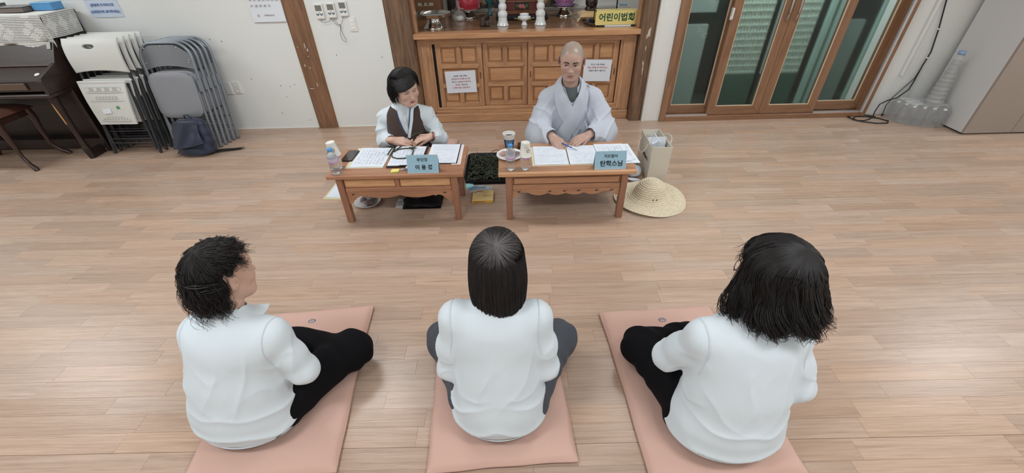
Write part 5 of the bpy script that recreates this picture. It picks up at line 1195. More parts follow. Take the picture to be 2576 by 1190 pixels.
# ================================================================== things on the floor
M_PINK = mat('cushion_pink', rgb(209, 172, 158), .9, sheen=.05, bump=.15, bscale=350, var=.04, vscale=3)
M_SEAM = mat('cushion_seam', rgb(196, 160, 146), .9)
M_EMB = mat('emblem_grey', rgb(214, 208, 214), .6); M_EMBD = mat('emblem_dark', rgb(112, 98, 104), .6)
def cushion(x, y, rz, w_, d_, label, h_=.042, emb=True, dent=None):
    t = thing('floor_cushion', label, 'cushion', (x, y, 0), rz, group='pink floor cushions')
    NX, NY = 56, 76
    def outline(u, v):
        X, Y = (u - .5) * 2, (v - .5) * 2
        ix = 1 - .018 * (1 - Y * Y) + .004 * math.sin(Y * 9); iy = 1 - .012 * (1 - X * X) + .003 * math.sin(X * 8)
        return X, Y, X * w_ / 2 * ix, Y * d_ / 2 * iy
    def top(u, v):
        X, Y, px_, py_ = outline(u, v); e = max(0, (1 - abs(X) ** 10) * (1 - abs(Y) ** 12)); k = e ** .45
        z = .012 + (h_ - .012) * k + .0012 * math.sin(px_ * 60 + py_ * 25) * (1 - k) + .0008 * math.sin(py_ * 40) 
        if dent:
            for (dx, dy, sx, sy, dz) in dent:
                q = ((px_ - dx) / sx) ** 2 + ((py_ - dy) / sy) ** 2; z -= dz * math.exp(-q)
        return (px_, py_, max(z, .012))
    def bot(u, v):
        X, Y, px_, py_ = outline(1 - u, v); e = max(0, (1 - abs(X) ** 10) * (1 - abs(Y) ** 12)) ** .45; return (px_, py_, .0115 - .010 * e)
    b = MB(); b.sheet(top, NX, NY); b.sheet(bot, 30, 40); b.build('cushion_body', M_PINK, t)
    ring = [outline(i / 40, 0)[2:] for i in range(40)] + [outline(1, i / 60)[2:] for i in range(60)] + [outline(1 - i / 40, 1)[2:] for i in range(40)] + [outline(0, 1 - i / 60)[2:] for i in range(60)]
    b = MB(); b.tube([(p[0], p[1], .0118) for p in ring], .0022, 6, closed=True); b.build('seam', M_SEAM, t)
    if emb:
        ez = h_ + .0006; ey = d_ / 2 - .105
        b = MB(); b.prism([(.018 * math.cos(a) * (1 + .12 * math.cos(7 * a)), ey + .004 + .013 * math.sin(a) * (1 + .1 * math.cos(7 * a))) for a in [2 * PI * k / 42 for k in range(42)]], .0009, T(0, 0, ez - .0006)); b.build('lotus_outline', M_EMBD, t)
        b = MB()
        for k in range(5):
            a = PI * (k + .5) / 5; c_, s_ = math.cos(a), math.sin(a); L_, W_ = .014, .0042
            b.prism([(c_ * 0 - s_ * 0, ey), (c_ * L_ * .55 - s_ * W_, ey + s_ * L_ * .55 * .8 + c_ * W_), (c_ * L_, ey + s_ * L_ * .9), (c_ * L_ * .55 + s_ * W_, ey + s_ * L_ * .55 * .8 - c_ * W_)], .0006, T(0, 0, ez + .0004))
        b.prism([(-.012, ey - .001), (0, ey - .004), (.012, ey - .001), (.006, ey - .007), (-.006, ey - .007)], .0006, T(0, 0, ez + .0004))
        b.build('lotus_petals', M_EMB, t)['kind'] = 'stuff'
    return t
sit = [(0, -.20, .20, .17, .010)]
cushion(-1.012, 1.135, .092, .572, .86, 'pink floor cushion under the left woman with the hair clips', dent=sit)
cushion(-.085, 1.150, .062, .572, .83, 'pink floor cushion under the middle woman with the straight bob', dent=sit)
cushion(.752, 1.100, .048, .585, .84, 'pink floor cushion under the right woman with wavy hair', dent=sit)
cushion(-.80, 3.33, -.02, .57, .84, 'pink floor cushion under the woman in the brown vest', emb=False)
cushion(.47, 3.36, .0, .60, .60, 'pink floor cushion hidden beneath the robe of the monk', emb=False)

# tray of dark green cords
t = thing('black_tray', 'black plastic tray on the floor between the two low tables', 'tray', (-.20, 3.145, 0))
b = MB(); b.prism(rounded(-.178, .178, -.245, .245, .05, 6), .004); b.build('tray_floor', M_STRAP, t)
pr = rounded(-.178, .178, -.245, .245, .05, 6); n_ = len(pr)
b = MB(); 
rings = [[(x * s, y * (1 + (s - 1) * .75), z) for x, y in pr] for s, z in ((.97, .004), (1.0, .034), (1.035, .036), (1.035, .032), (1.015, .030), (.985, .002))]
vs = [p for r_ in rings for p in r_]; fs = [(i * n_ + k, i * n_ + (k + 1) % n_, (i + 1) * n_ + (k + 1) % n_, (i + 1) * n_ + k) for i in range(len(rings) - 1) for k in range(n_)]
b.add(vs, fs, True); b.build('tray_rim', M_STRAP, t)
b = MB(); rr = random.Random(4)
for k in range(170):
    x, y, a = rr.uniform(-.14, .14), rr.uniform(-.21, .21), rr.uniform(0, 2 * PI); pts = []; z = .010 + .030 * rr.random(); cv = rr.uniform(-9, 9)
    for q in range(12):
        if abs(x) > .155: a = PI - a
        if abs(y) > .22: a = -a
        x = max(-.16, min(.16, x)); y = max(-.225, min(.225, y))
        pts.append((x, y, z + .006 * math.sin(q * 1.3 + k))); a += cv * .014 + rr.uniform(-.25, .25); x += .014 * math.cos(a); y += .014 * math.sin(a)
    b.tube(pts, .0044, 5)
b.tube([(.02, .20, .04), (.03, .235, .055), (.07, .245, .062), (.11, .235, .055), (.135, .20, .04)], .003, 5); b.tube([(-.09, .20, .04), (-.10, .235, .05)], .003, 5)
o = b.build('green_cords', mat('green_cord', rgb(74, 82, 62), .5, var=.5, vscale=25, col2=rgb(34, 42, 32)), None, (-.20, 3.145, 0.002)); tag(o, 'tangled heap of dark green knotted cords filling the black tray', 'cords', kind='stuff')
t = thing('face_mask', 'pale teal face mask folded on the floor at the tray corner', 'mask', (-.335, 2.865, 0), .1)
b = MB(); b.sheet(lambda u, v: ((u - .5) * .06, (v - .5) * .07, .008 + .003 * math.sin(u * 4) + .002 * math.sin(v * 20)), 8, 10, .002); b.build('mask_body', mat('mask_teal', rgb(150, 206, 210), .7), t); MB().box(-.034, .034, -.04, -.028, .0, .006).build('white_edge', M_PAPER, t)
t = thing('wet_wipes', 'blue and white wet wipes pack on the floor behind the yellow box', 'wipes', (-.245, 2.815, 0), .03)
b = MB(); b.sheet(lambda u, v: ((u - .5) * .175, (v - .5) * .085 * (1 - .1 * math.sin(PI * u)), .003 + .026 * math.sin(PI * min(max(u * 1.12 - .06, 0), 1)) ** .35 * math.sin(PI * v) ** .4), 18, 10); b.sheet(lambda u, v: ((.5 - u) * .175, (v - .5) * .085 * (1 - .1 * math.sin(PI * u)), .001), 6, 4); b.build('pack_film', mat('wipes_white', rgb(206, 222, 236), .3, coat=.3), t)
b = MB(); b.sheet(lambda u, v: (-.08 + u * .045, (v - .5) * .074, .0315 - .004 * (1 - u) * 3 * (1 - u) + 0 * v - .02 * abs(v - .5) ** 2 * 4), 5, 5, .001); b.build('blue_end', mat('wipes_blue', rgb(126, 180, 224), .3), t)
MB().box(-.033, .037, -.020, .020, .029, .034, .002).build('flip_lid', mat('wipes_lid', rgb(168, 200, 230), .3), t); MB().box(-.022, .026, -.011, .011, .034, .0348).build('lid_label', mat('wipes_white', rgb(206, 222, 236), .3, coat=.3), t)
t = thing('yellow_box', 'flat yellow carton on the floor between the two low tables', 'box', (-.222, 2.69, 0), -.01)
M_YB = mat('carton_yellow', rgb(238, 214, 150), .5); MB().box(-.078, .078, -.068, .072, 0, .026, .0015).build('carton', M_YB, t)
MB().box(-.079, .079, -.0690, -.0680, .002, .022).build('front_flap', mat('carton_yellow2', rgb(222, 176, 84), .5), t)
b = MB(); b.prism([(.020 * math.cos(a) - .03, .018 * math.sin(a) + .035) for a in [2 * PI * k / 24 for k in range(24)]], .0005, T(0, 0, .026)); b.build('round_badge', mat('badge_white', rgb(232, 224, 204), .5), t)
b = MB(); b.box(-.052, -.006, .052, .060, .0262, .0268); b.build('red_banner', mat('banner_red', rgb(140, 60, 70), .5), t)
b = MB(); b.prism([(-.07, .046), (-.056, .054), (-.05, .046), (-.058, .04)], .0005, T(0, 0, .026)); b.build('green_leaf', mat('leaf_green', rgb(74, 110, 60), .5), t)
b = MB(); r = random.Random(3)
for k in range(11): x = .004 + k * .0058; b.box(x, x + .0035 * (1 if r.random() < .6 else .5), -.012 - .003 * r.random(), -.004, .0262, .0266)
for k in range(24): x = -.065 + k * .0036; b.box(x, x + .0024, -.0700, -.0695, .008, .012 + .003 * r.random())
b.build('printed_text', mat('print_brown', rgb(70, 54, 40), .6), t)['kind'] = 'stuff'
t = thing('sheet_folder', 'cream folder with a white sheet on the floor left of the left table', 'folder', (-1.345, 2.86, 0), -.08); MB().box(-.09, .10, -.14, .15, 0, .003).build('folder', mat('folder_cream2', rgb(212, 206, 168), .6), t); MB().box(-.075, .10, -.115, .145, .0032, .0045).build('sheet', M_PG, t)
t = thing('black_tote', 'flattened black bag on the floor under the left table', 'bag', (-.665, 2.655, 0)); 
b = MB(); b.sheet(lambda u, v: ((u - .5) * .28 + .01 * math.sin(v * 9), (v - .5) * .19 + .01 * math.sin(u * 8), .004 + .055 * math.sin(PI * min(max(u, .02), .98)) ** .4 * math.sin(PI * min(max(v, .02), .98)) ** .35 + .006 * math.sin(u * 14 + v * 5)), 20, 14); b.sheet(lambda u, v: ((.5 - u) * .28, (v - .5) * .19, .001), 4, 4); b.build('bag_body', mat('tote_black', rgb(20, 21, 25), .7), t)
b = MB(); b.tube([(-.12, .03, .05), (-.09, -.03, .066), (-.02, -.05, .064), (.03, .02, .066)], .007, 6); b.build('bag_handle', M_STRAP, t)
b = MB(); b.prism([(-.05, -.01), (.0, -.025), (.03, .005), (-.02, .03)], .004, T(0, 0, .064)); b.build('pink_patch', mat('pink_patch', rgb(150, 92, 100), .6), t)
t = thing('booklet', 'small white patterned booklet leaning at the left of the black bag', 'booklet', (-.835, 2.63, 0)); b = MB(); b.box(-.025, .03, -.045, .06, 0, .012, .001); b.build('booklet_pages', M_PAPER, t); b = MB(); b.prism([(.018 * math.cos(a), .026 * math.sin(a) + .01) for a in [2 * PI * k / 16 for k in range(16)]], .0006, T(0, 0, .012)); b.build('cover_motif', M_INKG, t)

# straw hat
t = thing('straw_hat', 'wide brimmed straw hat on the floor beside the right table leg', 'hat', (1.008, 2.628, 0))
def straw():
    m = mat('straw', rgb(224, 212, 186), .75, var=.18, vscale=60, stretch=(1, 1, 3), bump=.5, bscale=160); return m
base = [(.258, .004), (.22, .008), (.18, .014), (.15, .022), (.130, .036), (.118, .056), (.108, .082), (.096, .108), (.078, .131), (.054, .148), (.028, .157), (.0001, .160)]
fine = []
cum = [0]
for i in range(len(base) - 1): cum.append(cum[-1] + math.dist(base[i], base[i + 1]))
Ltot = cum[-1]; N = 230
for k in range(N + 1):
    s_ = Ltot * k / N; i = max(j for j in range(len(base) - 1) if cum[j] <= s_ + 1e-9); f_ = (s_ - cum[i]) / (cum[i + 1] - cum[i]); r = base[i][0] + (base[i + 1][0] - base[i][0]) * f_; z = base[i][1] + (base[i + 1][1] - base[i][1]) * f_
    rp = .0046 * abs(math.sin(PI * s_ / .0155)) ** .8; fine.append((max(r + (rp * .4 if z > .02 else 0), .0001), z + rp * (1 if r > .05 else .8)))
b = MB(); b.lathe(fine, 90, ripple=lambda a, z: 1 + .012 * math.sin(2 * a + .6) + .004 * math.sin(7 * a))
b.v = [(x, y, z + (.010 * math.sin(2 * math.atan2(y, x)) + .006) * smoothstep(.15, .26, math.hypot(x, y))) for x, y, z in b.v]; b.build('straw_braid', straw(), t)
b = MB(); b.lathe([(.250, .002), (.17, .010), (.125, .03), (.0001, .04)], 40); b.build('hat_lining', mat('straw_in', rgb(190, 172, 138), .8), t)
for dx in (-.013, .012):
    b = MB(); b.lathe([(.0001, .002), (.004, .0015), (.0055, 0)], 12, M=T(dx, -.1185, .062, rx=PI / 2 - .2)); b.build('eyelet', M_STRAP, t)
# canvas bag
t = thing('canvas_bag', 'cream fabric shopping bag with papers inside behind the straw hat', 'bag', (1.137, 3.07, 0))
M_CAN = mat('cream_canvas', rgb(216, 210, 196), .85, sheen=.2, bump=.2, bscale=400); M_CANI = mat('cream_canvas_in', rgb(190, 184, 172), .9); H_ = .285
def wall(p0, p1, bow, name, parent=t, hh=H_, cr=0):
    d = Vector(p1) - Vector(p0); nrm = Vector((d.y, -d.x)).normalized()
    b = MB(); b.sheet(lambda u, v: (p0[0] + d[0] * u + nrm.x * bow * math.sin(PI * u) * math.sin(PI * v * .7 + .3) + nrm.x * cr * math.sin(u * 9 + v * 6), p0[1] + d[1] * u + nrm.y * bow * math.sin(PI * u) * math.sin(PI * v * .7 + .3) + nrm.y * cr * math.sin(u * 9 + v * 6), .003 + (hh - .003) * v), 12, 10, .004, True); return b.build(name, M_CAN, parent)
c00, c10, c11, c01 = (-.075, -.170), (.073, -.178), (.075, .175), (-.065, .170)
wall(c00, c10, .004, 'bag_panel'); wall(c10, c11, -.004, 'bag_panel'); wall(c11, c01, -.012, 'bag_panel'); wall(c01, c00, .010, 'bag_panel', cr=.004)
b = MB(); b.prism([c00, c10, c11, c01], .004, T(0, 0, .0)); b.build('bag_bottom', M_CAN, t)
for (x, s_) in ((-.085, -1), (.082, 1)):
    for yy in (0,):
        b = MB()
        def hd(u, v, x=x, s_=s_):
            a = PI * u; return (x + s_ * (.030 * math.sin(a)) + 0, .085 * -math.cos(a) + (v - .5) * .022 * 0 + yy, H_ - .015 - (.10 * math.sin(a) if s_ < 0 else -.02 * math.sin(a)) + (v - .5) * .022)
        b.sheet(hd, 20, 2, .004); b.build('handle', M_CAN, t)
b = MB(); b.box(-.055, .050, -.11, -.105, .04, .31, M=T(0, 0, 0, rx=-.12)); b.build('paper_sheets', M_PG, t)
b = MB(); b.sheet(lambda u, v: (-.055 + .10 * u, -.09 + .22 * v + .02 * u, .10 + .17 * (1 - v * .35) + .02 * math.sin(u * 3)), 6, 6, .003); b.build('paper_sheets', M_PG, t)
b = MB(); b.box(-.050, -.044, -.13, .05, .06, .30, M=T(0, 0, 0, ry=.14)); b.build('paper_sheets', M_PAPER, t)
o = lettering(t, 'oblyerc', .040, M_BLACK, T(-.0845, -.06, .165) @ Euler((PI / 2, 0, -PI / 2)).to_matrix().to_4x4() @ T(0, 0, 0, rz=-.10), bold=.0012)
b = MB(); [b.box(.054, .056, -.1835, -.1828, .03 + k * .0045, .0325 + k * .0045) for k in range(16)]; b.build('printed_text', M_INKG, t)['kind'] = 'stuff'
t = thing('sun_cap', 'pale crumpled cloth cap on the floor between the right table and bag', 'cap', (.975, 2.985, 0), -.3)
b = MB(); b.sheet(lambda u, v: (.055 * math.sin(PI * v) * math.cos(2 * PI * u) * 1.1, .075 * math.sin(PI * v) * math.sin(2 * PI * u), .045 - .044 * math.cos(PI * v * .5 + PI * .5 * v) + .004 * math.sin(u * 25) * math.sin(PI * v)), 28, 12); b.build('cap_crown', mat('cap_cloth', rgb(196, 202, 214), .8), t)
b = MB(); b.sheet(lambda u, v: (-.06 + .12 * u, -.065 - .045 * v * math.sin(PI * u) - .01, .012 + .006 * math.sin(PI * u)), 10, 4, .003); b.build('cap_visor', mat('cap_cloth2', rgb(206, 212, 222), .8), t)

# ================================================================== people: smooth signed-distance bodies turned into one surface each
def V3(*a): return np.array(a, dtype=float)
def rotm(rx=0, ry=0, rz=0): return np.array(Euler((rx, ry, rz)).to_matrix())
class Field:
    BIG = 0.08
    def __init__(s, lo, hi, h):
        s.lo = np.array(lo, float); s.h = h; s.n = np.ceil((np.array(hi, float) - s.lo) / h).astype(int) + 1
        s.f = np.full(s.n, s.BIG, np.float32); s.R = np.eye(3); s.t = np.zeros(3)
    def frame(s, R=None, t=(0, 0, 0)): s.R = np.eye(3) if R is None else R; s.t = np.array(t, float); return s
    def tp(s, p): return s.R @ np.array(p, float) + s.t
    def _sub(s, lo, hi, m):
        a = np.maximum(np.floor((lo - m - s.lo) / s.h).astype(int), 0); b = np.minimum(np.ceil((hi + m - s.lo) / s.h).astype(int) + 1, s.n)
        if (b <= a).any(): return None
        sl = tuple(slice(i, j) for i, j in zip(a, b))
        X = (s.lo[0] + np.arange(a[0], b[0]) * s.h).astype(np.float32)[:, None, None]; Y = (s.lo[1] + np.arange(a[1], b[1]) * s.h).astype(np.float32)[None, :, None]; Z = (s.lo[2] + np.arange(a[2], b[2]) * s.h).astype(np.float32)[None, None, :]
        return sl, X, Y, Z
    def _comb(s, sl, d, k, op):
        g = s.f[sl]
        if op == 'add':
            if k > 0: h = np.maximum(k - np.abs(g - d), 0) / k; s.f[sl] = np.minimum(g, d) - h * h * k * .25
            else: s.f[sl] = np.minimum(g, d)
        elif op == 'sub':
            d = -d
            if k > 0: h = np.maximum(k - np.abs(g - d), 0) / k; s.f[sl] = np.maximum(g, d) + h * h * k * .25
            else: s.f[sl] = np.maximum(g, d)
    def cap(s, a, b, ra, rb=None, k=.01, op='add', flat=None):
        """tapered capsule; flat=(axis, factor) squashes it along a world axis vector"""
        rb = ra if rb is None else rb; a, b = s.tp(a), s.tp(b); r = max(ra, rb)
        q = s._sub(np.minimum(a, b) - r, np.maximum(a, b) + r, k + 3 * s.h)
        if q is None: return s
        sl, X, Y, Z = q; ba = b - a; L2 = max(float(ba @ ba), 1e-12)
        px, py, pz = X - a[0], Y - a[1], Z - a[2]
        t = np.clip((px * ba[0] + py * ba[1] + pz * ba[2]) / L2, 0, 1)
        dx, dy, dz = px - t * ba[0], py - t * ba[1], pz - t * ba[2]
        if flat is not None:
            ax = s.R @ np.array(flat[0], float); ax = ax / np.linalg.norm(ax); c = dx * ax[0] + dy * ax[1] + dz * ax[2]; e = (flat[1] - 1)
            dx, dy, dz = dx + ax[0] * c * e, dy + ax[1] * c * e, dz + ax[2] * c * e
        s._comb(sl, np.sqrt(dx * dx + dy * dy + dz * dz) - (ra + (rb - ra) * t), k, op); return s
    def chain(s, pts, rs, k=.01, **kw):
        for i in range(len(pts) - 1): s.cap(pts[i], pts[i + 1], rs[i], rs[i + 1], k, **kw)
        return s
    def ell(s, c, r, k=.01, R=None, op='add'):
        c = s.tp(c); r = np.array(r, float); R = s.R if R is None else s.R @ R; m = float(r.max())
        ext = np.sqrt(((R * r) ** 2).sum(1))
        q = s._sub(c - ext, c + ext, k + 3 * s.h)
        if q is None: return s
        sl, X, Y, Z = q; px, py, pz = X - c[0], Y - c[1], Z - c[2]
        u = [(px * R[0, i] + py * R[1, i] + pz * R[2, i]) for i in range(3)]
        k0 = np.sqrt(sum((u[i] / r[i]) ** 2 for i in range(3))); k1 = np.sqrt(sum((u[i] / r[i] ** 2) ** 2 for i in range(3))) + 1e-9
        s._comb(sl, np.where(k0 < .05, -float(r.min()), k0 * (k0 - 1) / k1), k, op); return s
    def halfspace(s, p, n_, k=.004):
        """keep the side the normal does NOT point to"""
        p = s.tp(p); n_ = s.R @ np.array(n_, float); n_ = n_ / np.linalg.norm(n_)
        X, Y, Z = s.axes(); d = (X - p[0]) * n_[0] + (Y - p[1]) * n_[1] + (Z - p[2]) * n_[2]; g = s.f
        h = np.maximum(k - np.abs(g - d), 0) / k; s.f = (np.maximum(g, d) + h * h * k * .25).astype(np.float32); return s
    def axes(s):
        return ((s.lo[0] + np.arange(s.n[0]) * s.h).astype(np.float32)[:, None, None], (s.lo[1] + np.arange(s.n[1]) * s.h).astype(np.float32)[None, :, None], (s.lo[2] + np.arange(s.n[2]) * s.h).astype(np.float32)[None, None, :])
    def sample(s, P):
        P = (np.atleast_2d(P) - s.lo) / s.h; i = np.clip(np.floor(P).astype(int), 0, s.n - 2); f = np.clip(P - i, 0, 1); o = 0
        for dx in (0, 1):
            for dy in (0, 1):
                for dz in (0, 1):
                    w = (f[:, 0] if dx else 1 - f[:, 0]) * (f[:, 1] if dy else 1 - f[:, 1]) * (f[:, 2] if dz else 1 - f[:, 2]); o = o + w * s.f[i[:, 0] + dx, i[:, 1] + dy, i[:, 2] + dz]
        return o
    def march(s, p, d, L=.15, n=90):
        """first surface point along a ray in the current frame, returned in field coordinates"""
        p = s.tp(p); d = s.R @ np.array(d, float); d = d / np.linalg.norm(d); t = np.linspace(0, L, n); P = p[None] + t[:, None] * d[None]; v = s.sample(P)
        i = np.argmax(v < 0)
        if v[i] >= 0: return None
        if i == 0: return P[0]
        a = v[i - 1] / (v[i - 1] - v[i]); return P[i - 1] + (P[i] - P[i - 1]) * a
    def mesh(s, disp=None, shrink=0):
        f = s.f + shrink if shrink else s.f; sg = f < 0; h = s.h; n = s.n
        c = np.zeros(n - 1, np.uint8)
        for dx in (0, 1):
            for dy in (0, 1):
                for dz in (0, 1): c += sg[dx:n[0] - 1 + dx, dy:n[1] - 1 + dy, dz:n[2] - 1 + dz]
        act = np.argwhere((c > 0) & (c < 8)); idx = np.full(n - 1, -1, np.int32); idx[act[:, 0], act[:, 1], act[:, 2]] = np.arange(len(act))
        cor = [(a, b, d) for a in (0, 1) for b in (0, 1) for d in (0, 1)]; val = {q: f[act[:, 0] + q[0], act[:, 1] + q[1], act[:, 2] + q[2]] for q in cor}
        P = np.zeros((len(act), 3)); cnt = np.zeros(len(act))
        for q in cor:
            for ax in range(3):
                if q[ax]: continue
                q2 = list(q); q2[ax] = 1; q2 = tuple(q2); a, b = val[q], val[q2]; m = (a < 0) != (b < 0); t = np.where(m, a / np.where(m, a - b, 1), 0)
                for j in range(3): P[:, j] += np.where(m, q[j] + (t if j == ax else 0), 0)
                cnt += m
        P = (P / cnt[:, None] + act) * h + s.lo
        Q = []
        for ax in range(3):
            b_, c_ = (ax + 1) % 3, (ax + 2) % 3
            s0 = [slice(0, None)] * 3; s1 = [slice(0, None)] * 3; s0[ax] = slice(0, n[ax] - 1); s1[ax] = slice(1, n[ax])
            A, B = sg[tuple(s0)], sg[tuple(s1)]; e = np.argwhere(A != B); ok = (e[:, b_] >= 1) & (e[:, c_] >= 1) & (e[:, b_] < n[b_] - 1) & (e[:, c_] < n[c_] - 1); e = e[ok]
            ins = A[e[:, 0], e[:, 1], e[:, 2]]
            def g(db, dc): q = e.copy(); q[:, b_] -= db; q[:, c_] -= dc; return idx[q[:, 0], q[:, 1], q[:, 2]]
            q = np.stack([g(1, 1), g(0, 1), g(0, 0), g(1, 0)], 1); q[~ins] = q[~ins][:, ::-1]; Q.append(q)
        Q = np.concatenate(Q); Q = Q[(Q >= 0).all(1)]
        return P, Q
def np_mesh(name, P, Q, material, parent, smooth=True, tint=None):
    me = bpy.data.meshes.new(name); k = Q.shape[1]
    me.vertices.add(len(P)); me.vertices.foreach_set('co', np.ascontiguousarray(P, np.float32).ravel())
    me.loops.add(Q.size); me.loops.foreach_set('vertex_index', np.ascontiguousarray(Q, np.int32).ravel())
    me.polygons.add(len(Q)); me.polygons.foreach_set('loop_start', np.arange(0, Q.size, k, dtype=np.int32))
    me.polygons.foreach_set('use_smooth', np.ones(len(Q), bool) if smooth else np.zeros(len(Q), bool))
    me.materials.append(material); me.update(calc_edges=True)
    if tint is not None:
        ca = me.color_attributes.new('tint', 'FLOAT_COLOR', 'POINT'); ca.data.foreach_set('color', np.ascontiguousarray(tint, np.float32).ravel())
    o = bpy.data.objects.new(name, me); C.objects.link(o)
    if parent is not None: o.parent = parent
    return o
def relax(P, Q, it=1, lam=.5):
    """light Laplacian smoothing of a quad mesh"""
    for _ in range(it):
        S = np.zeros_like(P); c = np.zeros(len(P))
        for a, b in ((0, 1), (1, 2), (2, 3), (3, 0)):
            for x, y in ((a, b), (b, a)):
                for j in range(3): S[:, j] += np.bincount(Q[:, x], P[Q[:, y], j], len(P))
                c += np.bincount(Q[:, x], minlength=len(P))
        P = P + lam * (S / np.maximum(c, 1)[:, None] - P)
    return P
def vnormals(P, Q):
    a = P[Q[:, 2]] - P[Q[:, 0]]; b = P[Q[:, 3]] - P[Q[:, 1]]; n_ = np.cross(a, b); N = np.zeros_like(P)
    for k in range(4):
        for j in range(3): N[:, j] += np.bincount(Q[:, k], n_[:, j], len(P))
    return N / (np.linalg.norm(N, axis=1)[:, None] + 1e-12)
def ridge(x, w=1.0): return (1 - np.abs(np.sin(x))) ** w
def vnoise(P, f, seed=0):
    """smooth value noise, -1..1"""
    r = np.random.default_rng(seed); tab = r.uniform(-1, 1, 4096); q = np.asarray(P) * f + 100.0; i = np.floor(q).astype(int); t = q - i; t = t * t * (3 - 2 * t); o = 0
    for a in (0, 1):
        for b in (0, 1):
            for c in (0, 1):
                h = ((i[:, 0] + a) * 73 + (i[:, 1] + b) * 179 + (i[:, 2] + c) * 283) % 4096
                o = o + tab[h] * (t[:, 0] if a else 1 - t[:, 0]) * (t[:, 1] if b else 1 - t[:, 1]) * (t[:, 2] if c else 1 - t[:, 2])
    return o
def skin_mesh(F, name, material, parent, it=1, disp=None, tint=None):
    P, Q = F.mesh(); P = relax(P, Q, it)
    if disp is not None:
        N = vnormals(P, Q); P = P + N * disp(P, N)[:, None]; 
    return np_mesh(name, P, Q, material, parent, tint=tint(P) if tint else None)
def tubes(name, curves, radii, material, parent, n=3):
    """many thin strands as one mesh: curves (S, K, 3), radii (S, K)"""
    Cv = np.asarray(curves, float); S, K, _ = Cv.shape; R = np.asarray(radii, float)
    T_ = np.gradient(Cv, axis=1); T_ /= np.linalg.norm(T_, axis=2)[..., None] + 1e-9
    ref = np.where(np.abs(T_[..., 2:3]) < .8, np.array([0, 0, 1.0]), np.array([1.0, 0, 0])); U = np.cross(T_, ref); U /= np.linalg.norm(U, axis=2)[..., None] + 1e-9; W_ = np.cross(T_, U)
    ang = np.arange(n) * 2 * PI / n
    P = Cv[:, :, None, :] + R[:, :, None, None] * (U[:, :, None, :] * np.cos(ang)[None, None, :, None] + W_[:, :, None, :] * np.sin(ang)[None, None, :, None])
    base = (np.arange(S) * K * n)[:, None, None] + (np.arange(K - 1) * n)[None, :, None]; k = np.arange(n)[None, None, :]; k2 = (k + 1) % n
    Q = np.stack([base + k, base + k2, base + n + k2, base + n + k], -1).reshape(-1, 4)
    return np_mesh(name, P.reshape(-1, 3), Q, material, parent)

def skin_material(name, c1, c2, rough=.42):
    return mat(name, c1, rough, var=.1, vscale=14, col2=c2, bump=.08, bscale=700, sss=.12)
def hair_material(name, c, rough=.36):
    return mat(name, c, rough, spec=.45)

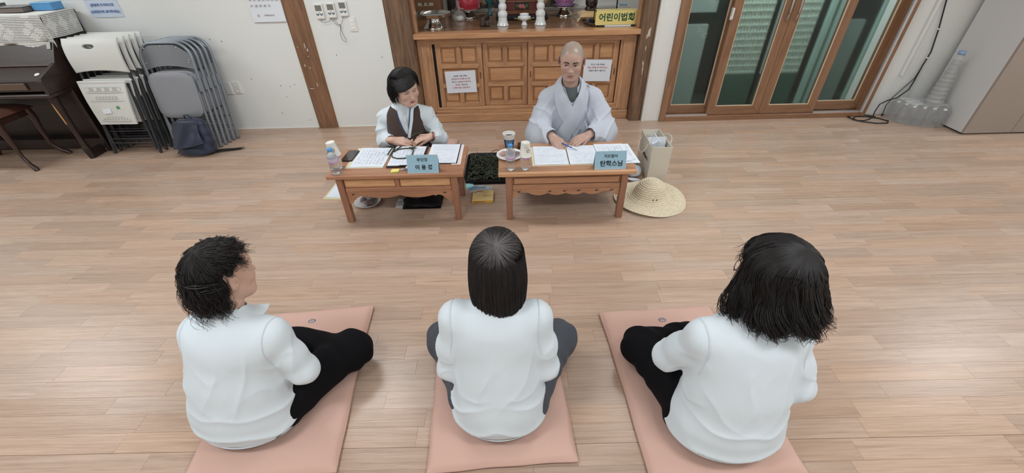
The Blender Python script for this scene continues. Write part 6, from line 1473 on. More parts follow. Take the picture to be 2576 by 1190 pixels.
# ---- head in its own frame: face to -Y, z up, origin between the ears at eye height
def head_field(F, R, t, sc=1.0, jaw=1.0, cheek=1.0, female=False, ears=True, fine=True):
    F.frame(R * sc, t)
    S = sc
    def e(c, r, k=.012, RR=None, op='add'):
        F.frame(R, t); F.ell(np.array(c) * S, np.array(r) * S, k * S, RR, op)
    def cp(a, b, ra, rb, k=.008, op='add', flat=None):
        F.frame(R, t); F.cap(np.array(a) * S, np.array(b) * S, ra * S, rb * S, k * S, op, flat)
    e((0, .012, .032), (.0760, .0930, .0820), .02)               # cranium
    e((0, .040, .010), (.0680, .0640, .0660), .03)               # occiput
    e((0, -.030, .020), (.0650, .0620, .0640), .03)              # forehead
    e((0, -.032, -.030), (.0590 * cheek, .0560, .0600), .03)    # mid face
    e((0, -.034, -.068), (.0440 * jaw, .0480, .0440), .03)      # lower jaw
    cp((-.022 * jaw, -.056, -.092), (.022 * jaw, -.056, -.092), .014, .014, .03)
    e((0, -.076, -.098), (.018 * jaw, .014, .014), .022)         # chin
    for s_ in (-1, 1):
        cp((s_ * .047 * jaw, -.006, -.058), (s_ * .026 * jaw, -.055, -.090), .016, .014, .03)
        e((s_ * .042 * cheek, -.060, -.028), (.020, .018, .018), .025)   # cheek bone
        e((s_ * .030, -.0845, .004), (.0175, .012, .0115), .012, op='sub')  # eye hollow
        cp((s_ * .014, -.0835, .021), (s_ * .044, -.0745, .021), .0075, .0065, .014)  # brow
        e((s_ * .0305, -.0720, .001), (.0150, .0125, .0105), .004)   # lids over the ball
        cp((s_ * .017, -.0850, -.0015), (s_ * .044, -.0770, .0005), .0014, .0014, .002, 'sub')   # lid slit
        cp((s_ * .018, -.0840, .0085), (s_ * .045, -.0755, .0085), .0010, .0010, .002, 'sub')   # lid fold
        e((s_ * .0115, -.0920, -.0370), (.0085, .0095, .0080), .006)   # nostril wing
    cp((0, -.0800, .010), (0, -.0975, -.0300), .0075, .0100, .010)  # nose bridge
    e((0, -.1000, -.0350), (.0105, .0100, .0092), .008)
    for s_ in (-1, 1): e((s_ * .006, -.0985, -.0435), (.0032, .0035, .0024), .002, op='sub')
    e((0, -.0790, -.0630), (.0260, .0150, .0160), .014)             # muzzle
    cp((-.0005, -.0930, -.0480), (.0005, -.0930, -.0520), .0016, .0016, .004, 'sub')
    cp((-.019, -.0860, -.0590), (0, -.0925, -.0570), .0036, .0050, .005); cp((.019, -.0860, -.0590), (0, -.0925, -.0570), .0036, .0050, .005)
    cp((-.016, -.0860, -.0685), (0, -.0905, -.0705), .0036, .0056, .005); cp((.016, -.0860, -.0685), (0, -.0905, -.0705), .0036, .0056, .005)
    cp((-.022, -.0880, -.0640), (0, -.0975, -.0635), .0009, .0011, .002, 'sub'); cp((.022, -.0880, -.0640), (0, -.0975, -.0635), .0009, .0011, .002, 'sub')
    cp((-.012, -.088, -.0810), (.012, -.088, -.0810), .0040, .0040, .008, 'sub')
    if ears:
        for s_ in (-1, 1):
            RR = rotm(.20, 0, s_ * .42)
            e((s_ * .0840, .014, -.006), (.0075, .0190, .0320), .004, RR)
            e((s_ * .0912, .009, .0), (.0052, .0110, .0190), .003, RR, 'sub')
            e((s_ * .0790, .004, -.032), (.0060, .0085, .0090), .005)
    F.frame(R, t)
FEAT = {}
def face_patch(F, R, t, sc, pts, lift, name, material, parent, q=None):
    """flat outline (x, z in head frame) laid on the face surface as a thin raised patch"""
    F.frame(R, t); cx_ = sum(p[0] for p in pts) / len(pts); cz = sum(p[1] for p in pts) / len(pts); out = []; rings = 4
    P = []; 
    for r in range(rings + 1):
        f_ = r / rings
        for (x, z) in pts:
            X = (cx_ + (x - cx_) * f_) * sc; Z = (cz + (z - cz) * f_) * sc; g = F.march((X, -.135 * sc, Z), (0, 1, 0), .12)
            if g is None: g = F.tp((X, -.06 * sc, Z))
            d = R @ np.array([0, -1.0, 0]); P.append(g + d * lift * sc * (1 - .0 * f_))
    n_ = len(pts); Qd = [(r * n_ + k, r * n_ + (k + 1) % n_, (r + 1) * n_ + (k + 1) % n_, (r + 1) * n_ + k) for r in range(rings) for k in range(n_)]
    b = MB(); b.add([tuple(p) for p in P], Qd, True); return b.build(name, material, parent)
def oval(cx_, cz, rx, rz, n=16, tilt=0): return [(cx_ + rx * math.cos(a) * math.cos(tilt) - rz * math.sin(a) * math.sin(tilt), cz + rz * math.sin(a) * math.cos(tilt) + rx * math.cos(a) * math.sin(tilt)) for a in [2 * PI * k / n for k in range(n)]]
def face_features(F, R, t, sc, parent, brow, lip, gaze=0.0, female=False, open_=1.0, brow_w=1.0, down=0.0):
    M_SC = mat('eye_white', rgb(214, 208, 204), .25); M_IR = mat('iris_dark', rgb(38, 26, 22), .12); M_LASH = mat('lash_line', rgb(44, 34, 32), .6)
    for s_ in (-1, 1):
        ex = s_ * .0305; oh = .0044 * open_
        alm = [(ex + .0125 * math.cos(a), .0000 + (oh if math.sin(a) > 0 else oh * .75) * math.sin(a) * (abs(math.sin(a)) ** .2) + .0006 * s_ * math.cos(a)) for a in [2 * PI * k / 20 for k in range(20)]]
        e_ = face_patch(F, R, t, sc, alm, .0008, 'eye', M_SC, parent)
        ix = ex + gaze * .0045
        iris = [(x, max(-oh * .8, min(oh * .92, z))) for x, z in oval(ix, .0004 - down * .001, .0048, .0048, 16)]
        o = face_patch(F, R, t, sc, iris, .0013, 'iris', M_IR, parent); 
        up = [(ex - .0135 + .027 * k / 10, .0002 + oh * math.sin(PI * k / 10) ** .8 + .0012) for k in range(11)] + [(ex + .0135 - .027 * k / 10, .0000 + oh * math.sin(PI * k / 10) ** .8 - .0002) for k in range(11)]
        face_patch(F, R, t, sc, up, .0015, 'eyelash', M_LASH, parent)
        th = .0030 * brow_w
        br = [(s_ * (.0125 + .033 * k / 8), .0195 + .0035 * math.sin(PI * k / 8 * .8) + th * (1 - .5 * k / 8)) for k in range(9)] + [(s_ * (.0455 - .033 * k / 8), .0195 + .0035 * math.sin(PI * (8 - k) / 8 * .8) - th * (1 - .55 * (8 - k) / 8)) for k in range(9)]
        if s_ < 0: br = br[::-1]
        face_patch(F, R, t, sc, br, .0010, 'eyebrow', brow, parent)
    ul = [(-.021 + .042 * k / 12, -.0632 + .0000) for k in range(13)] + [(.021 - .042 * k / 12, -.0632 + .0072 * math.sin(PI * k / 12) ** .7 - (.0012 if k == 6 else 0)) for k in range(1, 12)]
    ll = [(-.019 + .038 * k / 12, -.0642 - .0088 * math.sin(PI * k / 12) ** .8) for k in range(13)] + [(.019 - .038 * k / 12, -.0640) for k in range(1, 12)]
    face_patch(F, R, t, sc, ul, .0005, 'upper_lip', lip, parent); face_patch(F, R, t, sc, ll, .0005, 'lower_lip', lip, parent)
    ml = [(-.0205 + .041 * k / 10, -.0633) for k in range(11)] + [(.0205 - .041 * k / 10, -.0646) for k in range(11)]
    face_patch(F, R, t, sc, ml, .0009, 'mouth_line', mat('mouth_dark', rgb(104, 60, 58), .6), parent)

# ---- hand: frame R (x = across the palm towards the thumb side, y = along the fingers, z = back of the hand)
def hand(F, wrist, R, side=1, curl=(.5, .55, .6, .65), thumb=.5, sc=1.0, spread=.06, thumb_out=.6):
    """side=+1: thumb towards +x of the frame"""
    F.frame(R, wrist); s_ = sc; K = .006
    F.cap((0, -.03 * s_, 0), (0, .008 * s_, 0), .021 * s_, .022 * s_, .010, flat=((0, 0, 1), 1.25))
    for x, y1 in ((.027, .083), (.009, .087), (-.009, .083), (-.026, .074)):
        F.cap((x * .55 * side * s_, .012 * s_, 0), (x * side * s_, y1 * s_, .001), .0125 * s_, .0098 * s_, .011, flat=((0, 0, 1), 1.05))
    F.cap((.012 * side * s_, .02 * s_, -.008 * s_), (.026 * side * s_, .050 * s_, -.010 * s_), .015 * s_, .012 * s_, .010)
    L = ((.042, .026, .021), (.046, .029, .022), (.042, .027, .021), (.034, .021, .019))
    for i, (x, y0) in enumerate(((.0275, .083), (.0092, .087), (-.0090, .083), (-.0262, .074))):
        p = np.array([x * side, y0, .001]) * s_; a = curl[i] * .75; sp = spread * (1.5 - i) * side; r = (.0092, .0094, .0088, .0078)[i] * s_
        for j in range(3):
            a_ = a * (j + 1) if j < 2 else a * 2.7
            d = np.array([math.sin(sp) * math.cos(a_), math.cos(sp) * math.cos(a_), -math.sin(a_)]); q = p + d * L[i][j] * s_
            F.cap(p, q, r * (1 - .06 * j), r * (.95 - .09 * j), .0030 if j else .004); p = q
    p = np.array([.020 * side, .022, -.006]) * s_; ang = thumb_out
    for j, (l, r) in enumerate(((.040, .0125), (.032, .0108), (.026, .0098))):
        d = np.array([math.sin(ang) * side, math.cos(ang), -.30 - thumb * .35 * j]); d /= np.linalg.norm(d); q = p + d * l * s_; F.cap(p, q, r * s_, r * .92 * s_, .006 if j == 0 else .003); p = q; ang -= thumb * .35
    F.frame()
def look(yd, zd, side=1):
    """frame with fingers along yd and back of hand towards zd"""
    y = np.array(yd, float); y /= np.linalg.norm(y); z = np.array(zd, float); z -= y * (z @ y); z /= np.linalg.norm(z); x = np.cross(y, z); return np.stack([x, y, z], 1)

def body_skin_mat(name, base, mottle, scalp=None):
    if name in _M: return _M[name]
    m = mat(name, base, .44, sss=.10, bump=.06, bscale=600); nt = m.node_tree; b = nt.nodes['Principled BSDF']; L = nt.links
    tc = [n for n in nt.nodes if n.type == 'TEX_COORD'][0]; n_ = nt.nodes.new('ShaderNodeTexNoise'); n_.inputs['Scale'].default_value = 16; n_.inputs['Detail'].default_value = 5; L.new(tc.outputs['Object'], n_.inputs['Vector'])
    mx = nt.nodes.new('ShaderNodeMix'); mx.data_type = 'RGBA'; mx.inputs[6].default_value = mottle; mx.inputs[7].default_value = base; L.new(n_.outputs['Fac'], mx.inputs[0])  # second skin tone, mixed in by random noise
    at = nt.nodes.new('ShaderNodeAttribute'); at.attribute_name = 'tint'; sp = nt.nodes.new('ShaderNodeSeparateColor'); L.new(at.outputs['Color'], sp.inputs[0])
    n2 = nt.nodes.new('ShaderNodeTexNoise'); n2.inputs['Scale'].default_value = 420; n2.inputs['Detail'].default_value = 2; L.new(tc.outputs['Object'], n2.inputs['Vector'])
    mr = nt.nodes.new('ShaderNodeMapRange'); mr.inputs['From Min'].default_value = .3; mr.inputs['From Max'].default_value = .7; mr.inputs['To Min'].default_value = .55; mr.inputs['To Max'].default_value = 1.0; L.new(n2.outputs['Fac'], mr.inputs['Value'])
    mm = nt.nodes.new('ShaderNodeMath'); mm.operation = 'MULTIPLY'; L.new(sp.outputs[0], mm.inputs[0]); L.new(mr.outputs[0], mm.inputs[1])
    m2 = nt.nodes.new('ShaderNodeMix'); m2.data_type = 'RGBA'; m2.inputs[7].default_value = scalp or base; L.new(mm.outputs[0], m2.inputs[0]); L.new(mx.outputs[2], m2.inputs[6])
    m3 = nt.nodes.new('ShaderNodeMix'); m3.data_type = 'RGBA'; m3.inputs[7].default_value = rgb(206, 140, 126); L.new(sp.outputs[1], m3.inputs[0]); L.new(m2.outputs[2], m3.inputs[6])
    L.new(m3.outputs[2], b.inputs['Base Color']); return m
M_SKIN = body_skin_mat('skin_light', rgb(218, 184, 166), rgb(202, 164, 146), rgb(150, 138, 128))
M_SKIN_M = body_skin_mat('skin_monk', rgb(198, 166, 150), rgb(180, 146, 132), rgb(152, 142, 130))
M_SKIN_M.node_tree.nodes['Principled BSDF'].inputs['Roughness'].default_value = .32
M_HAIR = hair_material('hair_black', rgb(30, 27, 27), .52); M_HAIR2 = hair_material('hair_dark_brown', rgb(34, 28, 26), .55); M_HAIRG = hair_material('hair_grey', rgb(132, 128, 128), .5)
M_SHIRT = mat('white_cotton', rgb(217, 228, 235), .9, spec=.3, sheen=.05, bump=.12, bscale=500); M_SHIRTS = mat('white_seam', rgb(206, 214, 220), .9)
M_BLK = mat('black_trousers', rgb(13, 13, 17), .9, spec=.2, sheen=0, bump=.15, bscale=300); M_GRY = mat('grey_trousers', rgb(76, 80, 88), .85, spec=.3, sheen=.05, bump=.15, bscale=300)

def rot_of(yaw=0, pitch=0, roll=0):
    return np.array((Matrix.Rotation(yaw, 3, 'Z') @ Matrix.Rotation(roll, 3, 'Y') @ Matrix.Rotation(pitch, 3, 'X')))
def person(label, loc, rz, cat='person'): return thing('person', label, cat, loc, rz)

def drape(F, path, w, lift, name, material, parent, n_across=8, ydir=1, dist=.6, start=-.6, twist=None, th=.0025):
    """cloth band laid on the front (ydir=1) or back (ydir=-1) of a clothing field; path of (x, z)"""
    P = np.array(path, float); m = len(P); F.frame()
    def pt(u, v):
        f = u * (m - 1); i = min(int(f), m - 2); a = f - i; c = P[i] * (1 - a) + P[i + 1] * a; d = P[i + 1] - P[i]; d = d / np.linalg.norm(d); nn = np.array([-d[1], d[0]])
        ww = w(u) if callable(w) else w; q = c + nn * (v - .5) * ww; g = F.march((q[0], start * ydir, q[1]), (0, ydir, 0), dist, 260)
        if g is None: g = last[0]
        last[0] = g; return (g[0], g[1] - ydir * lift, g[2])
    last = [np.array([path[0][0], start * .3, path[0][1]])]
    b = MB(); b.sheet(pt, 40, n_across, -ydir * th * (1)); return b.build(name, material, parent)
def patch_on(F, poly, lift, name, material, parent, ydir=1, rings=6, start=-.6, dist=.6):
    F.frame(); cx_ = sum(p[0] for p in poly) / len(poly); cz = sum(p[1] for p in poly) / len(poly); P = []; n_ = len(poly)
    for r in range(rings + 1):
        for (x, z) in poly:
            X = cx_ + (x - cx_) * r / rings; Z = cz + (z - cz) * r / rings; g = F.march((X, start * ydir, Z), (0, ydir, 0), dist, 260)
            if g is None: g = np.array([X, -.1 * ydir, Z])
            P.append((g[0], g[1] - ydir * lift, g[2]))
    Qd = [(r * n_ + k, r * n_ + (k + 1) % n_, (r + 1) * n_ + (k + 1) % n_, (r + 1) * n_ + k) for r in range(rings) for k in range(n_)]
    b = MB(); b.add(P, Qd, True); return b.build(name, material, parent)
def subdivide_poly(poly, k=6):
    out = []
    for i in range(len(poly)):
        a, b = poly[i], poly[(i + 1) % len(poly)]
        for j in range(k): out.append((a[0] + (b[0] - a[0]) * j / k, a[1] + (b[1] - a[1]) * j / k))
    return out

# ---- hair: a cap surface and strands that share one shape function (head frame: face to -Y)
def hair_shape(phi, t, prm):
    """phi azimuth, t 0..1 from the crown to the tip -> point in the head frame"""
    rx, ry, rz = prm['r']; c = np.array(prm.get('c', (0, .014, .028))); ze = prm['end'](phi); w = prm.get('wide', lambda z: 1.0)
    top = c[2] + rz; cr = prm.get('crown', (0, .02))
    zz = ze - c[2]
    th_end = np.where(zz > 0, np.arccos(np.clip(zz / rz, -1, 1)), PI / 2); skirt = np.where(zz < 0, -zz, 0); L1 = th_end * (rx + rz) / 2; Lt = L1 + skirt; s_ = t * Lt
    th = np.minimum(s_ / ((rx + rz) / 2), th_end); dz = np.maximum(s_ - L1, 0)
    k = np.sin(th); lift = 1 - k
    ww = w(-dz)
    a = prm.get('tilt', 0.0) * np.cos(th); yy = ry * k * np.sin(phi) * ww; zz_ = rz * np.cos(th)
    x = c[0] + rx * k * np.cos(phi) * ww + cr[0] * lift; y = c[1] + yy * np.cos(a) + zz_ * np.sin(a) + cr[1] * lift; z = c[2] + zz_ * np.cos(a) - yy * np.sin(a) - dz
    return np.stack([x, y, z], -1)
def hair(parent, R, t0, prm, n, material, seed=1, K=18, rad=.0011, wave=(0, 0), curl=0.0, clump=60, name='hair', base=True, sc=1.0, jitter=.10, phis=None, base_scale=.93, gray=0.0, t_range=(0, 1), fly=0.02, lenjit=.10):
    r = np.random.default_rng(seed)
    xf = lambda P: (P * sc) @ R.T + np.array(t0)
    if base:
        U, V = 72, 26; ph = np.linspace(0, 2 * PI, U, endpoint=False)[:, None]; tt = np.linspace(0.0, prm.get('base_t', .95), V)[None, :]
        P = hair_shape(ph + 0 * tt, tt + 0 * ph, prm); c = np.array(prm.get('c', (0, .014, .028))); P = c + (P - c) * base_scale
        idx = np.arange(U)[:, None] * V + np.arange(V)[None, :]; nx = (np.arange(U) + 1) % U
        Q = np.stack([idx[:, :-1], idx[:, 1:], idx[nx][:, 1:], idx[nx][:, :-1]], -1).reshape(-1, 4)
        np_mesh('hair_base', xf(P.reshape(-1, 3)), Q, material, parent)
    ph = r.uniform(0, 2 * PI, n) if phis is None else phis(r, n)
    cl = r.integers(0, clump, n); cphi = r.normal(0, .05, clump)[cl]; cr = r.uniform(0, 1, clump)[cl]; cw = r.uniform(0, 2 * PI, clump)[cl]
    cell = np.round(ph / (2 * PI) * clump) / clump * 2 * PI
    t = np.linspace(0, 1, K)[None, :]; L = (1 - lenjit * r.uniform(0, 1, n))[:, None]
    t0_ = (t_range[0] + .09 * r.uniform(0, 1, n) ** 1.5)[:, None]; tt = t0_ + (t_range[1] - t0_) * t * L
    pull = .45 * t ** 1.5
    P_ = ph[:, None] * (1 - pull) + cell[:, None] * pull + cphi[:, None] * t
    ci = np.round(ph / (2 * PI) * clump).astype(int) % clump; cph = r.uniform(0, 2 * PI, clump)[ci][:, None]; camp = r.uniform(.5, 1.2, clump)[ci][:, None]
    pts = hair_shape(P_, tt, prm); c = np.array(prm.get('c', (0, .014, .028)))
    rad_sc = 1 + jitter * (r.uniform(-.35, 1, n)[:, None] * (.25 + .75 * t)) ; pts = c + (pts - c) * np.stack([rad_sc, rad_sc, 1 + (rad_sc - 1) * .6], -1)
    wa, wf = wave
    tang = np.stack([-np.sin(P_), np.cos(P_), 0 * P_], -1); rdl = np.stack([np.cos(P_), np.sin(P_), 0 * P_], -1)
    env = t ** 1.3
    ph1 = cph + wf * tt * 2 * PI; mine = r.normal(0, .28, n)[:, None]
    pts = pts + tang * (wa * camp * env * np.sin(ph1 + mine))[..., None] + rdl * (wa * .8 * camp * env * np.cos(ph1 + mine))[..., None]
    pts = pts + r.normal(0, fly * .02, (n, 1, 3)) * env[..., None]
    if curl:   # tips curl inwards or outwards
        e = np.clip((t - .72) / .28, 0, 1) ** 1.5; pts = pts - rdl * (curl * e)[..., None] * (1 + .5 * r.normal(0, 1, n)[:, None, None]) + np.array([0, 0, 1.0]) * (abs(curl) * .45 * e ** 2)[..., None]
    rr = rad * (1 - .65 * t ** 3) * r.uniform(.7, 1.3, n)[:, None]
    g = r.uniform(0, 1, n) < gray
    o = tubes(name, xf(pts[~g]), rr[~g], material, parent)
    if g.any(): tubes('grey_hair', xf(pts[g]), rr[g], M_HAIRG, parent)
    return o

# ================================================================== women seen from behind
def seated_back(label, loc, rz, head_t, head_R, torso, arms, legs, trousers, sleeve, cuffs, seed=0, collar=None, build=1.0, sc=1.0, nape_collar=True, hem_pts=None):
    t = person(label, loc, rz)
    hd = np.array(head_t)
    neck_b = torso['neck']
    # body
    F = Field((-.46, -.62, .0), (.46, .30, hd[2] + .14), .0045)
    F.cap(neck_b, hd + head_R @ np.array([0, .018, -.035]) * sc, .056 * sc, .050 * sc, .02)
    F.ell((0, .0, .14), (.155, .12, .11), .05); F.cap((0, .0, .14), np.array(neck_b) - [0, .0, .12], .11, .10, .05)
    for s_, (sh, el, wr, hn) in arms.items():
        F.chain([np.array(neck_b) - [0, 0, .09], np.array(sh) - [0, 0, .015], el], [.05, .036, .034], .02); F.cap(el, wr, .037, .025, .015)
        sd = 1 if s_ > 0 else -1
        hand(F, wr, look(np.array(hn) - np.array(wr), (0, 0, 1)), side=-sd if False else (1 if s_ > 0 else -1), curl=(.5, .5, .55, .6))
    for s_, (hp, kn, an) in legs.items(): F.chain([hp, kn, an], [.07, .052, .036], .03); F.cap(an, np.array(an) + [-.10 * s_, -.02, -.01], .032, .022, .02)
    head_field(F, head_R, hd, sc)
    body = skin_mesh(F, 'body', M_SKIN, t, tint=lambda P: np.tile(np.array([[0, 0, 0, 1.0]]), (len(P), 1)))
    # trousers
    G = Field((-.50, -.66, .0), (.50, .32, .45), .0065)
    G.ell((torso['parts'][0][0][0], .004, .070), np.array([torso['parts'][0][1][0] - .006, torso['parts'][0][1][1] - .006, .085]), .03)
    for s_, (hp, kn, an) in legs.items():
        G.chain([hp, kn], [.100 * build, .074], .05); G.ell(np.array(kn) + [0, -.005, .0], (.074, .078, .068), .03); G.cap(kn, an, .068, .056, .06)
    G.halfspace((0, 0, .004), (0, 0, -1), .01)
    def dt(P, N):
        a = np.arctan2(P[:, 1], P[:, 0]); return .0030 * np.sin(P[:, 0] * 46 + 6 * np.sin(P[:, 1] * 14 + seed)) * smoothstep(.1, .2, np.hypot(P[:, 0], P[:, 1] + .05)) + .0015 * np.sin(P[:, 1] * 70 + P[:, 0] * 40) * smoothstep(.0, .05, P[:, 2])
    skin_mesh(G, 'trousers', trousers, t, disp=dt)
    # shirt
    S = Field((-.46, -.52, .0), (.46, .34, hd[2] + .02), .0055)
    for (c, r, k) in torso['parts']: S.ell(c, r, k)
    c0, r0_ = torso['parts'][0][0], torso['parts'][0][1]; S.ell((c0[0], c0[1], .080), (r0_[0], r0_[1], .105), .02)
    for s_, (sh, el, wr, hn) in arms.items():
        sh, el, wr = map(np.array, (sh, el, wr)); S.ell(sh, (.050, .052, .050), .05)
        q = el + (wr - el) * sleeve[1]
        S.chain([sh, sh * .45 + el * .55, el], [.050, .053, sleeve[0]], .03); 
        dq = (wr - el) / np.linalg.norm(wr - el); S.cap(el, q, sleeve[0], sleeve[0] * .93, .02); S.cap(q + dq * .030, q + dq * .14, sleeve[0] * .86, sleeve[0] * .90, .002, op='sub')
    for (a, b_, ra, rb, k) in torso.get('caps', ()): S.cap(a, b_, ra, rb, k)
    S.cap(np.array(neck_b) + [0, .0, -.03], np.array(neck_b) + [0, -.008, .030], .066, .060, .02)
    hz = torso['hem']
    S.halfspace((0, 0, hz), (0, .0, -1), .008)
    sub = Field  # neck opening
    S.cap(np.array(neck_b) + [0, -.01, .034], np.array(neck_b) + [0, -.05, .10], .055, .06, .004, op='sub')
    rr = np.random.default_rng(seed + 5); ph = rr.uniform(0, 6, 8)
    def disp(P, N):
        x, y, z = P[:, 0], P[:, 1], P[:, 2]; n1 = vnoise(P, 5.0, seed); n2 = vnoise(P, 11.0, seed + 1); n3 = vnoise(P * [1, 1, .5], 16.0, seed + 2)
        low = smoothstep(.30, .12, z); midb = smoothstep(.48, .30, z); arm = smoothstep(.14, .18, np.abs(x)) * smoothstep(.20, .28, z)
        f1 = ridge(z * 30 + 1.6 * n1 + .6 * n2 + 3.0 * np.abs(x), 2.2) * low * .013 * (.6 + .5 * n1)
        f2 = ridge(z * 15 + 1.3 * n1 + .5 * n2 - 9 * np.abs(x), 3.0) * midb * .0045 * (1 - arm) * (.7 + .6 * n2)
        f3 = ridge(z * 24 + np.abs(x) * 16 + 2.0 * n2 + y * 14, 2.6) * arm * .0035 * smoothstep(.50, .40, z)
        f4 = ridge(x * 24 + 2.5 * n1 + z * 6, 3.0) * smoothstep(.50, .40, z) * smoothstep(.15, .3, z) * .0045
        return f1 + f2 + f3 + f4 + .0016 * n3 - .003
    shirt = skin_mesh(S, 'shirt', M_SHIRT, t, disp=disp)
    for s_, (sh, el, wr, hn) in arms.items():
        sh, el = np.array(sh), np.array(el); pts = []
        for k in range(26):
            a = -.9 + 3.4 * k / 25; S.frame(); o = sh + np.array([-s_ * .012, 0, -.010]); d = np.array([s_ * .22, math.cos(a) * 1.0, math.sin(a)]); g = S.march(o + d * .16, -d, .16, 160)
            if g is not None: pts.append(tuple(g + d / np.linalg.norm(d) * .0005))
        if len(pts) > 4: b = MB(); b.tube(pts, .0009, 5); b.build('sleeve_seam', M_SHIRT, t)
    if collar != 'none':
        pts = []
        for k in range(64):
            a = 2 * PI * k / 64; S.frame(); g = S.march((.4 * math.cos(a), .4 * math.sin(a), hz + .012), (-math.cos(a), -math.sin(a), 0), .4, 220)
            if g is not None: pts.append(tuple(g + np.array([math.cos(a), math.sin(a), 0]) * .001))
        if len(pts) > 10: b = MB(); b.tube(pts, .0020, 5, closed=True); b.build('hem', M_SHIRT, t)
    return t, F, S, G

def nape_band(t, S, c, r, z, tilt, name='collar_band'):
    pts = [(c[0] + r[0] * math.cos(a), c[1] + r[1] * math.sin(a), z + tilt * math.sin(a)) for a in [2 * PI * k / 40 for k in range(40)]]
    b = MB(); b.tube(pts, .0065, 8, closed=True); return b.build(name, M_SHIRTS, t)

PARTS_M = dict(neck=(0, -.065, .555), seat=(.190, .140, .110), hem=.040,
    parts=[((0, .006, .12), (.184, .146, .150), .04), ((0, -.012, .25), (.166, .124, .16), .06), ((0, -.045, .41), (.176, .110, .15), .06), ((0, -.062, .488), (.150, .078, .062), .05)],
    caps=[((-.125, -.066, .510), (.125, -.066, .510), .050, .050, .04), ((0, -.066, .50), (0, -.07, .565), .085, .055, .05)])
def arms_std(el_out=.184, el_y=-.03, el_z=.262, wr=(.11, -.20, .18), hn=(.03, -.30, .16), l=None):
    d = {}
    for s_ in (1, -1): d[s_] = ((s_ * .148, -.066, .505), (s_ * el_out, el_y, el_z), (s_ * wr[0], wr[1], wr[2]), (s_ * hn[0], hn[1], hn[2]))
    if l: d.update(l)
    return d
def legs_std(kx=.275, ky=-.300, kz=.080): return {s_: ((s_ * .105, -.03, .105), (s_ * kx, ky, kz), (-s_ * .02, -.35, .048)) for s_ in (1, -1)}

# --- middle woman: straight bob, grey at the crown
HT, HR = (-.012, -.140, .700), rot_of(0, .10, 0)
tm, Fm, Sm, Gm = seated_back('person in white t-shirt and grey trousers with straight bob, seated in the middle', (-.072, .95, .030), PI - .02, HT, HR, PARTS_M, arms_std(), legs_std(.262, -.315, .078), M_GRY, (.048, .30), None, seed=2)
nape_band(tm, Sm, (0, -.078), (.060, .060), .578, .006)
prm = dict(r=(.092, .104, .098), c=(0, .016, .026), end=lambda p: np.where(np.abs(np.angle(np.exp(1j * (p + PI / 2)))) < .62, .02, -.200 + .010 * np.cos(p * 9)), wide=lambda z: 1 + .08 * np.sin(np.clip(-z / .20, 0, 1) * PI) - .07 * np.clip(-z / .20, 0, 1) ** 2, crown=(0, .0), tilt=.62)
hair(tm, HR, HT, prm, 3600, M_HAIR, seed=3, rad=.0010, wave=(.0022, 1.2), clump=150, jitter=.05, fly=.03, K=16)
gp = dict(prm); gp['r'] = (.0955, .108, .1015)
hair(tm, HR, HT, gp, 420, M_HAIRG, seed=9, rad=.00030, wave=(.002, 1.5), clump=150, jitter=.03, base=False, name='grey_hair', t_range=(0.0, .30), K=12, lenjit=.7)

# --- left woman: short curly hair with clips, collared shirt
HT, HR = (-.046, -.132, .685), rot_of(-.40, .14, .02)
PL = dict(PARTS_M); PL['parts'] = [((.02, .004, .12), (.215, .158, .150), .04), ((.005, -.012, .25), (.188, .136, .16), .06), ((-.025, -.045, .40), (.178, .118, .15), .06), ((-.040, -.062, .450), (.150, .088, .075), .05)]; PL['seat'] = (.215, .158, .115); PL['neck'] = (-.045, -.07, .525)
PL['caps'] = [((-.165, -.066, .455), (.095, -.066, .458), .053, .053, .04), ((-.040, -.066, .43), (-.045, -.07, .545), .10, .058, .06)]
al = {1: ((.105, -.066, .452), (.155, -.06, .26), (.09, -.17, .17), (.02, -.22, .14)), -1: ((-.182, -.066, .450), (-.240, -.060, .268), (-.09, -.18, .17), (-.02, -.22, .14))}
tl, Fl, Sl, Gl = seated_back('person in white collared shirt with short curly hair and clips, seated on the left', (-1.060, .95, .030), PI - .10, HT, HR, PL, al, legs_std(.290, -.300, .085), M_BLK, (.055, .30), None, seed=4, build=1.10)
prm = dict(r=(.087, .098, .094), c=(0, .010, .024), end=lambda p: np.where(np.abs(np.angle(np.exp(1j * (p + PI / 2)))) < .95, .040, np.where(np.abs(np.angle(np.exp(1j * (p + PI / 2)))) < 1.85, .024, -.118 + .03 * np.cos(p - PI / 2) * -1 + .0)) + .012 * np.cos(p * 11), wide=lambda z: 1 + .08 * np.sin(np.clip(-z / .14, 0, 1) * PI) - .14 * np.clip(-z / .16, 0, 1) ** 2, crown=(0, .0), tilt=.45)
hair(tl, HR, HT, prm, 2600, M_HAIR2, seed=13, rad=.0011, wave=(.010, 3.8), clump=70, jitter=.12, fly=.12, K=26, curl=.014, lenjit=.35)
hair(tl, HR, HT, prm, 900, M_HAIR, seed=14, rad=.0010, wave=(.013, 4.6), clump=46, jitter=.20, fly=.25, K=28, lenjit=.3, base=False, name='loose_curls', curl=-.006)
for (px_, pz, ln_, a0) in ((-.062, .030, .062, .10), (-.078, .006, .040, .0)):
    b = MB(); q = []
    def hp(u, dz): a = (px_ + (u - .5) * ln_); y = .018 + .113 * math.sqrt(max(0, 1 - (a / .10) ** 2)); return tuple(HR @ np.array([a, y, pz + dz + a0 * (u - .5) * ln_]) + np.array(HT))
    b.tube([hp(k / 10, .005 * math.sin(PI * k / 10)) for k in range(11)], .0016, 6); b.tube([hp(k / 10, -.005 * math.sin(PI * k / 10)) for k in range(11)], .0016, 6); b.tube([hp(.0 + k * .05, 0) for k in range(3)], .0028, 6)
    o = b.build('hair_clip', mat('clip_metal', rgb(60, 60, 66), .15, metal=.9), tl); o['label'] = 'dark shiny metal snap hair clip'
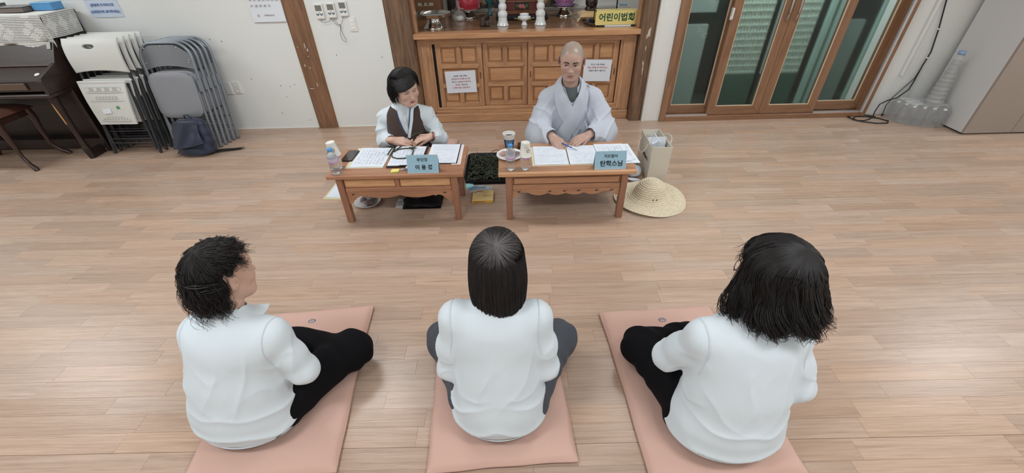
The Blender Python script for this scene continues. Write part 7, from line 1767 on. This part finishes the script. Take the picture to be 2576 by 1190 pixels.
# shirt collar, folded over and open at the front
b = MB()
def colr(u, v):
    a = PI * (-.30 + 1.60 * u); rr = .060 + .024 * v; ext = 1 + .55 * v * (abs(u - .5) * 2) ** 4
    return (-.045 + rr * math.cos(a) * ext, -.075 + rr * .95 * math.sin(a) * ext, 0.566 - .036 * v + .012 * math.sin(a) * (1 - v) - .034 * (abs(u - .5) * 2) ** 2 * (.4 + .6 * v))
b.sheet(colr, 40, 6, .003); b.build('collar', M_SHIRT, tl)

# --- right woman: wavy shoulder-length hair, glasses
HT, HR = (-.052, -.145, .688), rot_of(.55, .16, -.02)
PR = dict(PARTS_M); PR['parts'] = [((.005, .006, .12), (.216, .160, .152), .04), ((0, -.012, .26), (.194, .140, .16), .06), ((0, -.045, .40), (.188, .124, .15), .06), ((0, -.062, .485), (.158, .088, .066), .05)]; PR['seat'] = (.215, .158, .115); PR['neck'] = (-.03, -.07, .545)
PR['caps'] = [((-.140, -.056, .480), (.145, -.066, .480), .055, .055, .04), ((0, -.066, .49), (-.02, -.07, .555), .09, .058, .05)]
ar = {1: ((.160, -.066, .475), (.215, -.135, .290), (.06, -.30, .20), (-.02, -.34, .17)), -1: ((-.160, -.066, .475), (-.215, -.0, .27), (-.14, -.22, .18), (-.06, -.28, .15))}
lr = {1: ((.105, -.03, .105), (.225, -.335, .090), (-.02, -.42, .055)), -1: ((-.105, -.03, .105), (-.27, -.31, .085), (.02, -.40, .055))}
tr, Fr, Sr, Gr = seated_back('person in white t-shirt with wavy black shoulder length hair, seated on the right', (.795, .865, .030), PI + .02, HT, HR, PR, ar, lr, M_BLK, (.056, .22), None, seed=6, build=1.12)
prm = dict(r=(.112, .116, .104), c=(0, .020, .026), end=lambda p: np.where(np.abs(np.angle(np.exp(1j * (p + PI / 2)))) < .80, .02, -.165 + .018 * np.cos(p * 7)), wide=lambda z: 1 + .42 * np.clip(-z / .16, 0, 1) ** 1.3 - .14 * np.clip((-z - .17) / .08, 0, 1), crown=(-.015, .0), tilt=.50, base_t=.86)
hair(tr, HR, HT, prm, 3600, M_HAIR, seed=23, rad=.0012, wave=(.019, 1.9), clump=56, jitter=.06, fly=.02, K=32, curl=.036)
hair(tr, HR, HT, prm, 1100, M_HAIR, seed=24, rad=.0013, wave=(.026, 2.1), clump=40, jitter=.08, fly=.03, K=34, base=False, name='loose_curls', curl=.034)
gl = bpy.data.objects.new('glasses', None); C.objects.link(gl); gl.parent = tr
M_GLF = mat('glasses_frame', rgb(96, 58, 74), .3, metal=.6)
for s_ in (-1, 1):
    b = MB(); b.tube([tuple(HR @ np.array([s_ * .032 + .024 * math.cos(a), -.103 + .006 * abs(math.cos(a)) * (1 if s_ * math.cos(a) > 0 else .2), -.006 + .018 * math.sin(a)]) + np.array(HT)) for a in [2 * PI * k / 24 for k in range(24)]], .0013, 6, closed=True); b.build('rim', M_GLF, gl)
    b = MB(); b.tube([tuple(HR @ np.array(p) + np.array(HT)) for p in ((s_ * .056, -.098, .002), (s_ * .072, -.085, .002), (s_ * .080, -.02, .0), (s_ * .082, .01, -.004))], .0015, 6); b.build('temple', M_GLF, gl)
b = MB(); b.tube([tuple(HR @ np.array(p) + np.array(HT)) for p in ((-.010, -.106, .0), (0, -.109, .003), (.010, -.106, .0))], .0013, 6); b.build('bridge', M_GLF, gl)

# ================================================================== woman in the brown vest
tv = person('person with short black hair in a brown vest, seated at the left table', (-.800, 3.07, .030), 0)
HT, HR = np.array((.052, -.045, .700)), rot_of(.60, .20, -.10); NB = np.array((.018, .010, .545))
F = Field((-.34, -.34, .0), (.40, .30, .86), .0034)
F.cap(NB, HT + HR @ np.array([0, .018, -.040]), .056, .051, .02)
F.ell((0, .02, .13), (.15, .11, .11), .05); F.cap((0, .02, .14), (.01, .01, .42), .11, .10, .05)
AV = {-1: ((-.145, .005, .470), (-.186, -.035, .300), (-.085, -.145, .348), (.085, -.125, .348)), 1: ((.170, .005, .480), (.262, -.050, .310), (.205, -.130, .366), (.130, -.150, .368))}
for s_, (sh, el, wr, hn) in AV.items(): F.chain([NB - [0, 0, .09], np.array(sh) - [0, 0, .012], el], [.05, .034, .034], .02); F.cap(el, wr, .040, .027, .015)
hand(F, AV[-1][2], look((.155, .0, -.020), (.0, -.62, .75)), side=1, curl=(.34, .30, .30, .32), thumb=.3, sc=1.02, thumb_out=.35, spread=.03)
hand(F, AV[1][2], look((-.110, -.045, .002), (.10, -.35, .9)), side=-1, curl=(.70, .75, .8, .85), thumb=.25, sc=.98, thumb_out=.30, spread=.03)
for s_ in (-1, 1): F.chain([(s_ * .09, 0, .10), (s_ * .26, -.20, .07), (-s_ * .02, -.26, .05)], [.08, .055, .038], .03)
head_field(F, HR, HT, 1.0, jaw=1.06, cheek=1.10)
def tint_v(P):
    q = (P - HT) @ HR; t = np.zeros((len(P), 4)); t[:, 3] = 1
    for s_ in (-1, 1): t[:, 1] += .28 * np.exp(-(((q[:, 0] - s_ * .042) / .018) ** 2 + ((q[:, 2] + .032) / .016) ** 2)) * (q[:, 1] < 0)
    return t
skin_mesh(F, 'body', M_SKIN, tv, tint=tint_v)
face_features(F, HR, HT, 1.0, tv, mat('brow_soft', rgb(96, 76, 68), .7), mat('lip_red', rgb(178, 84, 84), .35), gaze=.3, open_=.55, brow_w=.75)
G = Field((-.42, -.40, .0), (.42, .30, .34), .007); G.ell((0, .02, .105), (.17, .12, .10), .03)
for s_ in (-1, 1): G.chain([(s_ * .09, 0, .10), (s_ * .26, -.20, .075)], [.095, .068], .05); G.cap((s_ * .26, -.20, .075), (-s_ * .02, -.26, .055), .068, .058, .03)
skin_mesh(G, 'trousers', mat('dark_trousers', rgb(38, 38, 44), .8), tv)
S = Field((-.36, -.32, .05), (.40, .28, .66), .0048)
TP = [((0, .02, .14), (.178, .140, .12), .04), ((0, .012, .27), (.165, .125, .15), .06), ((.005, .01, .40), (.165, .112, .14), .06), ((.010, .01, .485), (.135, .078, .060), .05)]
for c, r, k in TP: S.ell(c, r, k)
S.cap((-.105, .006, .480), (.130, .006, .488), .050, .050, .04); S.cap(NB + [0, 0, -.05], NB + [0, -.004, .034], .085, .060, .04)
for s_, (sh, el, wr, hn) in AV.items():
    sh, el, wr = map(np.array, (sh, el, wr)); S.ell(sh, (.044, .050, .042), .05); S.cap(NB + [s_ * .03, 0, -.015], sh, .046, .044, .05); S.chain([sh, (sh + el) / 2 + [s_ * .006, 0, -.004], el, el * .5 + wr * .5, el * .22 + wr * .78], [.046, .050, .050, .045, .040], .03)
S.cap(NB + [0, -.006, .040], NB + HR @ np.array([0, -.01, .12]), .050, .056, .003, op='sub')
for s_, (sh, el, wr, hn) in AV.items():
    el, wr = np.array(el), np.array(wr); d = (wr - el) / np.linalg.norm(wr - el); c = el * .20 + wr * .80; S.cap(c, c + d * .12, .034, .036, .002, op='sub'); 
def dv(P, N):
    x, y, z = P[:, 0], P[:, 1], P[:, 2]; arm = smoothstep(.13, .18, np.abs(x))
    n1 = vnoise(P, 7, 3); return arm * (.008 * ridge(z * 24 + np.abs(x) * 15 + 2.6 * n1, 2.4) + .004 * ridge(x * 36 - z * 26 + y * 20 + 2.5 * n1, 3)) + .0015 * np.sin(z * 50 + x * 20) * (1 - arm) - .002
skin_mesh(S, 'shirt', M_SHIRT, tv, disp=dv)
W = Field((-.30, -.30, .05), (.32, .28, .62), .0048)
for c, r, k in TP: W.ell(c, np.array(r) + .012, k)
W.cap((-.080, .006, .490), (.105, .006, .498), .057, .057, .04)
for s_, (sh, el, wr, hn) in AV.items():
    sh, el = np.array(sh), np.array(el); W.cap(sh + [s_ * .012, 0, .06], sh + [s_ * .004, -.005, -.045], .062, .064, .01, op='sub'); W.cap(sh + [s_ * .01, -.005, -.04], el + [s_ * .02, -.02, .0], .062, .066, .01, op='sub')
W.cap(NB + [.0, -.02, .05], NB + [.0, .01, -.03], .085, .060, .006, op='sub')
W.cap((.022, -.09, .55), (.030, -.15, .345), .066, .004, .004, op='sub', flat=((0, 1, 0), .35))
W.halfspace((0, 0, .08), (0, 0, -1), .004)
skin_mesh(W, 'vest', mat('brown_vest', rgb(66, 50, 44), .82, sheen=.25, bump=.2, bscale=300), tv, disp=lambda P, N: .0022 * np.sin(P[:, 2] * 40 + P[:, 0] * 16) * smoothstep(.45, .25, P[:, 2]) + .002 * ridge(P[:, 0] * 30 + P[:, 2] * 8, 3))
nape = [(NB[0] + .056 * math.cos(a), NB[1] - .006 + .056 * math.sin(a), NB[2] + .030 + .010 * math.sin(a)) for a in [2 * PI * k / 40 for k in range(40)]]
b = MB(); b.tube(nape, .006, 8, closed=True); b.build('stand_collar', M_SHIRT, tv)
drape(S, [(.020, .555), (.022, .50), (.026, .40)], .022, .003, 'button_placket', M_SHIRTS, tv)
b = MB()
for z in (.520, .470): 
    g = S.frame().march((.022, -.5, z), (0, 1, 0), .6, 260); b.lathe([(.0001, .003), (.005, .0025), (.0058, 0)], 12, M=T(g[0], g[1] - .0065, g[2], rx=PI / 2))
b.build('button', mat('button_pearl', rgb(226, 224, 216), .25), tv)
b = MB(); g = W.frame().march((.055, -.5, .335), (0, 1, 0), .6, 260); b.lathe([(.0001, .004), (.007, .003), (.0085, 0)], 16, M=T(g[0], g[1] - .002, g[2], rx=PI / 2)); b.build('badge', mat('badge_gold', rgb(226, 190, 150), .3, metal=.3), tv)
# blue lanyard
def surf(Fs, x, z, lift):
    best = None
    for q in Fs:
        g = q.frame().march((x, -.5, z), (0, 1, 0), .6, 260)
        if g is not None and (best is None or g[1] < best[1]): best = g
    return (best[0], best[1] - lift, best[2])
M_LAN = mat('lanyard_blue', rgb(44, 74, 128), .5)
b = MB()
for x0, x1, z0, z1 in ((-.038, .018, .545, .330), (.066, .024, .560, .330)): b.tube([surf((S, W), x0 + (x1 - x0) * k / 12, z0 + (z1 - z0) * k / 12, .004) for k in range(13)], .0028, 6)
b.tube([surf((S, W), .018, .33, .005), surf((S, W), .022, .30, .006), surf((S, W), .014, .26, .006)], .0035, 6); b.tube([surf((S, W), .024, .33, .005), surf((S, W), .030, .29, .006)], .003, 6); b.build('lanyard', M_LAN, tv)
drape(S, [(.082, .560), (.070, .48), (.036, .355)], .020, .012, 'white_neck_strip', M_SHIRT, tv)
b = MB(); c = np.array(AV[1][2]) + [.012, .004, -.002]; d = np.array(AV[1][3]) - np.array(AV[1][2]); d /= np.linalg.norm(d); u = np.cross(d, [0, 0, 1.0]); u /= np.linalg.norm(u); v = np.cross(d, u)
b.tube([tuple(c + (u * math.cos(a) + v * math.sin(a)) * .031) for a in [2 * PI * k / 24 for k in range(24)]], .0035, 8, closed=True); b.build('bracelet', mat('bracelet_red', rgb(132, 52, 52), .4), tv)
kn = thing('knotted_cord', 'short dark green cord knot held between the hands of the vest woman', 'cord', (-.690, 2.917, .425))
b = MB(); b.tube([(-.045, -.012, -.012), (-.02, -.006, .002), (.0, .004, -.004), (.02, -.002, .010), (.045, .006, .022)], [.004, .006, .006, .005, .003], 8); b.tube([(-.02, .0, .0), (.0, -.01, .01), (.018, .006, .004), (.03, -.006, .016)], [.003, .006, .005, .003], 8); b.build('cord', M_CORD, kn)
# hair: short voluminous cut swept across the forehead
fr_ = lambda p: np.abs(np.angle(np.exp(1j * (p + PI / 2))))
prm = dict(r=(.102, .112, .106), c=(.0, .018, .024), end=lambda p: np.where(fr_(p) < 1.0, .058 + .0 * p, np.where(fr_(p) < 1.35, -.055, -.118) + .085 * smoothstep(.35, .9, np.cos(p))) + .006 * np.cos(p * 13), wide=lambda z: 1 + .10 * np.sin(np.clip(-z / .14, 0, 1) * PI) - .12 * np.clip(-z / .15, 0, 1) ** 2, crown=(.012, -.004))
hair(tv, HR, HT, prm, 3200, M_HAIR, seed=33, rad=.0011, wave=(.006, 1.8), clump=54, jitter=.11, fly=.12, K=20, curl=.010, lenjit=.22)
# swept fringe locks
r = np.random.default_rng(5)
def fringe_pt(t, b):
    X = (.052 - .018 * b) * (1 - t ** 1.05) + (-.084 - .014 * b) * t ** 1.05; Z = (.064 + .055 * b) * (1 - t ** 1.3) + (.022 + .060 * b) * t ** 1.3
    Y = .012 - .1155 * np.sqrt(np.clip(1 - (X / .108) ** 2 - ((Z - .010) / .127) ** 2, .03, 1)) - .003
    return np.stack([X, Y, Z], -1)
tt = np.linspace(0, 1, 24)[:, None]; bb = np.linspace(.04, 1, 12)[None, :]; G0 = fringe_pt(tt + 0 * bb, bb + 0 * tt); ix = np.arange(23)[:, None] * 12 + np.arange(11)[None, :]
np_mesh('fringe_base', G0.reshape(-1, 3) @ HR.T + HT, np.stack([ix, ix + 12, ix + 13, ix + 1], -1).reshape(-1, 4), M_HAIR, tv)
n = 1300; b0 = r.uniform(0, 1, n)[:, None]; t1 = np.linspace(0, 1, 16)[None, :] * r.uniform(.9, 1.06, n)[:, None]; pts = fringe_pt(t1, b0 + .06 * np.sin(t1 * 5 + r.uniform(0, 6, n)[:, None])); pts[..., 1] -= r.uniform(0, .006, n)[:, None]
tubes('fringe', pts @ HR.T + HT, .0010 * (1 - .5 * t1 ** 2), M_HAIR, tv)

# ================================================================== the monk
tk = person('person with shaved head in a pale grey robe, seated at the right table', (.455, 3.12, .030), 0)
HT, HR = np.array((-.018, -.030, .839)), rot_of(-.16, .13, .02); NB = np.array((-.012, .015, .665)); SC = 1.07
F = Field((-.34, -.48, .0), (.34, .28, 1.0), .0034)
F.cap(NB - [0, 0, .03], HT + HR @ np.array([0, .018, -.045]) * SC, .060, .056, .02)
F.ell((0, .02, .15), (.16, .12, .12), .05); F.cap((0, .02, .15), NB - [0, -.02, .18], .10, .09, .05)
AM = {-1: ((-.175, .01, .565), (-.245, -.10, .37), (-.160, -.285, .385), (-.09, -.40, .37)), 1: ((.170, .01, .565), (.248, -.08, .37), (.105, -.275, .388), (.01, -.35, .37))}
for s_, (sh, el, wr, hn) in AM.items(): F.chain([NB - [0, 0, .12], np.array(sh) - [0, 0, .02], el], [.05, .040, .036], .02); F.cap(el, wr, .042, .030, .015)
hand(F, AM[-1][2], look((.070, -.125, -.020), (-.25, -.20, .9)), side=1, curl=(.42, .40, .42, .46), thumb=.25, sc=1.10, thumb_out=.30, spread=.03)
hand(F, AM[1][2], look((-.110, -.075, -.012), (.15, -.25, .9)), side=-1, curl=(.36, .36, .38, .42), thumb=.30, sc=1.08, thumb_out=.35, spread=.035)
for s_ in (-1, 1): F.chain([(s_ * .09, 0, .10), (s_ * .27, -.22, .07), (-s_ * .02, -.28, .05)], [.08, .055, .038], .03)
head_field(F, HR, HT, SC, jaw=.92, cheek=.97)
def tint_m(P):
    q = ((P - HT) @ HR) / SC; t = np.zeros((len(P), 4)); t[:, 3] = 1
    line = .068 - .020 * (np.abs(q[:, 0]) / .05) ** 2 * (q[:, 1] < -.03); side = np.clip((q[:, 1] + .045) / .02, 0, 1) * np.clip((q[:, 2] + .03) / .02, 0, 1) * (np.abs(q[:, 0]) < .079)
    t[:, 0] = np.clip(np.clip((q[:, 2] - line) / .018, 0, 1) + side, 0, 1) * (q[:, 2] > -.06)
    for s_ in (-1, 1): t[:, 1] += .18 * np.exp(-(((q[:, 0] - s_ * .042) / .018) ** 2 + ((q[:, 2] + .032) / .016) ** 2)) * (q[:, 1] < 0) + .25 * np.exp(-(((q[:, 0] - s_ * .085) / .008) ** 2 + ((q[:, 2]) / .03) ** 2))
    return t
skin_mesh(F, 'body', M_SKIN_M, tk, tint=tint_m)
face_features(F, HR, HT, SC, tk, mat('brow_black', rgb(46, 38, 36), .7), mat('lip_brown', rgb(160, 112, 104), .45), gaze=-.5, open_=1.05, brow_w=1.5)
M_ROBE = mat('grey_robe', rgb(192, 199, 211), .85, sheen=.2, bump=.12, bscale=450); M_ROBE2 = mat('grey_robe_band', rgb(189, 196, 208), .85, sheen=.2, bump=.12, bscale=450)
B = Field((-.44, -.46, .0), (.44, .34, .80), .0055)
B.ell((0, .02, .12), (.27, .20, .15), .05); B.ell((0, .02, .28), (.19, .15, .18), .08); B.ell((0, .015, .46), (.185, .13, .17), .06); B.ell((0, .01, .575), (.155, .09, .075), .05)
B.cap((-.130, .01, .575), (.125, .01, .575), .058, .058, .05); B.cap(NB - [0, 0, .08], NB + [0, .006, .012], .095, .070, .05)
for s_ in (-1, 1): B.cap((s_ * .040 - .01, .02, .668), (s_ * .165, .01, .560), .042, .052, .05)
for s_ in (-1, 1):
    B.chain([(s_ * .10, .0, .13), (s_ * .30, -.16, .10), (s_ * .05, -.24, .085)], [.13, .105, .09], .06); B.cap((s_ * .30, -.05, .10), (s_ * .32, .05, .05), .10, .07, .06)
for s_, (sh, el, wr, hn) in AM.items():
    sh, el, wr = map(np.array, (sh, el, wr)); e2 = el + [s_ * .005, -.015, -.015]; w2 = e2 * .18 + wr * .82
    B.ell(sh, (.050, .060, .048), .06); B.chain([sh, sh * .5 + e2 * .5 + [s_ * .004, 0, 0], e2], [.054, .072, .082], .05); B.chain([e2, w2], [.085, .062], .05)
    B.chain([e2 + [s_ * .01, .02, -.05], e2 * .55 + wr * .45 + [s_ * .03, .0, -.055], w2 + [s_ * .02, .015, -.030]], [.085, .062, .034], .05)
    d = (wr - e2) / np.linalg.norm(wr - e2); B.cap(w2 + d * .02, w2 + d * .20, .047, .055, .004, op='sub')
B.halfspace((0, 0, .004), (0, 0, -1), .01)
# open neck: cut a V where the shirt and skin show
B.cap(NB + [0, -.03, .035], NB + HR @ np.array([0, -.03, .14]), .064, .072, .004, op='sub')
B.cap((-.010, -.125, .690), (.000, -.165, .535), .056, .010, .004, op='sub', flat=((0, 1, 0), .30))
def dk(P, N):
    x, y, z = P[:, 0], P[:, 1], P[:, 2]; arm = smoothstep(.13, .20, np.abs(x)); up = smoothstep(.30, .45, z)
    n1 = vnoise(P, 5, 7); n2 = vnoise(P, 12, 8); f1 = arm * .012 * ridge(z * 16 - np.abs(x) * 17 + y * 8 + 2.2 * n1, 2.6) * smoothstep(.60, .5, z)
    f2 = arm * .007 * ridge(np.abs(x) * 24 + z * 14 - y * 9 + 2.4 * n1 + .8 * n2, 2.8) * smoothstep(.64, .54, z)
    f3 = (1 - arm) * .009 * ridge(np.abs(x) * 21 + z * 7 + 1.4 * n1, 2.8) * smoothstep(.62, .5, z)
    low = smoothstep(.3, .15, z) * .008 * ridge(np.arctan2(x, -y) * 5 + z * 4, 2)
    return f1 + f2 + f3 + low - .004
skin_mesh(B, 'robe', M_ROBE, tk, disp=dk)
U = Field((-.14, -.16, .44), (.14, .16, .76), .005); U.ell((0, .012, .575), (.135, .104, .09), .04); U.ell((0, .010, .47), (.14, .118, .10), .04); U.cap(NB - [0, 0, .07], NB + [0, .002, .004], .078, .066, .03); U.cap(NB + [0, -.012, .018], NB + [0, -.04, .08], .060, .07, .003, op='sub')
skin_mesh(U, 'grey_undershirt', mat('undershirt_grey', rgb(84, 90, 92), .85, bump=.2, bscale=120), tk)
# crossed collar bands
def band3(inner, outer, name, lift, F=B, th=.0035):
    """ribbon between two edges; y None = lie on the robe"""
    def fix(L):
        o = []
        for x, y, z in L:
            if y is None: g = F.frame().march((x, -.6, z), (0, 1, 0), .6, 260); y = (g[1] if g is not None else o[-1][1]) - lift
            o.append((x, y, z))
        return np.array(o, float)
    I, O = fix(inner), fix(outer); m = len(I)
    def cr(Pn, u):
        f = u * (m - 1); i = min(int(f), m - 2); t = f - i; p0, p1, p2, p3 = Pn[max(i - 1, 0)], Pn[i], Pn[i + 1], Pn[min(i + 2, m - 1)]
        return .5 * (2 * p1 + (p2 - p0) * t + (2 * p0 - 5 * p1 + 4 * p2 - p3) * t * t + (3 * p1 - p0 - 3 * p2 + p3) * t ** 3)
    def pt(u, v):
        a, b_ = cr(I, u), cr(O, u); p = a * (1 - v) + b_ * v; bulge = .010 * math.sin(PI * v); n_ = np.array([p[0] * .6, p[1], 0]); n_ /= np.linalg.norm(n_) + 1e-9; return tuple(p + n_ * bulge)
    b = MB(); b.sheet(pt, 60, 10, th); return b.build(name, M_ROBE2, tk)
band3([(-.012, .088, .712), (-.062, .062, .714), (-.082, .0, .702), (-.076, -.060, .668), (-.052, -.105, .622), (-.022, None, .572), (.006, None, .530)],
      [(-.012, .105, .680), (-.085, .085, .672), (-.128, .0, .650), (-.132, -.058, .618), (-.122, None, .550), (-.092, None, .470), (-.060, None, .420)], 'collar_band', .010)
band3([(-.012, .092, .716), (.042, .066, .718), (.062, .0, .706), (.058, -.062, .672), (.036, -.108, .622), (.006, None, .562), (-.036, None, .475), (-.088, None, .385), (-.128, None, .305)],
      [(-.012, .110, .682), (.070, .090, .676), (.108, .0, .656), (.118, -.060, .620), (.108, None, .555), (.082, None, .480), (.042, None, .395), (-.005, None, .320), (-.035, None, .265)], 'collar_band', .016)
drape(B, [(-.035, .405), (-.01, .398), (.02, .388), (.05, .376)], .0035, .012, 'band_seam', mat('robe_seam', rgb(158, 166, 180), .9), tk, 2)
drape(B, [(.105, .690), (.125, .60), (.120, .50), (.085, .40), (.050, .32)], .006, .004, 'robe_edge', mat('robe_seam', rgb(158, 166, 180), .9), tk, 2)
# pen in his right hand
pk = thing('pen', 'blue ballpoint pen held by the monk over the open pages', 'pen', (.375, 2.722, .404)); d = np.array((.080, -.060, -.018))
b = MB(); b.tube([tuple(-d * .25), tuple(d * .55)], .0042, 10); b.build('barrel', M_PENB, pk); b = MB(); b.tube([tuple(d * .55), tuple(d * .9), tuple(d)], [.0042, .0035, .0008], 10); b.build('tip', mat('pen_tip', rgb(170, 180, 196), .3, metal=.4), pk)
